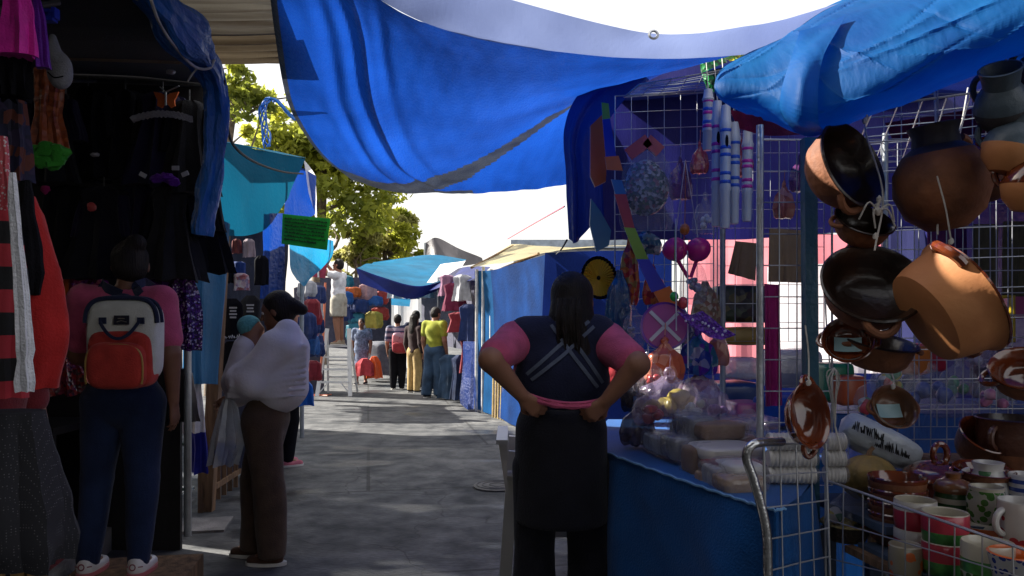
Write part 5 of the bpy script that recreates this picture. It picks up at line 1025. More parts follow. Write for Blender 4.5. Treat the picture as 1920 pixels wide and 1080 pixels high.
def pot(name, label, cat, c, prof, mats, bands, axis=(0, 0, 1), handle=None, hm=0, lid=None, spout=False, sx=1, cord=None):
    """turned vessel: prof = (r, h); bands = material index per band; handle = (angle, r_mid, z0, z1, thickness)"""
    c = np.asarray(c, float); t = thing(name, label, cat, c); M = frame_from(axis)
    MB().lathe(prof, c, M=M, seg=32, mi=bands, sx=sx).build('vessel', mats, t)
    if handle:
        an, r0, z0, z1, th = handle; a = np.linspace(-1.45, 1.45, 14); e = np.array((math.cos(an), math.sin(an), 0)); h = (z1 - z0) / 2
        pts = np.array([e * (r0 + math.cos(q) * h * .85) + np.array((0, 0, (z0 + z1) / 2 + math.sin(q) * h)) for q in a]); b = MB(); b.tube(pts @ M.T + c, th, 9); b.build('handle', mats[hm], t)
    if lid: MB().lathe(lid, c, M=M, seg=28).build('lid', mats[hm], t)
    if cord is not None:
        b = MB(); p0 = np.asarray(cord, float); b.tube([p0, c + M @ np.array((0, 0, prof[-1][1] * .9))], .0024, 6); b.build('cord', CORD, t)
    return t
OL = [(0, 0), (.05, .004), (.10, .045), (.124, .11), (.118, .17), (.09, .215), (.062, .235), (.058, .265), (.068, .29), (.060, .292), (.05, .26), (.05, .22)]
pot('clay_jar', 'round bellied clay jar with smoked neck hanging on a pale cord', 'jar', P(1776, 432, 2.12), OL, [CLAY, DARKC], [0, 0, 0, 0, 0, 1, 1, 1, 1, 1, 1], axis=(-.16, -.05, 1), handle=(.4, .10, .16, .25, .012), cord=P(1758, 170, 2.12))
JG = [(0, 0), (.03, .002), (.055, .03), (.064, .065), (.054, .10), (.04, .12), (.044, .15), (.05, .165), (.044, .166), (.036, .13)]
for c_, ax, ms, l_ in ((P(1880, 245, 1.95), (-.35, -.5, .8), [DARKC, mat('grey_blue_slip', (.07, .10, .13), rough=.4)], 'dark grey-blue jug highest in the hanging cluster at right'), (P(1910, 195, 1.98), (.3, -.5, .8), [DARKC, DARKC], 'blackened jug beside the grey-blue one at the frame edge'),
                       (P(1878, 325, 1.92), (.25, -.1, .97), [CLAYO, MATS['grey_blue_slip']], 'orange bottomed jug with grey neck in the hanging cluster'), (P(1922, 398, 1.9), (.1, -.1, 1), [CLAYO, GLR], 'bright orange jug lowest in the hanging cluster'), (P(1850, 370, 2.15), (-.2, -.5, .7), [mat('umber_clay', (.10, .04, .02), rough=.5), GLR], 'umber jug tucked behind the hanging jug cluster')):
    pot('clay_jug', l_, 'jug', c_, JG, ms, [0, 0, 0, 1, 1, 1, 1, 1, 1], axis=ax, handle=(2.5, .045, .06, .14, .008), hm=1, cord=P(1895, 60, 1.98))
def mug_prof(r, h, th=.005, foot=.8): return [(0, 0), (r * foot, 0), (r * .93, h * .12), (r, h * .45), (r, h * .7), (r * .99, h * .97), (r - th * .5, h), (r - th, h * .97), (r - th, h * .2), (0, h * .08)]
CRM = plastic('cream_glaze', (.50, .46, .36), coat=.5); REDG = plastic('red_glaze', (.42, .028, .05), coat=.5); GRNG = plastic('green_glaze', (.05, .20, .04), coat=.5, var=.4, scale=40); ORGG = plastic('orange_glaze', (.62, .13, .02), coat=.5)
BLUS = speckled('blue_flower_glaze', (.42, .42, .42), (.02, .04, .22), 60, .42, .25, .4); GRNS = speckled('green_leaf_glaze', (.40, .40, .32), (.05, .16, .02), 48, .48, .25, .4); WHG = plastic('white_glaze', (.55, .53, .5), coat=.5)
REDW = speckled('red_flower_glaze', (.52, .46, .42), (.42, .03, .04), 26, .34, .25, .4); BRG = plastic('honey_glaze', (.22, .09, .03), coat=.6)
c0 = P(1682, 1000, 2.40); c0[2] = .68
for i in range(5):
    q = c0 + (.002 * (i % 2), .0, .036 * i); t = pot('clay_bowl', ['lowest', 'second', 'middle', 'fourth', 'topmost'][i] + ' clay bowl in the stack of five behind the wire basket', 'bowl', q, [(0, 0), (.055, 0), (.078, .02), (.085, .055), (.087, .066), (.084, .07), (.079, .06), (.07, .022), (0, .014)], [CLAY, GLR], [0, 0, 0, 1, 1, 1, 1, 1]); t['group'] = 'stacked clay bowls'
for i in range(2):
    q = P(1716, 900, 2.24); q[2] = .68 + .083 * i; t = pot('painted_cup', ['lower', 'upper'][i] + ' red cup with cream rim next to the bowl stack', 'cup', q, mug_prof(.058, .095), [REDG, CRM, WHG], [0, 0, 0, 0, 2, 1, 1, 1, 1]); t['group'] = 'red painted cups'
    q = P(1772, 900, 2.12); q[2] = .68 + .080 * i; t = pot('painted_cup', ['lower', 'upper'][i] + ' red cup with green band in the nearer stack', 'cup', q, mug_prof(.060, .092), [REDG, CRM, GRNG], [0, 2, 2, 0, 0, 1, 1, 1, 1]); t['group'] = 'red painted cups'
def at_shelf(px, Y, z): q = P(px, 600, Y); q[2] = z; return q
pot('painted_cup', 'wide green cup with pale rim at the front of the basket', 'cup', at_shelf(1852, 1.96, .68), mug_prof(.062, .135), [GRNG, CRM, GRNS], [0, 2, 2, 0, 1, 1, 1, 1, 1], handle=(-.3, .06, .03, .11, .007))
pot('painted_bowl', 'orange rimmed bowl with blue flowers at the right frame edge', 'bowl', at_shelf(1912, 1.86, .68), [(0, 0), (.04, 0), (.05, .03), (.062, .10), (.07, .135), (.066, .138), (.05, .06), (0, .03)], [BLUS, ORGG], [0, 0, 0, 0, 1, 1, 1])
pot('painted_cup', 'white cup speckled with blue flowers between red and green cups', 'cup', at_shelf(1815, 2.10, .68), mug_prof(.042, .105), [BLUS, WHG], [0, 0, 0, 0, 0, 1, 1, 1, 1])
pot('painted_bowl', 'wide orange bowl under the green leaf pot', 'bowl', at_shelf(1842, 2.24, .68), [(0, 0), (.05, 0), (.07, .05), (.092, .10), (.095, .11), (.09, .11), (.06, .05), (0, .03)], [ORGG, CRM], [0, 0, 0, 0, 1, 1, 1])
pot('painted_cup', 'small cup with orange roses lowest at the front of the basket', 'cup', at_shelf(1698, 2.16, .64), mug_prof(.045, .11), [speckled('rose_glaze', (.30, .26, .18), (.6, .13, .03), 32, .42, .25, .4), CRM], [0, 0, 0, 0, 0, 1, 1, 1, 1])
pot('painted_pot', 'squat green leaf pot standing on the orange bowl', 'pot', at_shelf(1850, 2.24, .79), [(0, 0), (.04, 0), (.052, .03), (.053, .07), (.045, .095), (.047, .105), (.043, .106), (.04, .08), (0, .03)], [GRNS, CRM], [0, 0, 0, 0, 1, 1, 1, 1])
pot('lidded_jar', 'green and cream striped jar with brown lid beside the leaf pot', 'jar', at_shelf(1787, 2.36, .76), [(0, 0), (.05, 0), (.056, .02), (.056, .06), (.05, .095), (.0, .096)], [banded('green_cream_bands', [(.45, .42, .33), (.03, .09, .03), (.45, .42, .33), (.03, .09, .03)], 16, rough=.25, coat=.4), BRG], [0, 0, 0, 0, 1], hm=1, lid=[(.054, .094), (.056, .105), (.045, .125), (.02, .135), (.022, .15), (.0, .154)])
pot('pitcher', 'white pitcher with green brush strokes behind the leaf pot', 'pitcher', at_shelf(1853, 2.46, .76), [(0, 0), (.045, 0), (.06, .04), (.062, .085), (.05, .12), (.04, .14), (.046, .165), (.042, .166), (.034, .13)], [speckled('green_stroke_glaze', (.5, .5, .47), (.05, .16, .06), 20, .36, .25, .4), WHG], [0, 0, 0, 0, 0, 1, 1, 1], handle=(2.9, .05, .05, .14, .008), hm=1)
pot('clay_dish', 'shallow orange dish under the white flowered mug', 'dish', at_shelf(1905, 2.1, .68), [(0, 0), (.05, 0), (.075, .05), (.08, .085), (.074, .086), (.05, .04), (0, .03)], [ORGG, CRM], [0, 0, 0, 0, 1, 1])
pot('painted_mug', 'white mug with red flowers and a round handle', 'mug', at_shelf(1915, 2.1, .768), mug_prof(.058, .12), [REDW, WHG], [0, 0, 0, 0, 0, 1, 1, 1, 1], handle=(3.3, .052, .03, .095, .009), hm=1)
pot('painted_mug', 'blue striped mug behind the white flowered mug', 'mug', at_shelf(1925, 2.4, .76), mug_prof(.05, .14), [banded('blue_white_bands', [(.5, .5, .5), (.03, .06, .25)], 40, rough=.25, coat=.4), WHG], [0, 0, 0, 0, 0, 1, 1, 1, 1])
t = pot('casserole', 'lidded red-brown clay casserole with a loop handle', 'casserole', at_shelf(1757, 2.58, .76), [(0, 0), (.08, 0), (.105, .04), (.112, .085), (.118, .09), (.0, .092)], [GLR, CLAY], [0, 0, 0, 1, 1], lid=[(.115, .09), (.10, .115), (.06, .14), (.0, .15)])
b = MB(); q = at_shelf(1757, 2.58, .90); b.tube([q + (math.cos(a) * .024 + .01, 0, .03 + math.sin(a) * .034) for a in np.linspace(0, 6.28, 16)], .011, 8); b.build('loop_handle', GLR, t)
pot('clay_pot', 'big dark brown cooking pot at the right frame edge', 'pot', at_shelf(1905, 2.62, .88), [(0, 0), (.09, 0), (.115, .05), (.122, .11), (.116, .15), (.125, .165), (.118, .168), (.108, .14), (.1, .03), (0, .02)], [MATS['brown_glaze'], GLZ, CLAY], [2, 2, 0, 0, 0, 1, 1, 1, 1], handle=(3.6, .11, .07, .14, .011))
cazuela('clay_dish', 'shallow brown dish with a red handle under the dark cooking pot', 'dish', at_shelf(1845, 2.48, .90) * (1, 1, 0) + (0, 0, .90), .085, .04, (0, -.15, 1), inner=GLR, outer=CLAY, handles=.2)
t = thing('gourd', 'ribbed olive-brown gourd on the shelf left of the bowl stack', 'gourd', at_shelf(1628, 2.6, .76))
a = np.linspace(0, 6.2832, 61)[:-1]; ph = np.linspace(.03, 3.11, 22)[:, None]; rr = .088 * (1 + .07 * np.abs(np.sin(a * 6)))[None, :]; q = at_shelf(1628, 2.6, .845)
MB().grid(np.stack([rr * np.sin(ph) * np.cos(a), rr * np.sin(ph) * np.sin(a), .078 * np.cos(ph) * (1 + 0 * a)], -1) + q, closed=True).build('body', mat('gourd_skin', (.32, .20, .05), rough=.5, var=.5, scale=14, col2=(.15, .11, .03)), t)
b = MB(); b.tube([q + (0, 0, .07), q + (.004, 0, .09), q + (.015, -.005, .105)], [.012, .008, .007], 8); b.build('stem', TIMBER, t)

for i, (pts, l_) in enumerate((([P(1752, 160, 2.35), P(1756, 300, 2.2), P(1758, 440, 2.05)], 'long pale cord hanging before the round jar'), ([P(1640, 190, 2.4), P(1622, 240, 2.2), P(1655, 360, 2.1), P(1640, 470, 2.06)], 'pale cord running down past the topmost dark dish'), ([P(1815, 165, 2.5), P(1800, 240, 2.4), P(1770, 300, 2.35)], 'slack cord under the blue fold near the hanging jugs'), ([P(1560, 470, 2.55), P(1548, 560, 2.5), P(1556, 690, 2.4)], 'thin pale cord between teal post and clay dishes'))):
    b = MB(); b.tube(pts, .0026, 6, smooth=24); tag(b.build('cord', CORD), l_, 'cord')
b = MB(); q = P(1645, 395, 2.08)
for i in range(5): a = i * 1.4; b.tube([q, q + (.03 * math.cos(a), -.01, .015 + .02 * math.sin(a)), q + (.05 * math.cos(a + .4), 0, -.03 + .02 * math.sin(a))], .0026, 5, smooth=8)
b.lump(q, (.012, .01, .012), 3, .3, 5, 10); tag(b.build('cord_knot', CORD), 'untidy knot of pale cord at the small dark bowl', 'knot')
# ------------------------------------------------------------------ goods on the blue table
CLF = film('clear_film', (.40, .40, .45), .2, rough=.1); VIF = film('violet_film', (.36, .28, .42), .3, rough=.1)
KRAFT = cloth('kraft_paper', (.20, .11, .06), bump=.15); GREYP = film('grey_film', (.2, .21, .25), .75); TANP = film('tan_film', (.33, .21, .12), .9)
def package(label, px, py, Y, size, m, yaw=0.19, wrap=None, seed=1, pw=.38, z=None):
    """soft-edged wrapped pack, optionally inside a clear film"""
    c = P(px, py, Y); c[2] = c[2] if z is None else z + size[2] / 2; M = np.array([[math.cos(yaw), -math.sin(yaw), 0], [math.sin(yaw), math.cos(yaw), 0], [0, 0, 1]])
    t = thing('wrapped_package', label, 'package', c - (0, 0, size[2] / 2)); b = MB(); b.lump(c, np.array(size) / 2, seed, .03, 5, 28, M=M, power=pw); b.build('pack', m, t)
    if wrap:
        b = MB(); b.lump(c, np.array(size) / 2 + .008, seed + 9, .07, 9, 28, M=M, power=pw); b.build('film', wrap, t)
    return t
for l_, px, py, Y, s_, m, w in (
    ('kraft brown pack on top of the pile at the table middle', 1345, 806, 2.75, (.17, .13, .06), KRAFT, CLF), ('grey film pack beside the top brown pack', 1300, 800, 2.85, (.11, .2, .10), GREYP, CLF),
    ('flat white pack with a red edge under the kraft brown pack', 1360, 845, 2.6, (.22, .2, .05), plastic('white_card', (.5, .48, .46)), None), ('dull red wrapped pack below the flat white pack', 1372, 870, 2.5, (.17, .16, .04), plastic('dull_red', (.30, .06, .07)), CLF),
    ('grey striped pack at the table edge left of the pile', 1272, 838, 2.8, (.10, .16, .09), GREYP, CLF), ('pale frosted pack at the far table corner', 1240, 830, 2.95, (.1, .18, .07), film('frosted', (.36, .4, .46), .8), CLF),
    ('brown paper bundle tied at the table edge', 1312, 862, 2.62, (.10, .12, .10), KRAFT, CLF), ('small brown bundle hanging over the cloth edge', 1320, 905, 2.5, (.05, .06, .08), TANP, None),
    ('short white foam pack by the bent steel tube', 1385, 880, 2.42, (.12, .14, .055), plastic('foam_white', (.55, .55, .55)), CLF), ('tan bread-like pack lowest by the bent steel tube', 1385, 905, 2.36, (.14, .12, .06), TANP, CLF),
    ('clear wrapped white pack next to the tan bread-like pack', 1345, 892, 2.44, (.07, .12, .07), film('frosted_white', (.5, .5, .5), .7), CLF), ('silvery pack with violet sheen above the pile', 1405, 792, 2.9, (.2, .16, .05), VIF, None)):
    package(l_, px, py, Y, s_, m, wrap=w, seed=px)
PK = [plastic('pale_pack', (.48, .44, .38)), plastic('beige_pack', (.36, .26, .17)), plastic('rosy_pack', (.40, .24, .22)), plastic('grey_pack', (.32, .33, .36))]; PN = ['cream', 'beige', 'rosy', 'grey']
for i in range(12):
    col_, row_ = i % 4, i // 4; px, Y = 1278 + col_ * 34 + row_ * 10, 2.98 - col_ * .02 - row_ * .12
    o = package(PN[(i * 3 + row_) % 4] + ' clear wrapped small pack, ' + ['back', 'middle', 'front'][row_] + ' row of the table pile, ' + ['far end', 'second along', 'third along', 'near the silver pole'][col_], px, 700, Y, (.064, .10, .05), PK[(i * 3 + row_) % 4], yaw=.19 + .1 * math.sin(i * 2), wrap=CLF, seed=i + 200, pw=.3, z=TOPZ + .075 - .03 * row_ + .012 * (i % 2)); o['group'] = 'small wrapped packs piled on the table'
CUP = plastic('foam_cups', (.56, .54, .50), bump=.1)
for r_ in range(3):
    for i in range(2):
        c = P(1490 + i * 74, 890 - r_ * 31, 2.42 + .05 * i); t = thing('foam_cup_roll', ['lowest', 'middle', 'topmost'][r_] + ' roll of white foam cups ' + ['behind the low wire panel', 'right of the teal post'][i], 'cup roll', c, group='rolls of foam cups')
        x = np.linspace(-.085, .06, 22) if i == 0 else np.linspace(-.03, .03, 12); MB().lathe([(0, x[0])] + [(.026 + .003 * (k % 2), v_) for k, v_ in enumerate(x)] + [(0, x[-1])], c, axis=(1, .05 * (r_ - 1), 0), seg=20).build('cups', CUP, t, sharp=25)
        MB().lathe([(.028, x[0] - .004), (.0315, x[0] + .01), (.0315, x[-1] - .01), (.024, x[-1] + .012), (.004, x[-1] + .022)], c, axis=(1, .05 * (r_ - 1), 0), seg=16, wobble=.05).build('film', CLF, t)
def film_bag(label, px, py, Y, size, m, contents=None, seed=1, knot=True, name='plastic_bag', amp=.16):
    """crumpled bag hanging from a knot, with lumps of goods showing inside"""
    c = P(px, py, Y); sx_, sz_ = size; t = thing(name, label, 'bag', c - (0, 0, sz_ / 2)); b = MB(); pr = [(0, .10 * sx_, .08 * sx_), (.10, .16 * sx_, .12 * sx_), (.28, .42 * sx_, .26 * sx_), (.65, .52 * sx_, .34 * sx_), (.92, .46 * sx_, .3 * sx_), (1, .34 * sx_, .2 * sx_)]
    garment(b, c + (0, 0, sz_ / 2), sz_, pr, folds=(.05 * sx_, 5), seed=seed, nv=20, nu=32); b.build('film', m, t)
    if knot: b = MB(); b.lump(c + (0, 0, sz_ / 2 + .01), (.09 * sx_, .07 * sx_, .022), seed, .3, 4, 14); b.tube([c + (0, 0, sz_ / 2), c + (.004, 0, sz_ / 2 + .09)], .002, 5); b.build('knot', m, t)
    if contents:
        g = np.random.default_rng(seed); b = MB()
        for k_ in range(contents[1]): p = c + np.array((g.uniform(-.32, .32) * sx_, g.uniform(-.15, .15) * sx_, -g.uniform(.0, .38) * sz_)); b.lump(p, g.uniform(.10, .18, 3) * sx_, k_ + seed, .15, 4, 12)
        b.build('contents', contents[0], t)
    return t
YLW = plastic('yellow_goods', (.45, .36, .08)); MIXC = multi('mixed_sweets', [(.45, .05, .06), (.5, .4, .08), (.5, .48, .45), (.06, .22, .1), (.4, .1, .25)], 22)
film_bag('big clear bag with yellow goods on the far end of the table', 1255, 742, 3.1, (.26, .16), VIF, (YLW, 5), 3)
film_bag('clear bag with red goods beside the yellow goods bag', 1222, 765, 3.0, (.16, .13), VIF, (plastic('red_goods', (.42, .05, .05)), 4), 5)
film_bag('bundle of shiny dark trays behind the aproned woman\'s elbow', 1195, 800, 3.1, (.14, .15), film('smoke_film', (.12, .1, .14), .8), (KRAFT, 3), 6)
film_bag('clear crumpled bag on the table near the silver pole', 1405, 800, 2.95, (.15, .14), CLF, (plastic('grey_goods', (.25, .25, .3)), 3), 7, knot=False)
film_bag('crackling clear bag behind the small sticker bowl', 1680, 700, 2.8, (.16, .14), CLF, (MIXC, 5), 8); film_bag('clear bag with blue prints behind the wire panel', 1745, 725, 3.2, (.2, .14), CLF, (plastic('blue_goods2', (.03, .07, .28)), 4), 9)
film_bag('clear bag wrapped round a yellow edged basket on the shelf', 1592, 962, 2.52, (.16, .15), CLF, (MIXC, 4), 10, knot=False)
pot('basket', 'yellow edged dark basket under the clear bag on the shelf', 'basket', P(1588, 1012, 2.5), [(0, 0), (.055, 0), (.075, .05), (.085, .055), (.08, .06), (.06, .02), (0, .015)], [mat('dark_wicker', (.08, .06, .04), bump=.6, bscale=80), mat('yellow_wicker', (.34, .27, .10), bump=.6, bscale=80)], [0, 0, 1, 1, 1, 0])
t = thing('carrier_bag', 'white printed carrier bag with black script lying behind the wire panel', 'bag', P(1650, 860, 2.75)); c = P(1648, 828, 2.75)
b = MB(); M = np.array([[.88, 0, .42], [0, 1, 0], [-.42, 0, .88]]); b.lump(c, (.15, .07, .062), 5, .1, 4, 30, M=M, power=.6); b.build('bag', plastic('white_bag', (.42, .46, .50), bump=.3), t); b = MB()
for l0, l1, n_ in (((1598, 806), (1660, 832), 9), ((1640, 838), (1708, 864), 10)): squiggle(b, P(*l0, 2.66), P(*l1, 2.66), (0, -.1, 1), .038, n_, .003, n_)
b.build('script', plastic('black_print', (.01, .01, .012)), t)
for l_, px, py, Y, sz, m_, ct in (('clear bag of white balls behind the kraft brown pack', 1290, 755, 2.95, (.15, .13), CLF, (plastic('white_balls', (.5, .48, .46)), 6)), ('violet tinted bag at the foot of the grey pole', 1335, 752, 3.0, (.14, .12), VIF, (plastic('lilac_goods', (.25, .15, .3)), 5)), ('clear bag of crimson toys by the woman\'s right elbow', 1215, 705, 3.3, (.13, .14), CLF, (MATS['red_goods'], 5)), ('clear bag of sweets low behind the round sticker bowl', 1640, 742, 2.9, (.15, .12), CLF, (MIXC, 6)),
    ('clear bag of green toys deep behind the orange dish', 1795, 712, 3.4, (.17, .14), CLF, (plastic('green_toys', (.05, .25, .1)), 5)), ('clear bag of pink toys deep at the right edge', 1868, 735, 3.3, (.16, .13), CLF, (plastic('pink_toys', (.5, .12, .25)), 5)), ('silvery crumpled bag hanging deep at the right back', 1835, 655, 3.6, (.14, .17), VIF, (plastic('silver_toys', (.4, .4, .45)), 4))):
    film_bag(l_, px, py, Y, sz, m_, ct, px)
# containers on the back table
t = thing('back_table', 'blue covered table at the back of the stall holding containers', 'table', (2, 4.6, 0)); b = MB(); b.box((2.1, 4.55, .86), (2.3, .8, .03)); b.build('top', BC, t)
MB().grid(sheet([[(.95, 4.13, .87), (1.6, 4.12, .87), (3.2, 4.12, .87)], [(.95, 4.1, .4), (1.6, 4.08, .4), (3.2, 4.1, .4)], [(.95, 4.1, .02), (1.6, 4.06, .02), (3.2, 4.1, .02)]], 40, 12, .01, 5, 3, folds=(.02, 8))).build('cloth', tarp_mat('bright_table_tarp', (.01, .09, .34), trans=.1), t, sharp=0)
for l_, px, py, Y, s_, m in (('dark blue plastic crate beside the grey pole', 1372, 742, 4.2, (.26, .3, .16), plastic('dark_blue_plastic', (.012, .05, .17))), ('white translucent food box on the dark blue crate', 1390, 690, 4.2, (.19, .2, .12), film('milky_box', (.5, .5, .55), .75)), ('pink basin at the back by the silver pole', 1395, 765, 3.8, (.16, .2, .07), plastic('pink_plastic', (.5, .12, .24))),
    ('orange tub seen below the wide black dish', 1700, 675, 4.3, (.2, .2, .16), plastic('orange_plastic', (.65, .2, .03))), ('red tub beside the orange tub', 1738, 670, 4.35, (.13, .2, .16), plastic('red_plastic', (.45, .03, .05))), ('blue tub beneath the olive sheets at the back', 1835, 580, 4.4, (.16, .1, .14), plastic('cobalt_plastic', (.01, .04, .3))), ('pink tub high at the right back', 1905, 575, 4.5, (.13, .1, .14), MATS['pink_plastic']),
    ('green bucket behind the oval dish', 1560, 715, 4.0, (.16, .2, .2), plastic('green_plastic', (.02, .2, .09))), ('terracotta orange planter right of the green bucket', 1585, 730, 3.9, (.14, .2, .15), plastic('terracotta_plastic', (.5, .1, .03))), ('dark tray of cans behind the mesh', 1390, 570, 5.2, (.4, .2, .25), multi('dark_cans', [(.02, .02, .02), (.10, .08, .02), (.04, .02, .02), (.03, .05, .02)], 20)), ('yellow tray under the dark cans', 1395, 630, 5.1, (.3, .2, .12), plastic('amber_goods', (.4, .24, .03))), ('white bin bag heap below the pale glow patch', 1480, 690, 4.4, (.3, .25, .22), film('white_heap', (.45, .44, .48), .85)),
    ('blue folded cloth at the table back', 1460, 770, 3.7, (.2, .2, .14), cloth('folded_blue', (.01, .06, .3))), ('purple wrapped box deep in the stall', 1770, 765, 4.2, (.3, .2, .1), VIF), ('grey carton deep in the stall at right', 1880, 700, 4.4, (.3, .2, .3), cloth('grey_carton', (.07, .07, .09)))):
    package(l_, px, py, Y, s_, m, yaw=.1, seed=px + 1, pw=.3)
t = thing('frame', 'yellow plastic frame hanging at the right back of the stall', 'frame', P(1885, 600, 4.2)); b = MB(); b.tube([P(1862, 558, 4.2), P(1898, 556, 4.2), P(1898, 640, 4.2), P(1866, 642, 4.2), P(1862, 558, 4.2)], .016, 6); b.build('rim', plastic('yellow_plastic', (.6, .42, .02)), t)
# hanging sheets and boards
def panel(name, label, cat, corners, Y, m, seed=1, th=.012, amp=.006, folds=None):
    tl, tr, br, bl = [P(x, y, Y) for x, y in corners]; C = sheet([[tl, (tl + tr) / 2, tr], [(tl + bl) / 2, (tl + tr + br + bl) / 4, (tr + br) / 2], [bl, (bl + br) / 2, br]], 16, 16, amp, 9, seed, folds); F = C + np.array((0, th, 0)); b = MB(); b.grid(C); b.grid(F[:, ::-1])
    e = [(0, j) for j in range(16)] + [(i, 15) for i in range(1, 16)] + [(15, j) for j in range(14, -1, -1)] + [(i, 0) for i in range(14, 0, -1)]; n = len(e)
    b.add(np.array([C[i, j] for i, j in e] + [F[i, j] for i, j in e]), [(i, (i + 1) % n, n + (i + 1) % n, n + i) for i in range(n)]); o = b.build(name, m); tag(o, label, cat); return o
CARD = mat('cardboard', (.23, .15, .085), rough=.85, var=.15, scale=5)
for a in (('cardboard_sheet', 'larger cardboard sheet behind the wire left of the teal post', 'cardboard', [(1444, 428), (1509, 432), (1509, 530), (1443, 528)], 3.3, CARD, 3), ('cardboard_sheet', 'smaller tilted cardboard sheet by the grey pole', 'cardboard', [(1380, 452), (1420, 456), (1418, 526), (1366, 512)], 3.8, CARD, 4), ('cloth_strip', 'long magenta cloth strip hanging between silver pole and teal post', 'cloth', [(1434, 532), (1460, 534), (1468, 760), (1436, 762)], 3.2, cloth('magenta_cloth', (.30, .015, .11)), 5),
          ('olive_sheet', 'left olive green plastic sheet hanging at the right back', 'sheet', [(1826, 420), (1872, 420), (1872, 556), (1826, 552)], 4.3, cloth('olive_sheet', (.10, .09, .045)), 6), ('olive_sheet', 'right olive green plastic sheet hanging at the right back', 'sheet', [(1882, 415), (1925, 415), (1925, 556), (1882, 556)], 4.3, MATS['olive_sheet'], 7), ('plum_cloth', 'plum cloth hanging behind the orange clay dish', 'cloth', [(1740, 420), (1812, 420), (1812, 556), (1744, 550)], 4.5, cloth('plum_cloth', (.13, .03, .10)), 8)):
    panel(*a, folds=(.008, 3))
b = MB(); b.grid(sheet([[P(1372, 205, 3.2), P(1420, 215, 3.1), P(1500, 232, 2.9)], [P(1385, 240, 3.2), P(1440, 255, 3.1), P(1505, 252, 2.9)]], 20, 8, .012, 12, 4)); tag(b.build('red_cloth', cloth('crimson_cloth', (.22, .012, .05)), sharp=0), 'crimson cloth strip showing under the tip of the bright blue fold', 'cloth')

# ------------------------------------------------------------------ hanging toys
FW = plastic('white_flute', (.56, .58, .62)); FB = plastic('blue_ring', (.02, .10, .55)); FP = plastic('magenta_ring', (.55, .03, .35))
for i, (px, y0, y1, Y, ms) in enumerate(((1328, 168, 282, 3.3, (FP, FB)), (1345, 190, 425, 3.2, (FP, FP)), (1361, 198, 428, 3.15, (FB, FB)), (1378, 230, 420, 3.2, (FB, FB)), (1402, 245, 415, 3.25, (FP, FP)))):
    a, b_ = P(px, y0, Y), P(px - 2, y1, Y); L = np.linalg.norm(a - b_); t = thing('toy_flute', 'white toy flute with coloured rings, ' + ('shortest, at the upper left of its bundle', 'second from left in its bundle', 'longest, in the middle of its bundle', 'second from right in its bundle', 'rightmost and apart from its bundle')[i], 'flute', b_, group='hanging toy flutes')
    MB().lathe([(0, 0), (.017, 0), (.02, .01), (.02, L * .3), (.023, L * .32), (.021, L * .36), (.021, L * .8), (.026, L * .84), (.021, L * .88), (.018, L), (0, L)], b_, axis=a - b_, seg=18).build('tube', FW, t)
    for k_, f_ in enumerate((.36, .43, .58, .64, .78)): MB().lathe([(.0205, 0), (.0228, .004), (.0228, .012), (.0205, .016)], b_ + (a - b_) * f_, axis=a - b_, seg=16).build('ring', ms[k_ % 2], t)
    if i in (1, 2): MB().lump(b_ + (a - b_) * .70 + (0, -.02, 0), (.007, .005, .028), amp=0, seg=12).build('mouth_hole', BLK, t)
    MB().tube([a, a + (0.01, .1, .25)], .002, 5).build('cord', ROPE, t)
# bag of marbles
t = thing('toy_bag', 'clear bag of sparkling marbles with red card tops, hanging on the wire panel', 'bag', P(1212, 430, 3.8)); c = P(1212, 352, 3.75)
b = MB(); b.lump(c, (.11, .06, .135), 5, .06, 5, 26); b.build('marbles', multi('marbles', [(.12, .14, .16), (.3, .32, .34), (.05, .09, .10), (.25, .12, .14), (.02, .05, .05), (.4, .42, .42), (.05, .12, .09)], 70, rough=.12), t)
b = MB(); garment(b, P(1212, 262, 3.74), .44, [(0, .03, .02), (.1, .05, .04), (.3, .115, .07), (.7, .125, .075), (.92, .12, .06), (1, .11, .05)], folds=(.008, 6), seed=2); b.build('film', CLF, t)
for (a0, a1) in (((1178, 290), (1216, 262)), ((1212, 262), (1238, 285))): b = MB(); b.bar(P(*a0, 3.7), P(*a1, 3.7), .06, .015, hint=(0, 1, 0)); b.build('card_top', plastic('coral_card', (.42, .06, .06)), t)
# long ribbon of coloured panels
RC = [(plastic('lime_panel', (.24, .42, .03)), [(1128, 192), (1141, 194), (1144, 222), (1130, 224)]), (plastic('blue_panel', (.015, .02, .35)), [(1130, 224), (1144, 222), (1156, 296), (1136, 298)]), (plastic('orange_panel', (.6, .13, .015)), [(1134, 294), (1160, 292), (1168, 320), (1138, 318)]), (plastic('sky_panel', (.02, .14, .36)), [(1146, 336), (1166, 338), (1174, 364), (1154, 364)]),
      (plastic('scarlet_panel', (.42, .025, .04)), [(1152, 364), (1174, 364), (1190, 428), (1172, 428)]), (MATS['lime_panel'], [(1170, 426), (1191, 428), (1216, 486), (1194, 486)]), (plastic('ultramarine_panel', (.012, .02, .42)), [(1194, 486), (1217, 486), (1250, 540), (1222, 548)]), (MATS['orange_panel'], [(1226, 548), (1256, 536), (1284, 588), (1254, 598)])]
t = thing('paper_garland', 'long hanging garland of lime, blue, orange and red panels', 'garland', P(1190, 598, 3.6))
for i, (m, q) in enumerate(RC): b = MB(); v_ = [P(x, y, 3.72 - .02 * i + .0 * (x > 1190)) for x, y in q]; M = np.eye(3); b.add(v_ + [p + np.array((0, .008, 0)) for p in v_], [(0, 1, 2, 3), (7, 6, 5, 4), (0, 4, 5, 1), (1, 5, 6, 2), (2, 6, 7, 3), (3, 7, 4, 0)]); b.build('panel', m, t, sharp=20)
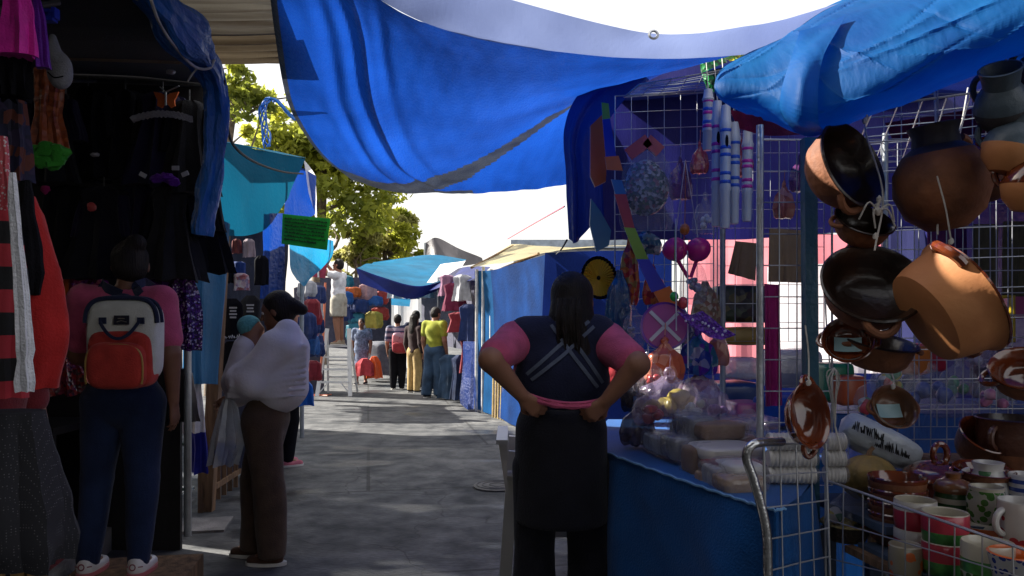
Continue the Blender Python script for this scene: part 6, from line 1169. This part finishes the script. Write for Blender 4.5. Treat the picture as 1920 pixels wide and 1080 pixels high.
tall = [(plastic('rust_orange', (.48, .085, .012)), [(1107, 236), (1130, 214), (1138, 300), (1136, 340), (1116, 350), (1107, 330)], 'rust orange folded paper panel hanging beside the dark blue flap', 'paper_decoration'), (plastic('turquoise_panel', (.015, .17, .27)), [(1108, 372), (1126, 396), (1146, 432), (1142, 460), (1118, 472), (1106, 420)], 'turquoise pointed pennant hanging below the orange paper panel', 'pennant')]
for m, q, l_, n_ in tall: b = MB(); v_ = np.array([P(x, y, 3.9) for x, y in q]); b.add(np.concatenate([v_, v_ + (0, .03, 0)]), [tuple(range(6)), tuple(range(11, 5, -1))] + [(i, 6 + i, 6 + (i + 1) % 6, (i + 1) % 6) for i in range(6)]); tag(b.build(n_, m, sharp=20), l_, 'decoration')
# paper fans
def fan(label, px, py, Y, r, m, m2, sy=1.0, yaw=0):
    t = thing('paper_fan', label, 'paper fan', P(px, py, Y)); a = np.linspace(0, 6.2832, 65)[:-1]; k = np.arange(64) % 2; M = frame_from((math.sin(yaw), -math.cos(yaw), .05)); c = P(px, py, Y)
    b = MB(); b.grid(np.array([[(np.cos(q) * r_ , np.sin(q) * r_ * sy, (.012 if kk else 0) * r_ / r) for q, kk in zip(a, k)] for r_ in (r * .08, r * .5, r * .92)]) @ M.T + c, closed=True); b.build('pleats', m, t, sharp=15)
    b = MB(); b.grid(np.array([[(np.cos(q) * r_, np.sin(q) * r_ * sy, z_ + (.01 if kk else 0)) for q, kk in zip(a, k)] for r_, z_ in ((r * .9, 0), (r * 1.08 , .004), (r * 1.0, -.012), (r * .9, -.004))]) @ M.T + c, closed=True); b.build('fringe', m2, t, sharp=15); b = MB(); b.lump(c, (.012, .012, .012), amp=0, seg=10); b.build('hub', m2, t); return t
YF = plastic('yellow_paper', (.62, .40, .02), rough=.6); fan('yellow pleated paper fan with black fringe above the aproned woman\'s shoulder', 1122, 521, 4.0, .105, YF, BLK, yaw=.5); fan('orange pleated paper fan behind the aproned woman\'s right arm', 1140, 718, 3.9, .10, plastic('orange_paper', (.65, .2, .01), rough=.6), BLK, yaw=.7)
# maracas, balls, drum
MAG = plastic('magenta_ball', (.50, .02, .20))
for px, l_ in ((1266, 'left magenta maraca below the marbles'), (1309, 'right magenta maraca by the grey pole')): t = thing('maraca', l_, 'maraca', P(px, 470, 3.5)); b = MB(); b.lump(P(px, 468, 3.5), (.058, .05, .055), px, .04, 3, 22); b.build('head', MAG, t); b = MB(); b.tube([P(px, 480, 3.5), P(px + (24 if px < 1290 else -14), 520, 3.52)], .009, 8); b.build('stick', MAG, t); MB().tube([P(px, 448, 3.5), P(1285, 300, 3.6)], .002, 5).build('cord', ROPE, t)
for px, py, r_, m, l_, n_ in ((1284, 430, .022, plastic('orange_ball', (.5, .14, .03)), 'small orange ball above the magenta maracas', 'ball'), (1264, 556, .019, plastic('green_pompom', (.02, .38, .06)), 'green pompom on the tip of the garland', 'pompom'), (1281, 568, .024, plastic('coral_pompom', (.6, .06, .07)), 'coral red pompom next to the green one', 'pompom')):
    b = MB(); b.lump(P(px, py, 3.4), (r_, r_, r_ * 1.15), px, .06, 6, 16); b.tube([P(px, py - 8, 3.4), P(px + 2, py - 130, 3.42)], .0018, 5); tag(b.build(n_, m), l_, 'toy')
t = thing('toy_drum', 'round pink toy drum with a silver cross of tape', 'toy drum', P(1246, 612, 3.45)); c = P(1246, 612, 3.45); MB().lathe([(0, -.02), (.098, -.02), (.104, 0), (.098, .02), (0, .02)], c, axis=(-.1, -1, .1), seg=40).build('body', plastic('orchid_plastic', (.34, .05, .24)), t); MB().lathe([(.094, .018), (.108, .022), (.108, -.022), (.094, -.018)], c, axis=(-.1, -1, .1), seg=40).build('rim', plastic('violet_rim', (.13, .02, .28)), t)
for s_ in (-1, 1): b = MB(); M = frame_from((-.1, -1, .1)); d_ = np.array((.707, .707 * s_, 0)) * .092; b.bar(c + M @ (d_ + (0, 0, .024)), c + M @ (-d_ + (0, 0, .024)), .016, .004, hint=M[:, 2]); b.build('tape', plastic('silver_tape', (.5, .5, .55)), t)
# shiny bags and packets
film_bag('orange cellophane bag hanging under the pink drum', 1246, 680, 3.4, (.17, .17), multi('orange_cellophane', [(.55, .12, .05), (.4, .07, .03), (.65, .25, .15), (.5, .1, .04)], 26, rough=.2), None, 12); film_bag('blue and purple glittering bag right of the orange bag', 1308, 665, 3.5, (.17, .18), multi('blue_purple_cellophane', [(.02, .04, .25), (.10, .02, .25), (.04, .12, .3), (.2, .2, .35), (.02, .1, .16)], 26, rough=.2), None, 13); film_bag('blue cellophane strip of packets behind the woman\'s shoulder', 1161, 570, 3.9, (.13, .34), film('petrol_film', (.015, .09, .18), .92), None, 14, knot=False)
film_bag('long clear packet with tinsel hanging under the maracas', 1300, 525, 3.55, (.12, .22), CLF, (multi('tinsel', [(.5, .5, .55), (.3, .3, .4), (.5, .3, .4), (.15, .2, .3)], 60, rough=.15, metal=.5), 6), 15); film_bag('straw coloured packet of streamers beside the tinsel packet', 1322, 575, 3.6, (.13, .24), multi('straw_streamers', [(.3, .22, .12), (.18, .12, .07), (.4, .34, .26), (.25, .1, .06)], 50), None, 16, knot=False); film_bag('red and orange ribbon packet behind the garland', 1180, 510, 3.95, (.10, .34), multi('red_ribbons', [(.45, .03, .03), (.55, .15, .03), (.25, .02, .03), (.3, .2, .06)], 30, rough=.25), None, 17); film_bag('pinkish orange packet hanging low by the grey pole', 1348, 655, 3.7, (.10, .16), multi('salmon_film', [(.45, .16, .10), (.35, .1, .08), (.5, .25, .2)], 26, rough=.25), None, 18)
film_bag('small clear packet with white trinkets under the flutes', 1322, 405, 3.9, (.12, .18), CLF, (FW, 4), 19); film_bag('clear packet with grey trinkets left of the drum', 1188, 615, 3.75, (.11, .2), CLF, (plastic('silver_goods', (.35, .35, .38)), 4), 20); film_bag('dark packet of black toys under the woman\'s raised elbow', 1190, 730, 3.5, (.12, .2), film('black_film', (.02, .02, .03), .95), None, 21, knot=False); film_bag('pink mottled packet under the blue and purple bag', 1310, 725, 3.5, (.18, .1), multi('pink_mottle', [(.3, .16, .22), (.45, .35, .4), (.2, .1, .18), (.35, .3, .38)], 34, rough=.25), None, 22, knot=False); film_bag('small red wrapped toy between garland and flutes', 1312, 300, 4.1, (.09, .14), film('ruby_film', (.4, .05, .06), .8), None, 23)
film_bag('dim purple packet high on the wire panel left of the flutes', 1275, 340, 4.2, (.13, .2), film('plum_film', (.16, .05, .16), .7), None, 24); film_bag('shiny blue packet under the marbles', 1212, 455, 3.95, (.16, .12), multi('teal_mottle', [(.03, .1, .14), (.12, .2, .2), (.02, .04, .1), (.3, .3, .3)], 40, rough=.2), None, 25, knot=False)
for px, py, Y, m, l_ in ((1150, 640, 3.95, 'plum_film', 'plum packet'), (1225, 540, 3.9, 'red_ribbons', 'crimson ribbon packet'), (1280, 610, 3.8, 'tinsel', 'silver tinsel packet'), (1390, 300, 4.0, 'ruby_film', 'ruby packet'), (1500, 330, 4.2, 'plum_film', 'plum coloured toy packet'), (1470, 380, 4.1, 'salmon_film', 'salmon packet'), (1300, 640, 3.9, 'teal_mottle', 'teal mottled packet'), (1160, 690, 3.8, 'ruby_film', 'deep red packet')):
    film_bag(l_ + f' hanging on the wire behind, {"near the woman" if px < 1200 else "below the garland" if px < 1290 else "by the grey pole" if px < 1400 else "left of the teal post"}', px, py, Y, (.11, .17), MATS[m], None, px)
# purple sequinned bow
t = thing('mask', 'purple sequinned carnival mask with pointed ends hanging right of the drum', 'mask', P(1335, 620, 3.35)); o_ = [(1270, 585), (1296, 590), (1316, 583), (1336, 598), (1352, 612), (1380, 628), (1352, 637), (1330, 632), (1316, 622), (1296, 612)]; M = np.stack([(1, 0, 0), (0, 0, 1), (0, -1, 0)], 1); c = P(1325, 612, 3.33)
b = MB(); b.prism([((P(x, y, 3.33) - c)[0], (P(x, y, 3.33) - c)[2]) for x, y in o_[::-1]], .02, M, c); b.build('face', multi('purple_sequins', [(.10, .01, .30), (.06, .01, .18), (.16, .03, .42), (.08, .01, .24)], 90, rough=.25), t, sharp=20)
b = MB(); g = np.random.default_rng(3)
for i in range(10): q = P(*(np.array((1290, 598)) + np.array((70, 25)) * g.random() + g.normal(0, 4, 2)), 3.315); b.lump(q, (.006, .003, .006), amp=0, seg=8)
b.build('sequins', plastic('silver_sequin', (.6, .55, .7)), t)
for i, (px, py, y0) in enumerate(((1290, 690, 470), (1268, 620, 410))): tag(MB().tube([P(px, py, 3.38), P(px - 1, y0, 3.38)], .003, 6).build('hanging_stick', FW), ('longer' if i else 'shorter') + ' thin white stick hanging in front of the toy packets', 'stick')
tag(MB().lump(P(1412, 108, 3.6), (.11, .04, .03), 4, .35, 6, 24).build('yellow_tinsel', multi('yellow_tinsel', [(.6, .5, .02), (.3, .35, .03), (.05, .2, .04)], 50)), 'yellow-green tinsel above the tip of the bright blue fold', 'tinsel'); tag(MB().lump(P(1342, 130, 3.7), (.06, .04, .10), 4, .35, 6, 24).build('green_tinsel', multi('green_tinsel', [(.01, .12, .03), (.02, .3, .07), (.01, .06, .03)], 50)), 'dark green tinsel above the white flutes', 'tinsel')
b = MB(); g = np.random.default_rng(9)
for i in range(9): a = g.uniform(0, 6.28); b.tube([P(1566, 800, 2.3), P(1563 + 5 * math.cos(a), 745, 2.3 + .02 * math.sin(a)), P(1562 + 12 * math.cos(a), 700 + 15 * g.random(), 2.3 + .03 * math.sin(a)), P(1564, 690, 2.3)], .0022, 5, smooth=12)
b.tube([P(1566, 800, 2.3), P(1580, 860, 2.28)], .003, 5); tag(b.build('cord_tassel', ROPE), 'pale cord with a looped tassel hanging beside the oval dish', 'cord')

# ------------------------------------------------------------------ costumes in the dark stall
DK = [BLK, cloth('black_velvet', (.008, .008, .012)), cloth('dark_indigo_cloth', (.012, .010, .032)), cloth('charcoal_cloth', (.018, .018, .02))]
sp = [(165, 165, 4.2), (235, 170, 4.25), (305, 175, 4.15), (355, 190, 4.1), (130, 345, 4.2), (195, 350, 4.15), (262, 345, 4.2), (322, 350, 4.1), (365, 340, 4.2), (100, 170, 4.1)]
for i, (px, py, Y) in enumerate(sp):
    pl = ['second from left in the upper row', 'in the middle of the upper row', 'under the orange butterfly', 'beside the rolled curtain, upper row', 'leftmost of the lower row', 'second from left in the lower row', 'above the head of the woman in pink', 'behind the purple ribbons', 'beside the rolled curtain, lower row', 'leftmost of the upper row'][i]
    t = thing('costume', ['black', 'velvety black', 'dark indigo', 'charcoal'][i % 4] + ' costume dress hanging ' + pl, 'costume', P(px, py + 170, Y), group='dark costumes hung in the left stall')
    w = .13 + .02 * (i % 3); b = MB(); garment(b, P(px, py, Y), .50, [(0, .05, .03), (.06, w * .75, .05), (.3, w * .6, .055), (.45, w * .7, .06), (1, w * 1.15, .09)], folds=(.02, 6 + i % 3), seed=i, yaw=.2 * (i % 3 - 1)); b.build('dress', DK[i % 4], t)
    b = MB(); b.tube([P(px, py - 22, Y), P(px, py - 6, Y), P(px, py + 4, Y)], .004, 5); b.tube([P(px - 35, py + 14, Y), P(px, py + 0, Y), P(px + 35, py + 14, Y)], .005, 5); b.build('hanger', MATS['dark_rail'], t)
    for s_ in (-1, 1): b = MB(); garment(b, P(px + s_ * 34, py + 18, Y), .22, [(0, .03, .03), (1, .035, .035, s_ * .04)], folds=(.006, 4), seed=i + 9); b.build('sleeve', DK[(i + 1) % 4], t)
OB = plastic('orange_felt', (.65, .13, .02), rough=.8); t = thing('butterfly', 'orange felt butterfly pinned to a black costume', 'decoration', P(311, 185, 3.98)); c = P(312, 184, 3.98); M = np.stack([(1, 0, 0), (0, 0, 1), (0, -1, 0)], 1)
for s_ in (-1, 1): b = MB(); b.prism([(x * s_ * .0027, y * .0027) for x, y in ((1, -6), (2, 5), (9, 9), (24, 12), (19, 1), (16, -4), (17, -15), (9, -19), (3, -12))][::s_], .012, M, c); b.build('wing', OB, t, sharp=20)
b = MB(); b.tube([c + (0, -.008, -.04), c + (0, -.008, .03)], .006, 6); b.tube([c + (0, -.008, .03), c + (-.03, -.01, .055)], .003, 5); b.tube([c + (0, -.008, .03), c + (.07, -.01, .06)], .004, 5); b.build('body', GALV, t)
b = MB(); x = np.linspace(-1, 1, 30); pts = np.stack([P(305, 214, 3.95)[0] + x * .155, np.full(30, 3.95), P(305, 214, 3.95)[2] - .03 * x ** 2 + .004 * np.sin(x * 40)], 1); band(b, pts, .032, .012); tag(b.build('lace_collar', cloth('white_lace', (.36, .35, .38), bump=.6)), 'white lace collar on the black costume under the butterfly', 'collar')
t = thing('ribbon_bunch', 'purple ribbon bunch with white tags on the dark costumes', 'ribbon', P(312, 340, 3.95)); b = MB()
for s_, dx in ((1, 0), (2, -18), (3, 12)): b.lump(P(312 + dx, 328 + 4 * s_, 3.95), (.035, .02, .022), s_, .4, 5, 16)
b.build('ribbon', cloth('violet_satin', (.12, .015, .30), rough=.4), t)
for px, py, an in ((268, 328, .5), (329, 315, 0), (347, 326, -.4)): MB().box(P(px, py, 3.93), (.036, .006, .022), np.array([[math.cos(an), 0, math.sin(an)], [0, 1, 0], [-math.sin(an), 0, math.cos(an)]])).build('tag', plastic('white_tag', (.5, .5, .52)), t)
for px, py, m, l_ in ((178, 290, 'white_lace', 'row of tiny pale beads on an indigo costume'), (172, 388, 'coral_card', 'flesh coloured mask on the lower row of costumes'), (85, 355, 'magenta_cloth', 'small crimson rosette among the dark costumes'), (320, 135, 'white_tag', 'tiny pale tag on the rail above the butterfly')):
    b = MB(); b.lump(P(px, py, 3.97), (.024, .012, .012 if py < 300 else .022), px, .25, 5, 14); tag(b.build('trinket', MATS[m]), l_, 'trinket')
SEQ = multi('purple_black_sequins', [(.05, .01, .12), (.02, .01, .04), (.14, .03, .28), (.5, .45, .6), (.03, .01, .08), (.08, .02, .2), (.02, .01, .05)], 110, rough=.2, metal=.4)
for i, (px, py, Y, L, w, m, l_) in enumerate(((342, 510, 4.15, .42, .085, SEQ, 'purple sequinned dress hanging right of the woman in pink'), (300, 500, 4.25, .25, .11, cloth('purple_satin', (.09, .015, .24), rough=.4), 'purple satin bundle behind the woman in pink\'s shoulder'), (112, 478, 4.2, .22, .06, cloth('orange_satin', (.45, .09, .015), rough=.4), 'orange satin cloth left of the woman in pink'), (160, 495, 4.25, .2, .10, multi('magenta_tinsel', [(.3, .02, .14), (.08, .01, .05), (.15, .02, .2), (.4, .1, .15)], 60, rough=.25), 'magenta tinsel bunch behind the woman in pink'), (120, 670, 4.1, .2, .09, multi('red_tinsel', [(.3, .02, .02), (.06, .01, .02), (.2, .02, .05)], 50, rough=.25), 'dark red tinsel bunch beside the backpack'))):
    b = MB(); garment(b, P(px, py, Y), L, [(0, w * .6, .04), (.3, w, .06), (1, w * 1.1, .07)], folds=(.015, 6), seed=i + 30); tag(b.build('costume', m), l_, 'costume')
# cloths at the left frame edge
def hang(name, label, cat, px, py, Y, L, prof, m, folds=(.008, 5), seed=1, yaw=0): b = MB(); garment(b, P(px, py, Y), L, prof, folds=folds, seed=seed, yaw=yaw); return tag(b.build(name, m), label, cat)
hang('shiny_cloth', 'shiny hot pink cloth with fringe at the top left corner', 'cloth', 32, -20, 2.3, .20, [(0, .035, .02), (1, .055, .035)], cloth('hot_pink_satin', (.75, .03, .42), rough=.35), (.008, 6), 1); hang('shiny_cloth', 'violet satin strip slanting beside the hot pink cloth', 'cloth', 62, -20, 2.35, .24, [(0, .014, .01), (1, .022, .015, .035)], MATS['violet_satin'], (.004, 4), 2)
hang('black_fringe', 'black fringe hanging under the hot pink cloth', 'cloth', 20, 85, 2.35, .16, [(0, .06, .03), (1, .05, .03)], BLK, (.012, 9), 3); hang('orange_scarf', 'dull orange scarf gathered at its middle, hanging at the left', 'scarf', 92, 130, 3.0, .32, [(0, .06, .03), (.4, .055, .03), (.55, .045, .03), (1, .075, .04)], multi('orange_crinkle', [(.28, .06, .015), (.2, .04, .012), (.34, .08, .02)], 40), (.01, 7), 4)
b = MB(); 
for i in range(6): a = i * 1.1; b.lump(P(92 + 18 * math.cos(a), 292 + 12 * math.sin(a), 2.95), (.04, .02, .03), i, .4, 5, 14)
tag(b.build('green_ruffle', cloth('green_ruffle', (.04, .28, .03), rough=.5)), 'bright green ruffle below the orange scarf', 'ruffle')
t = thing('face_mask', 'plain pale grey cloth mask with a thin mouth line hanging at the left', 'mask', P(112, 165, 2.7)); q = P(112, 132, 2.7); v = SDF(); v.ell(q, (.045, .025, .062)); v.ell(q + (.012, -.008, -.03), (.03, .022, .035)); v.cap(q + (-.02, 0, .05), q + (-.03, .01, .12), .03, .012); sdf_obj(v, 'shell', cloth('pale_grey_felt', (.24, .24, .26)), t, .006, local=False); b = MB(); b.tube([q + (-.025, -.03, -.015), q + (.0, -.033, -.035), q + (.03, -.03, -.03)], .0025, 5, smooth=12); b.build('mouth_line', BLK, t)
b = MB(); b.box(P(88, 33, 2.55), (.055, .03, .028)); b.box(P(88, 25, 2.55), (.03, .03, .02)); b.box(P(72, 26, 2.55), (.012, .03, .035)); b.box(P(104, 26, 2.55), (.012, .03, .035)); tag(b.build('bracket', plastic('royal_blue_plastic', (.015, .03, .42))), 'small royal blue plastic clamp on the rail at top left', 'clamp')
STR = banded('red_black_stripes', [(.40, .03, .045), (.012, .012, .014)], 8.6, offset=.1)
hang('striped_costume', 'red and black striped costume sleeve at the left frame edge', 'costume', 12, 395, 1.98, .48, [(0, .03, .03), (.2, .045, .04), (1, .05, .045)], STR, (.006, 4), 5); hang('checked_cloth', 'red and white checked cloth strip above the striped costume', 'cloth', 4, 255, 2.0, .2, [(0, .014, .012), (1, .022, .015)], speckled('red_white_check', (.45, .05, .07), (.5, .45, .45), 120, .35), (.003, 4), 6)
hang('white_scarf', 'long white scarf knotted near its end over the striped costume', 'scarf', 27, 322, 1.9, .545, [(0, .006, .006), (.1, .013, .01), (.5, .016, .012, .012), (.76, .017, .014, .022), (.80, .021, .018, .024), (.84, .013, .012, .024), (.97, .024, .014, .022), (1, .02, .01, .022)], cloth('white_fleece', (.75, .76, .82), bump=.5), (.003, 5), 7)
t = thing('coat', 'bright red costume coat with black lapel hanging at the left edge', 'coat', P(75, 735, 2.1)); b = MB(); garment(b, P(62, 368, 2.12), .53, [(0, .006, .02, -.01), (.12, .03, .05, -.005), (.45, .075, .07, .005), (.72, .094, .075, .0), (.8, .09, .07, -.004), (1, .07, .06, -.012)], folds=(.004, 4), seed=8); b.build('coat_body', cloth('scarlet_cloth', (.42, .022, .022)), t); b = MB(); garment(b, P(50, 340, 2.04), .30, [(0, .006, .01), (.2, .018, .015), (.8, .034, .02, .012), (1, .022, .015, .015)], folds=(.003, 4), seed=9); b.build('lapel', BLK, t)
hang('dark_cloth', 'navy patterned cloth hanging at the upper left frame edge', 'cloth', 15, 150, 2.6, .34, [(0, .05, .03), (1, .07, .04)], multi('navy_print', [(.015, .015, .05), (.03, .02, .06), (.01, .01, .03), (.12, .03, .02)], 30, rough=.8), (.012, 5), 10)
# goods by the second stall
hang('black_bag', 'glossy black carrier bag with silver print by the woman\'s hand', 'bag', 337, 690, 4.6, .32, [(0, .05, .03), (.1, .075, .04), (1, .085, .045, .03)], plastic('glossy_black', (.015, .015, .02)), (.006, 4), 11); hang('white_garment', 'white garment hanging behind the black carrier bag', 'garment', 363, 705, 4.9, .36, [(0, .03, .02), (.1, .05, .03), (1, .06, .04)], MATS['white_cotton'], (.01, 5), 12); hang('blue_cloth', 'deep blue cloth bundle low behind the timber post', 'cloth', 372, 805, 5.0, .28, [(0, .05, .04), (1, .06, .04)], cloth('deep_blue_cloth', (.015, .02, .22)), (.012, 5), 13); hang('pale_bag', 'pale pinkish bag low beside the jeans', 'bag', 303, 800, 4.7, .09, [(0, .02, .02), (.5, .04, .03), (1, .035, .03)], cloth('pale_pink_cloth', (.36, .3, .32)), (.006, 4), 14)
for i, (px, py, Y, w, L, m, l_) in enumerate(((425, 480, 5.7, .045, .20, BLK, 'black pouch at the left of the second stall'), (444, 448, 5.8, .03, .11, cloth('brick_pouch', (.2, .05, .045)), 'brick red phone pouch under the teal awning'), (467, 448, 5.8, .04, .14, cloth('pinkish_card', (.34, .27, .29)), 'pale pink phone case card under the teal awning'), (448, 490, 5.75, .05, .10, cloth('cobalt_pouch', (.02, .05, .2)), 'blue pouch below the phone case cards'), (452, 512, 5.7, .055, .13, multi('floral', [(.4, .3, .35), (.3, .1, .12), (.45, .42, .45), (.2, .15, .25)], 40), 'flowery white pouch below the blue pouch'), (490, 480, 5.9, .05, .22, BLK, 'black handbag hanging by the side curtain'), (432, 560, 5.6, .09, .30, BLK, 'black t-shirt with a small white print on the second stall'), (470, 555, 5.7, .07, .30, MATS['charcoal_cloth'], 'charcoal t-shirt beside the printed black one'), (436, 640, 5.6, .08, .28, BLK, 'black t-shirt with pale lettering lowest on the second stall'), (520, 470, 6.5, .05, .4, MATS['navy_cotton'], 'navy garment behind the side curtain'))):
    hang('hanging_goods', l_, 'goods', px, py, Y, L, [(0, w * .5, .02), (.12, w, .03), (1, w, .035)], m, (.006, 5), 40 + i)
for px, py, Y, n_, l_ in ((437, 585, 5.52, 4, 'small white print on a black t-shirt'), (469, 580, 5.62, 3, 'tiny white print on the charcoal t-shirt')):
    b = MB()
    for k_ in range(n_): b.box(P(px, py + k_ * 6 - 8, Y), (.055 - .01 * (k_ % 2), .003, .012))
    o = b.build('print', plastic('white_ink', (.45, .45, .45))); tag(o, l_, 'print')
b = MB(); squiggle(b, P(414, 636, 5.5), P(452, 634, 5.5), (0, 0, 1), .03, 6, .005, 4); tag(b.build('print', MATS['white_ink']), 'pale lettering across the lowest black t-shirt', 'print')
# bright goods of the far stalls
cols = [(.42, .09, .02), (.36, .2, .21), (.02, .08, .25), (.38, .38, .40), (.34, .04, .03), (.36, .28, .05), (.03, .16, .22), (.2, .02, .03), (.015, .03, .11), (.25, .12, .19)]; cn = ['orange', 'pink', 'blue', 'white', 'red', 'yellow', 'turquoise', 'crimson', 'navy', 'mauve']
far = [(660, 552, 17.8, 0), (690, 545, 17.9, 1), (675, 575, 17.8, 8), (700, 568, 17.9, 2), (655, 585, 17.9, 8), (712, 560, 18, 4), (668, 600, 17.9, 6), (700, 598, 17.9, 5), (712, 590, 18, 4), (690, 612, 18, 3), (665, 620, 17.9, 6), (645, 560, 17.7, 2), (576, 540, 11.5, 3), (585, 575, 11.8, 7), (592, 548, 12.6, 8), (590, 610, 12, 8), (583, 600, 12.8, 9), (580, 640, 11.5, 2), (590, 655, 12.4, 8), (588, 575, 13.2, 3), (586, 690, 11.8, 7), (645, 530, 15.5, 6), (575, 600, 11.2, 8), (582, 690, 12.6, 8), (590, 640, 13.2, 8)]
ro = {}
for i, (px, py, Y, k_) in enumerate(far):
    side = 'at the end stall beyond the stepladder' if Y > 14 else 'on the left row before the stepladder'; key = (cn[k_], side); ro[key] = ro.get(key, 0) + 1
    kind, pr_ = (('bundle', .55), ('shirt', 1.0), ('bag', .75))[i % 3]; w = .17 * Y / 17 + .02
    place = ['topmost', 'middle', 'lower'][0 if py < 565 else 1 if py < 605 else 2]
    b = MB(); garment(b, P(px, py - 14, Y), .34 * pr_ + .05, [(0, w * .5, .04), (.15, w, .07), (.8, w * 1.05, .09), (1, w * .8, .06)], folds=(.02, 5), seed=60 + i); tag(b.build('hanging_' + kind, cloth('goods_' + cn[k_], cols[k_], rough=.5)), f'{place} {cn[k_]} {kind} hanging {side}' + (', further right' if ro[key] > 1 else ''), kind, 'bright goods hanging in far stalls')
t = thing('market_stall', 'end stall closing the lane with white and cyan sheets', 'market stall', tuple(P(740, 600, 19) * (1, 1, 0)))
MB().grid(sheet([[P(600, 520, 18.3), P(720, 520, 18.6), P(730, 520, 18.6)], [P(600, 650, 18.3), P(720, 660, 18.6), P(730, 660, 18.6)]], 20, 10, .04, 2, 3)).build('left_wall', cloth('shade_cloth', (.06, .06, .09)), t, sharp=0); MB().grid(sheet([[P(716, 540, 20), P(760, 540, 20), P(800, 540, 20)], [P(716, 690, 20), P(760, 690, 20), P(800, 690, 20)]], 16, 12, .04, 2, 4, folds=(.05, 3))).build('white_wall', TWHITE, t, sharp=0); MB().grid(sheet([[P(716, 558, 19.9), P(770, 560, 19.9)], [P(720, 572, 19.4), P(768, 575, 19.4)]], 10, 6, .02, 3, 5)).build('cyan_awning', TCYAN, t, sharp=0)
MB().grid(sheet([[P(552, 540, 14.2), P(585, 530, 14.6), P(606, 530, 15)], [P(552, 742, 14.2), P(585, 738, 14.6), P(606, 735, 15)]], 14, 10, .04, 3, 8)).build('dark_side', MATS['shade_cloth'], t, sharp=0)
t = thing('market_stall', 'dim clothing stall on the right of the lane beyond the tent', 'market stall', tuple(P(860, 600, 15) * (1, 1, 0)))
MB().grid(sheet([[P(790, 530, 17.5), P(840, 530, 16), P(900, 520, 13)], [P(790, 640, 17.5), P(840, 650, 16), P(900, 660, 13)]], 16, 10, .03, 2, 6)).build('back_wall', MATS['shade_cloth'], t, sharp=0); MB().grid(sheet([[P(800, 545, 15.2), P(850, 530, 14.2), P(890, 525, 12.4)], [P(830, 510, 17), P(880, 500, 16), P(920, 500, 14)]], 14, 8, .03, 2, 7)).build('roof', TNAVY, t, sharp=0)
for i, (px, py, Y, w, L, m, l_) in enumerate(((845, 690, 13.3, .2, .75, MATS['mid_denim'], 'blue jeans hanging at the right row beside the yellow-green shirt'), (866, 690, 12.9, .18, .75, DENIM, 'dark jeans hanging next to the blue jeans'), (852, 560, 13.6, .2, .5, MATS['maroon_cloth'], 'maroon dress hanging in the right row'), (878, 600, 12.6, .15, .6, MATS['goods_navy'], 'navy dress hanging next to the tent pole'), (868, 545, 13.2, .16, .45, MATS['goods_white'], 'white blouse hanging at the right row'), (838, 545, 14.5, .14, .4, MATS['goods_mauve'], 'mauve blouse at the far end of the right row'), (862, 615, 13.3, .2, .35, MATS['goods_crimson'], 'crimson folded skirt in the right row'), (740, 548, 17.5, .14, .5, MATS['goods_white'], 'white shirt hanging under the far canopy'), (795, 545, 16.5, .18, .5, MATS['goods_white'], 'long white dress hanging under the far canopy'), (772, 548, 17, .14, .5, MATS['goods_blue'], 'blue shirt between the white clothes under the far canopy'), (880, 660, 12.7, .15, .6, MATS['goods_crimson'], 'crimson print dress hanging low next to the tent pole'))):
    hang('hanging_garment', l_, 'garment', px, py - 30 if L < .7 else py - 25, Y, L, [(0, w * .4, .04), (.1, w, .07), (.4, w * .8, .07), (1, w * 1.1, .1)], m, (.02, 5), 80 + i)
b = MB(); garment(b, P(718, 640, 17.3), .75, [(0, .25, .25), (.1, .38, .35), (1, .42, .4)], folds=(.03, 6), seed=3); tag(b.build('covered_table', cloth('grey_cover', (.15, .15, .17))), 'grey covered heap of goods beyond the short woman', 'heap')
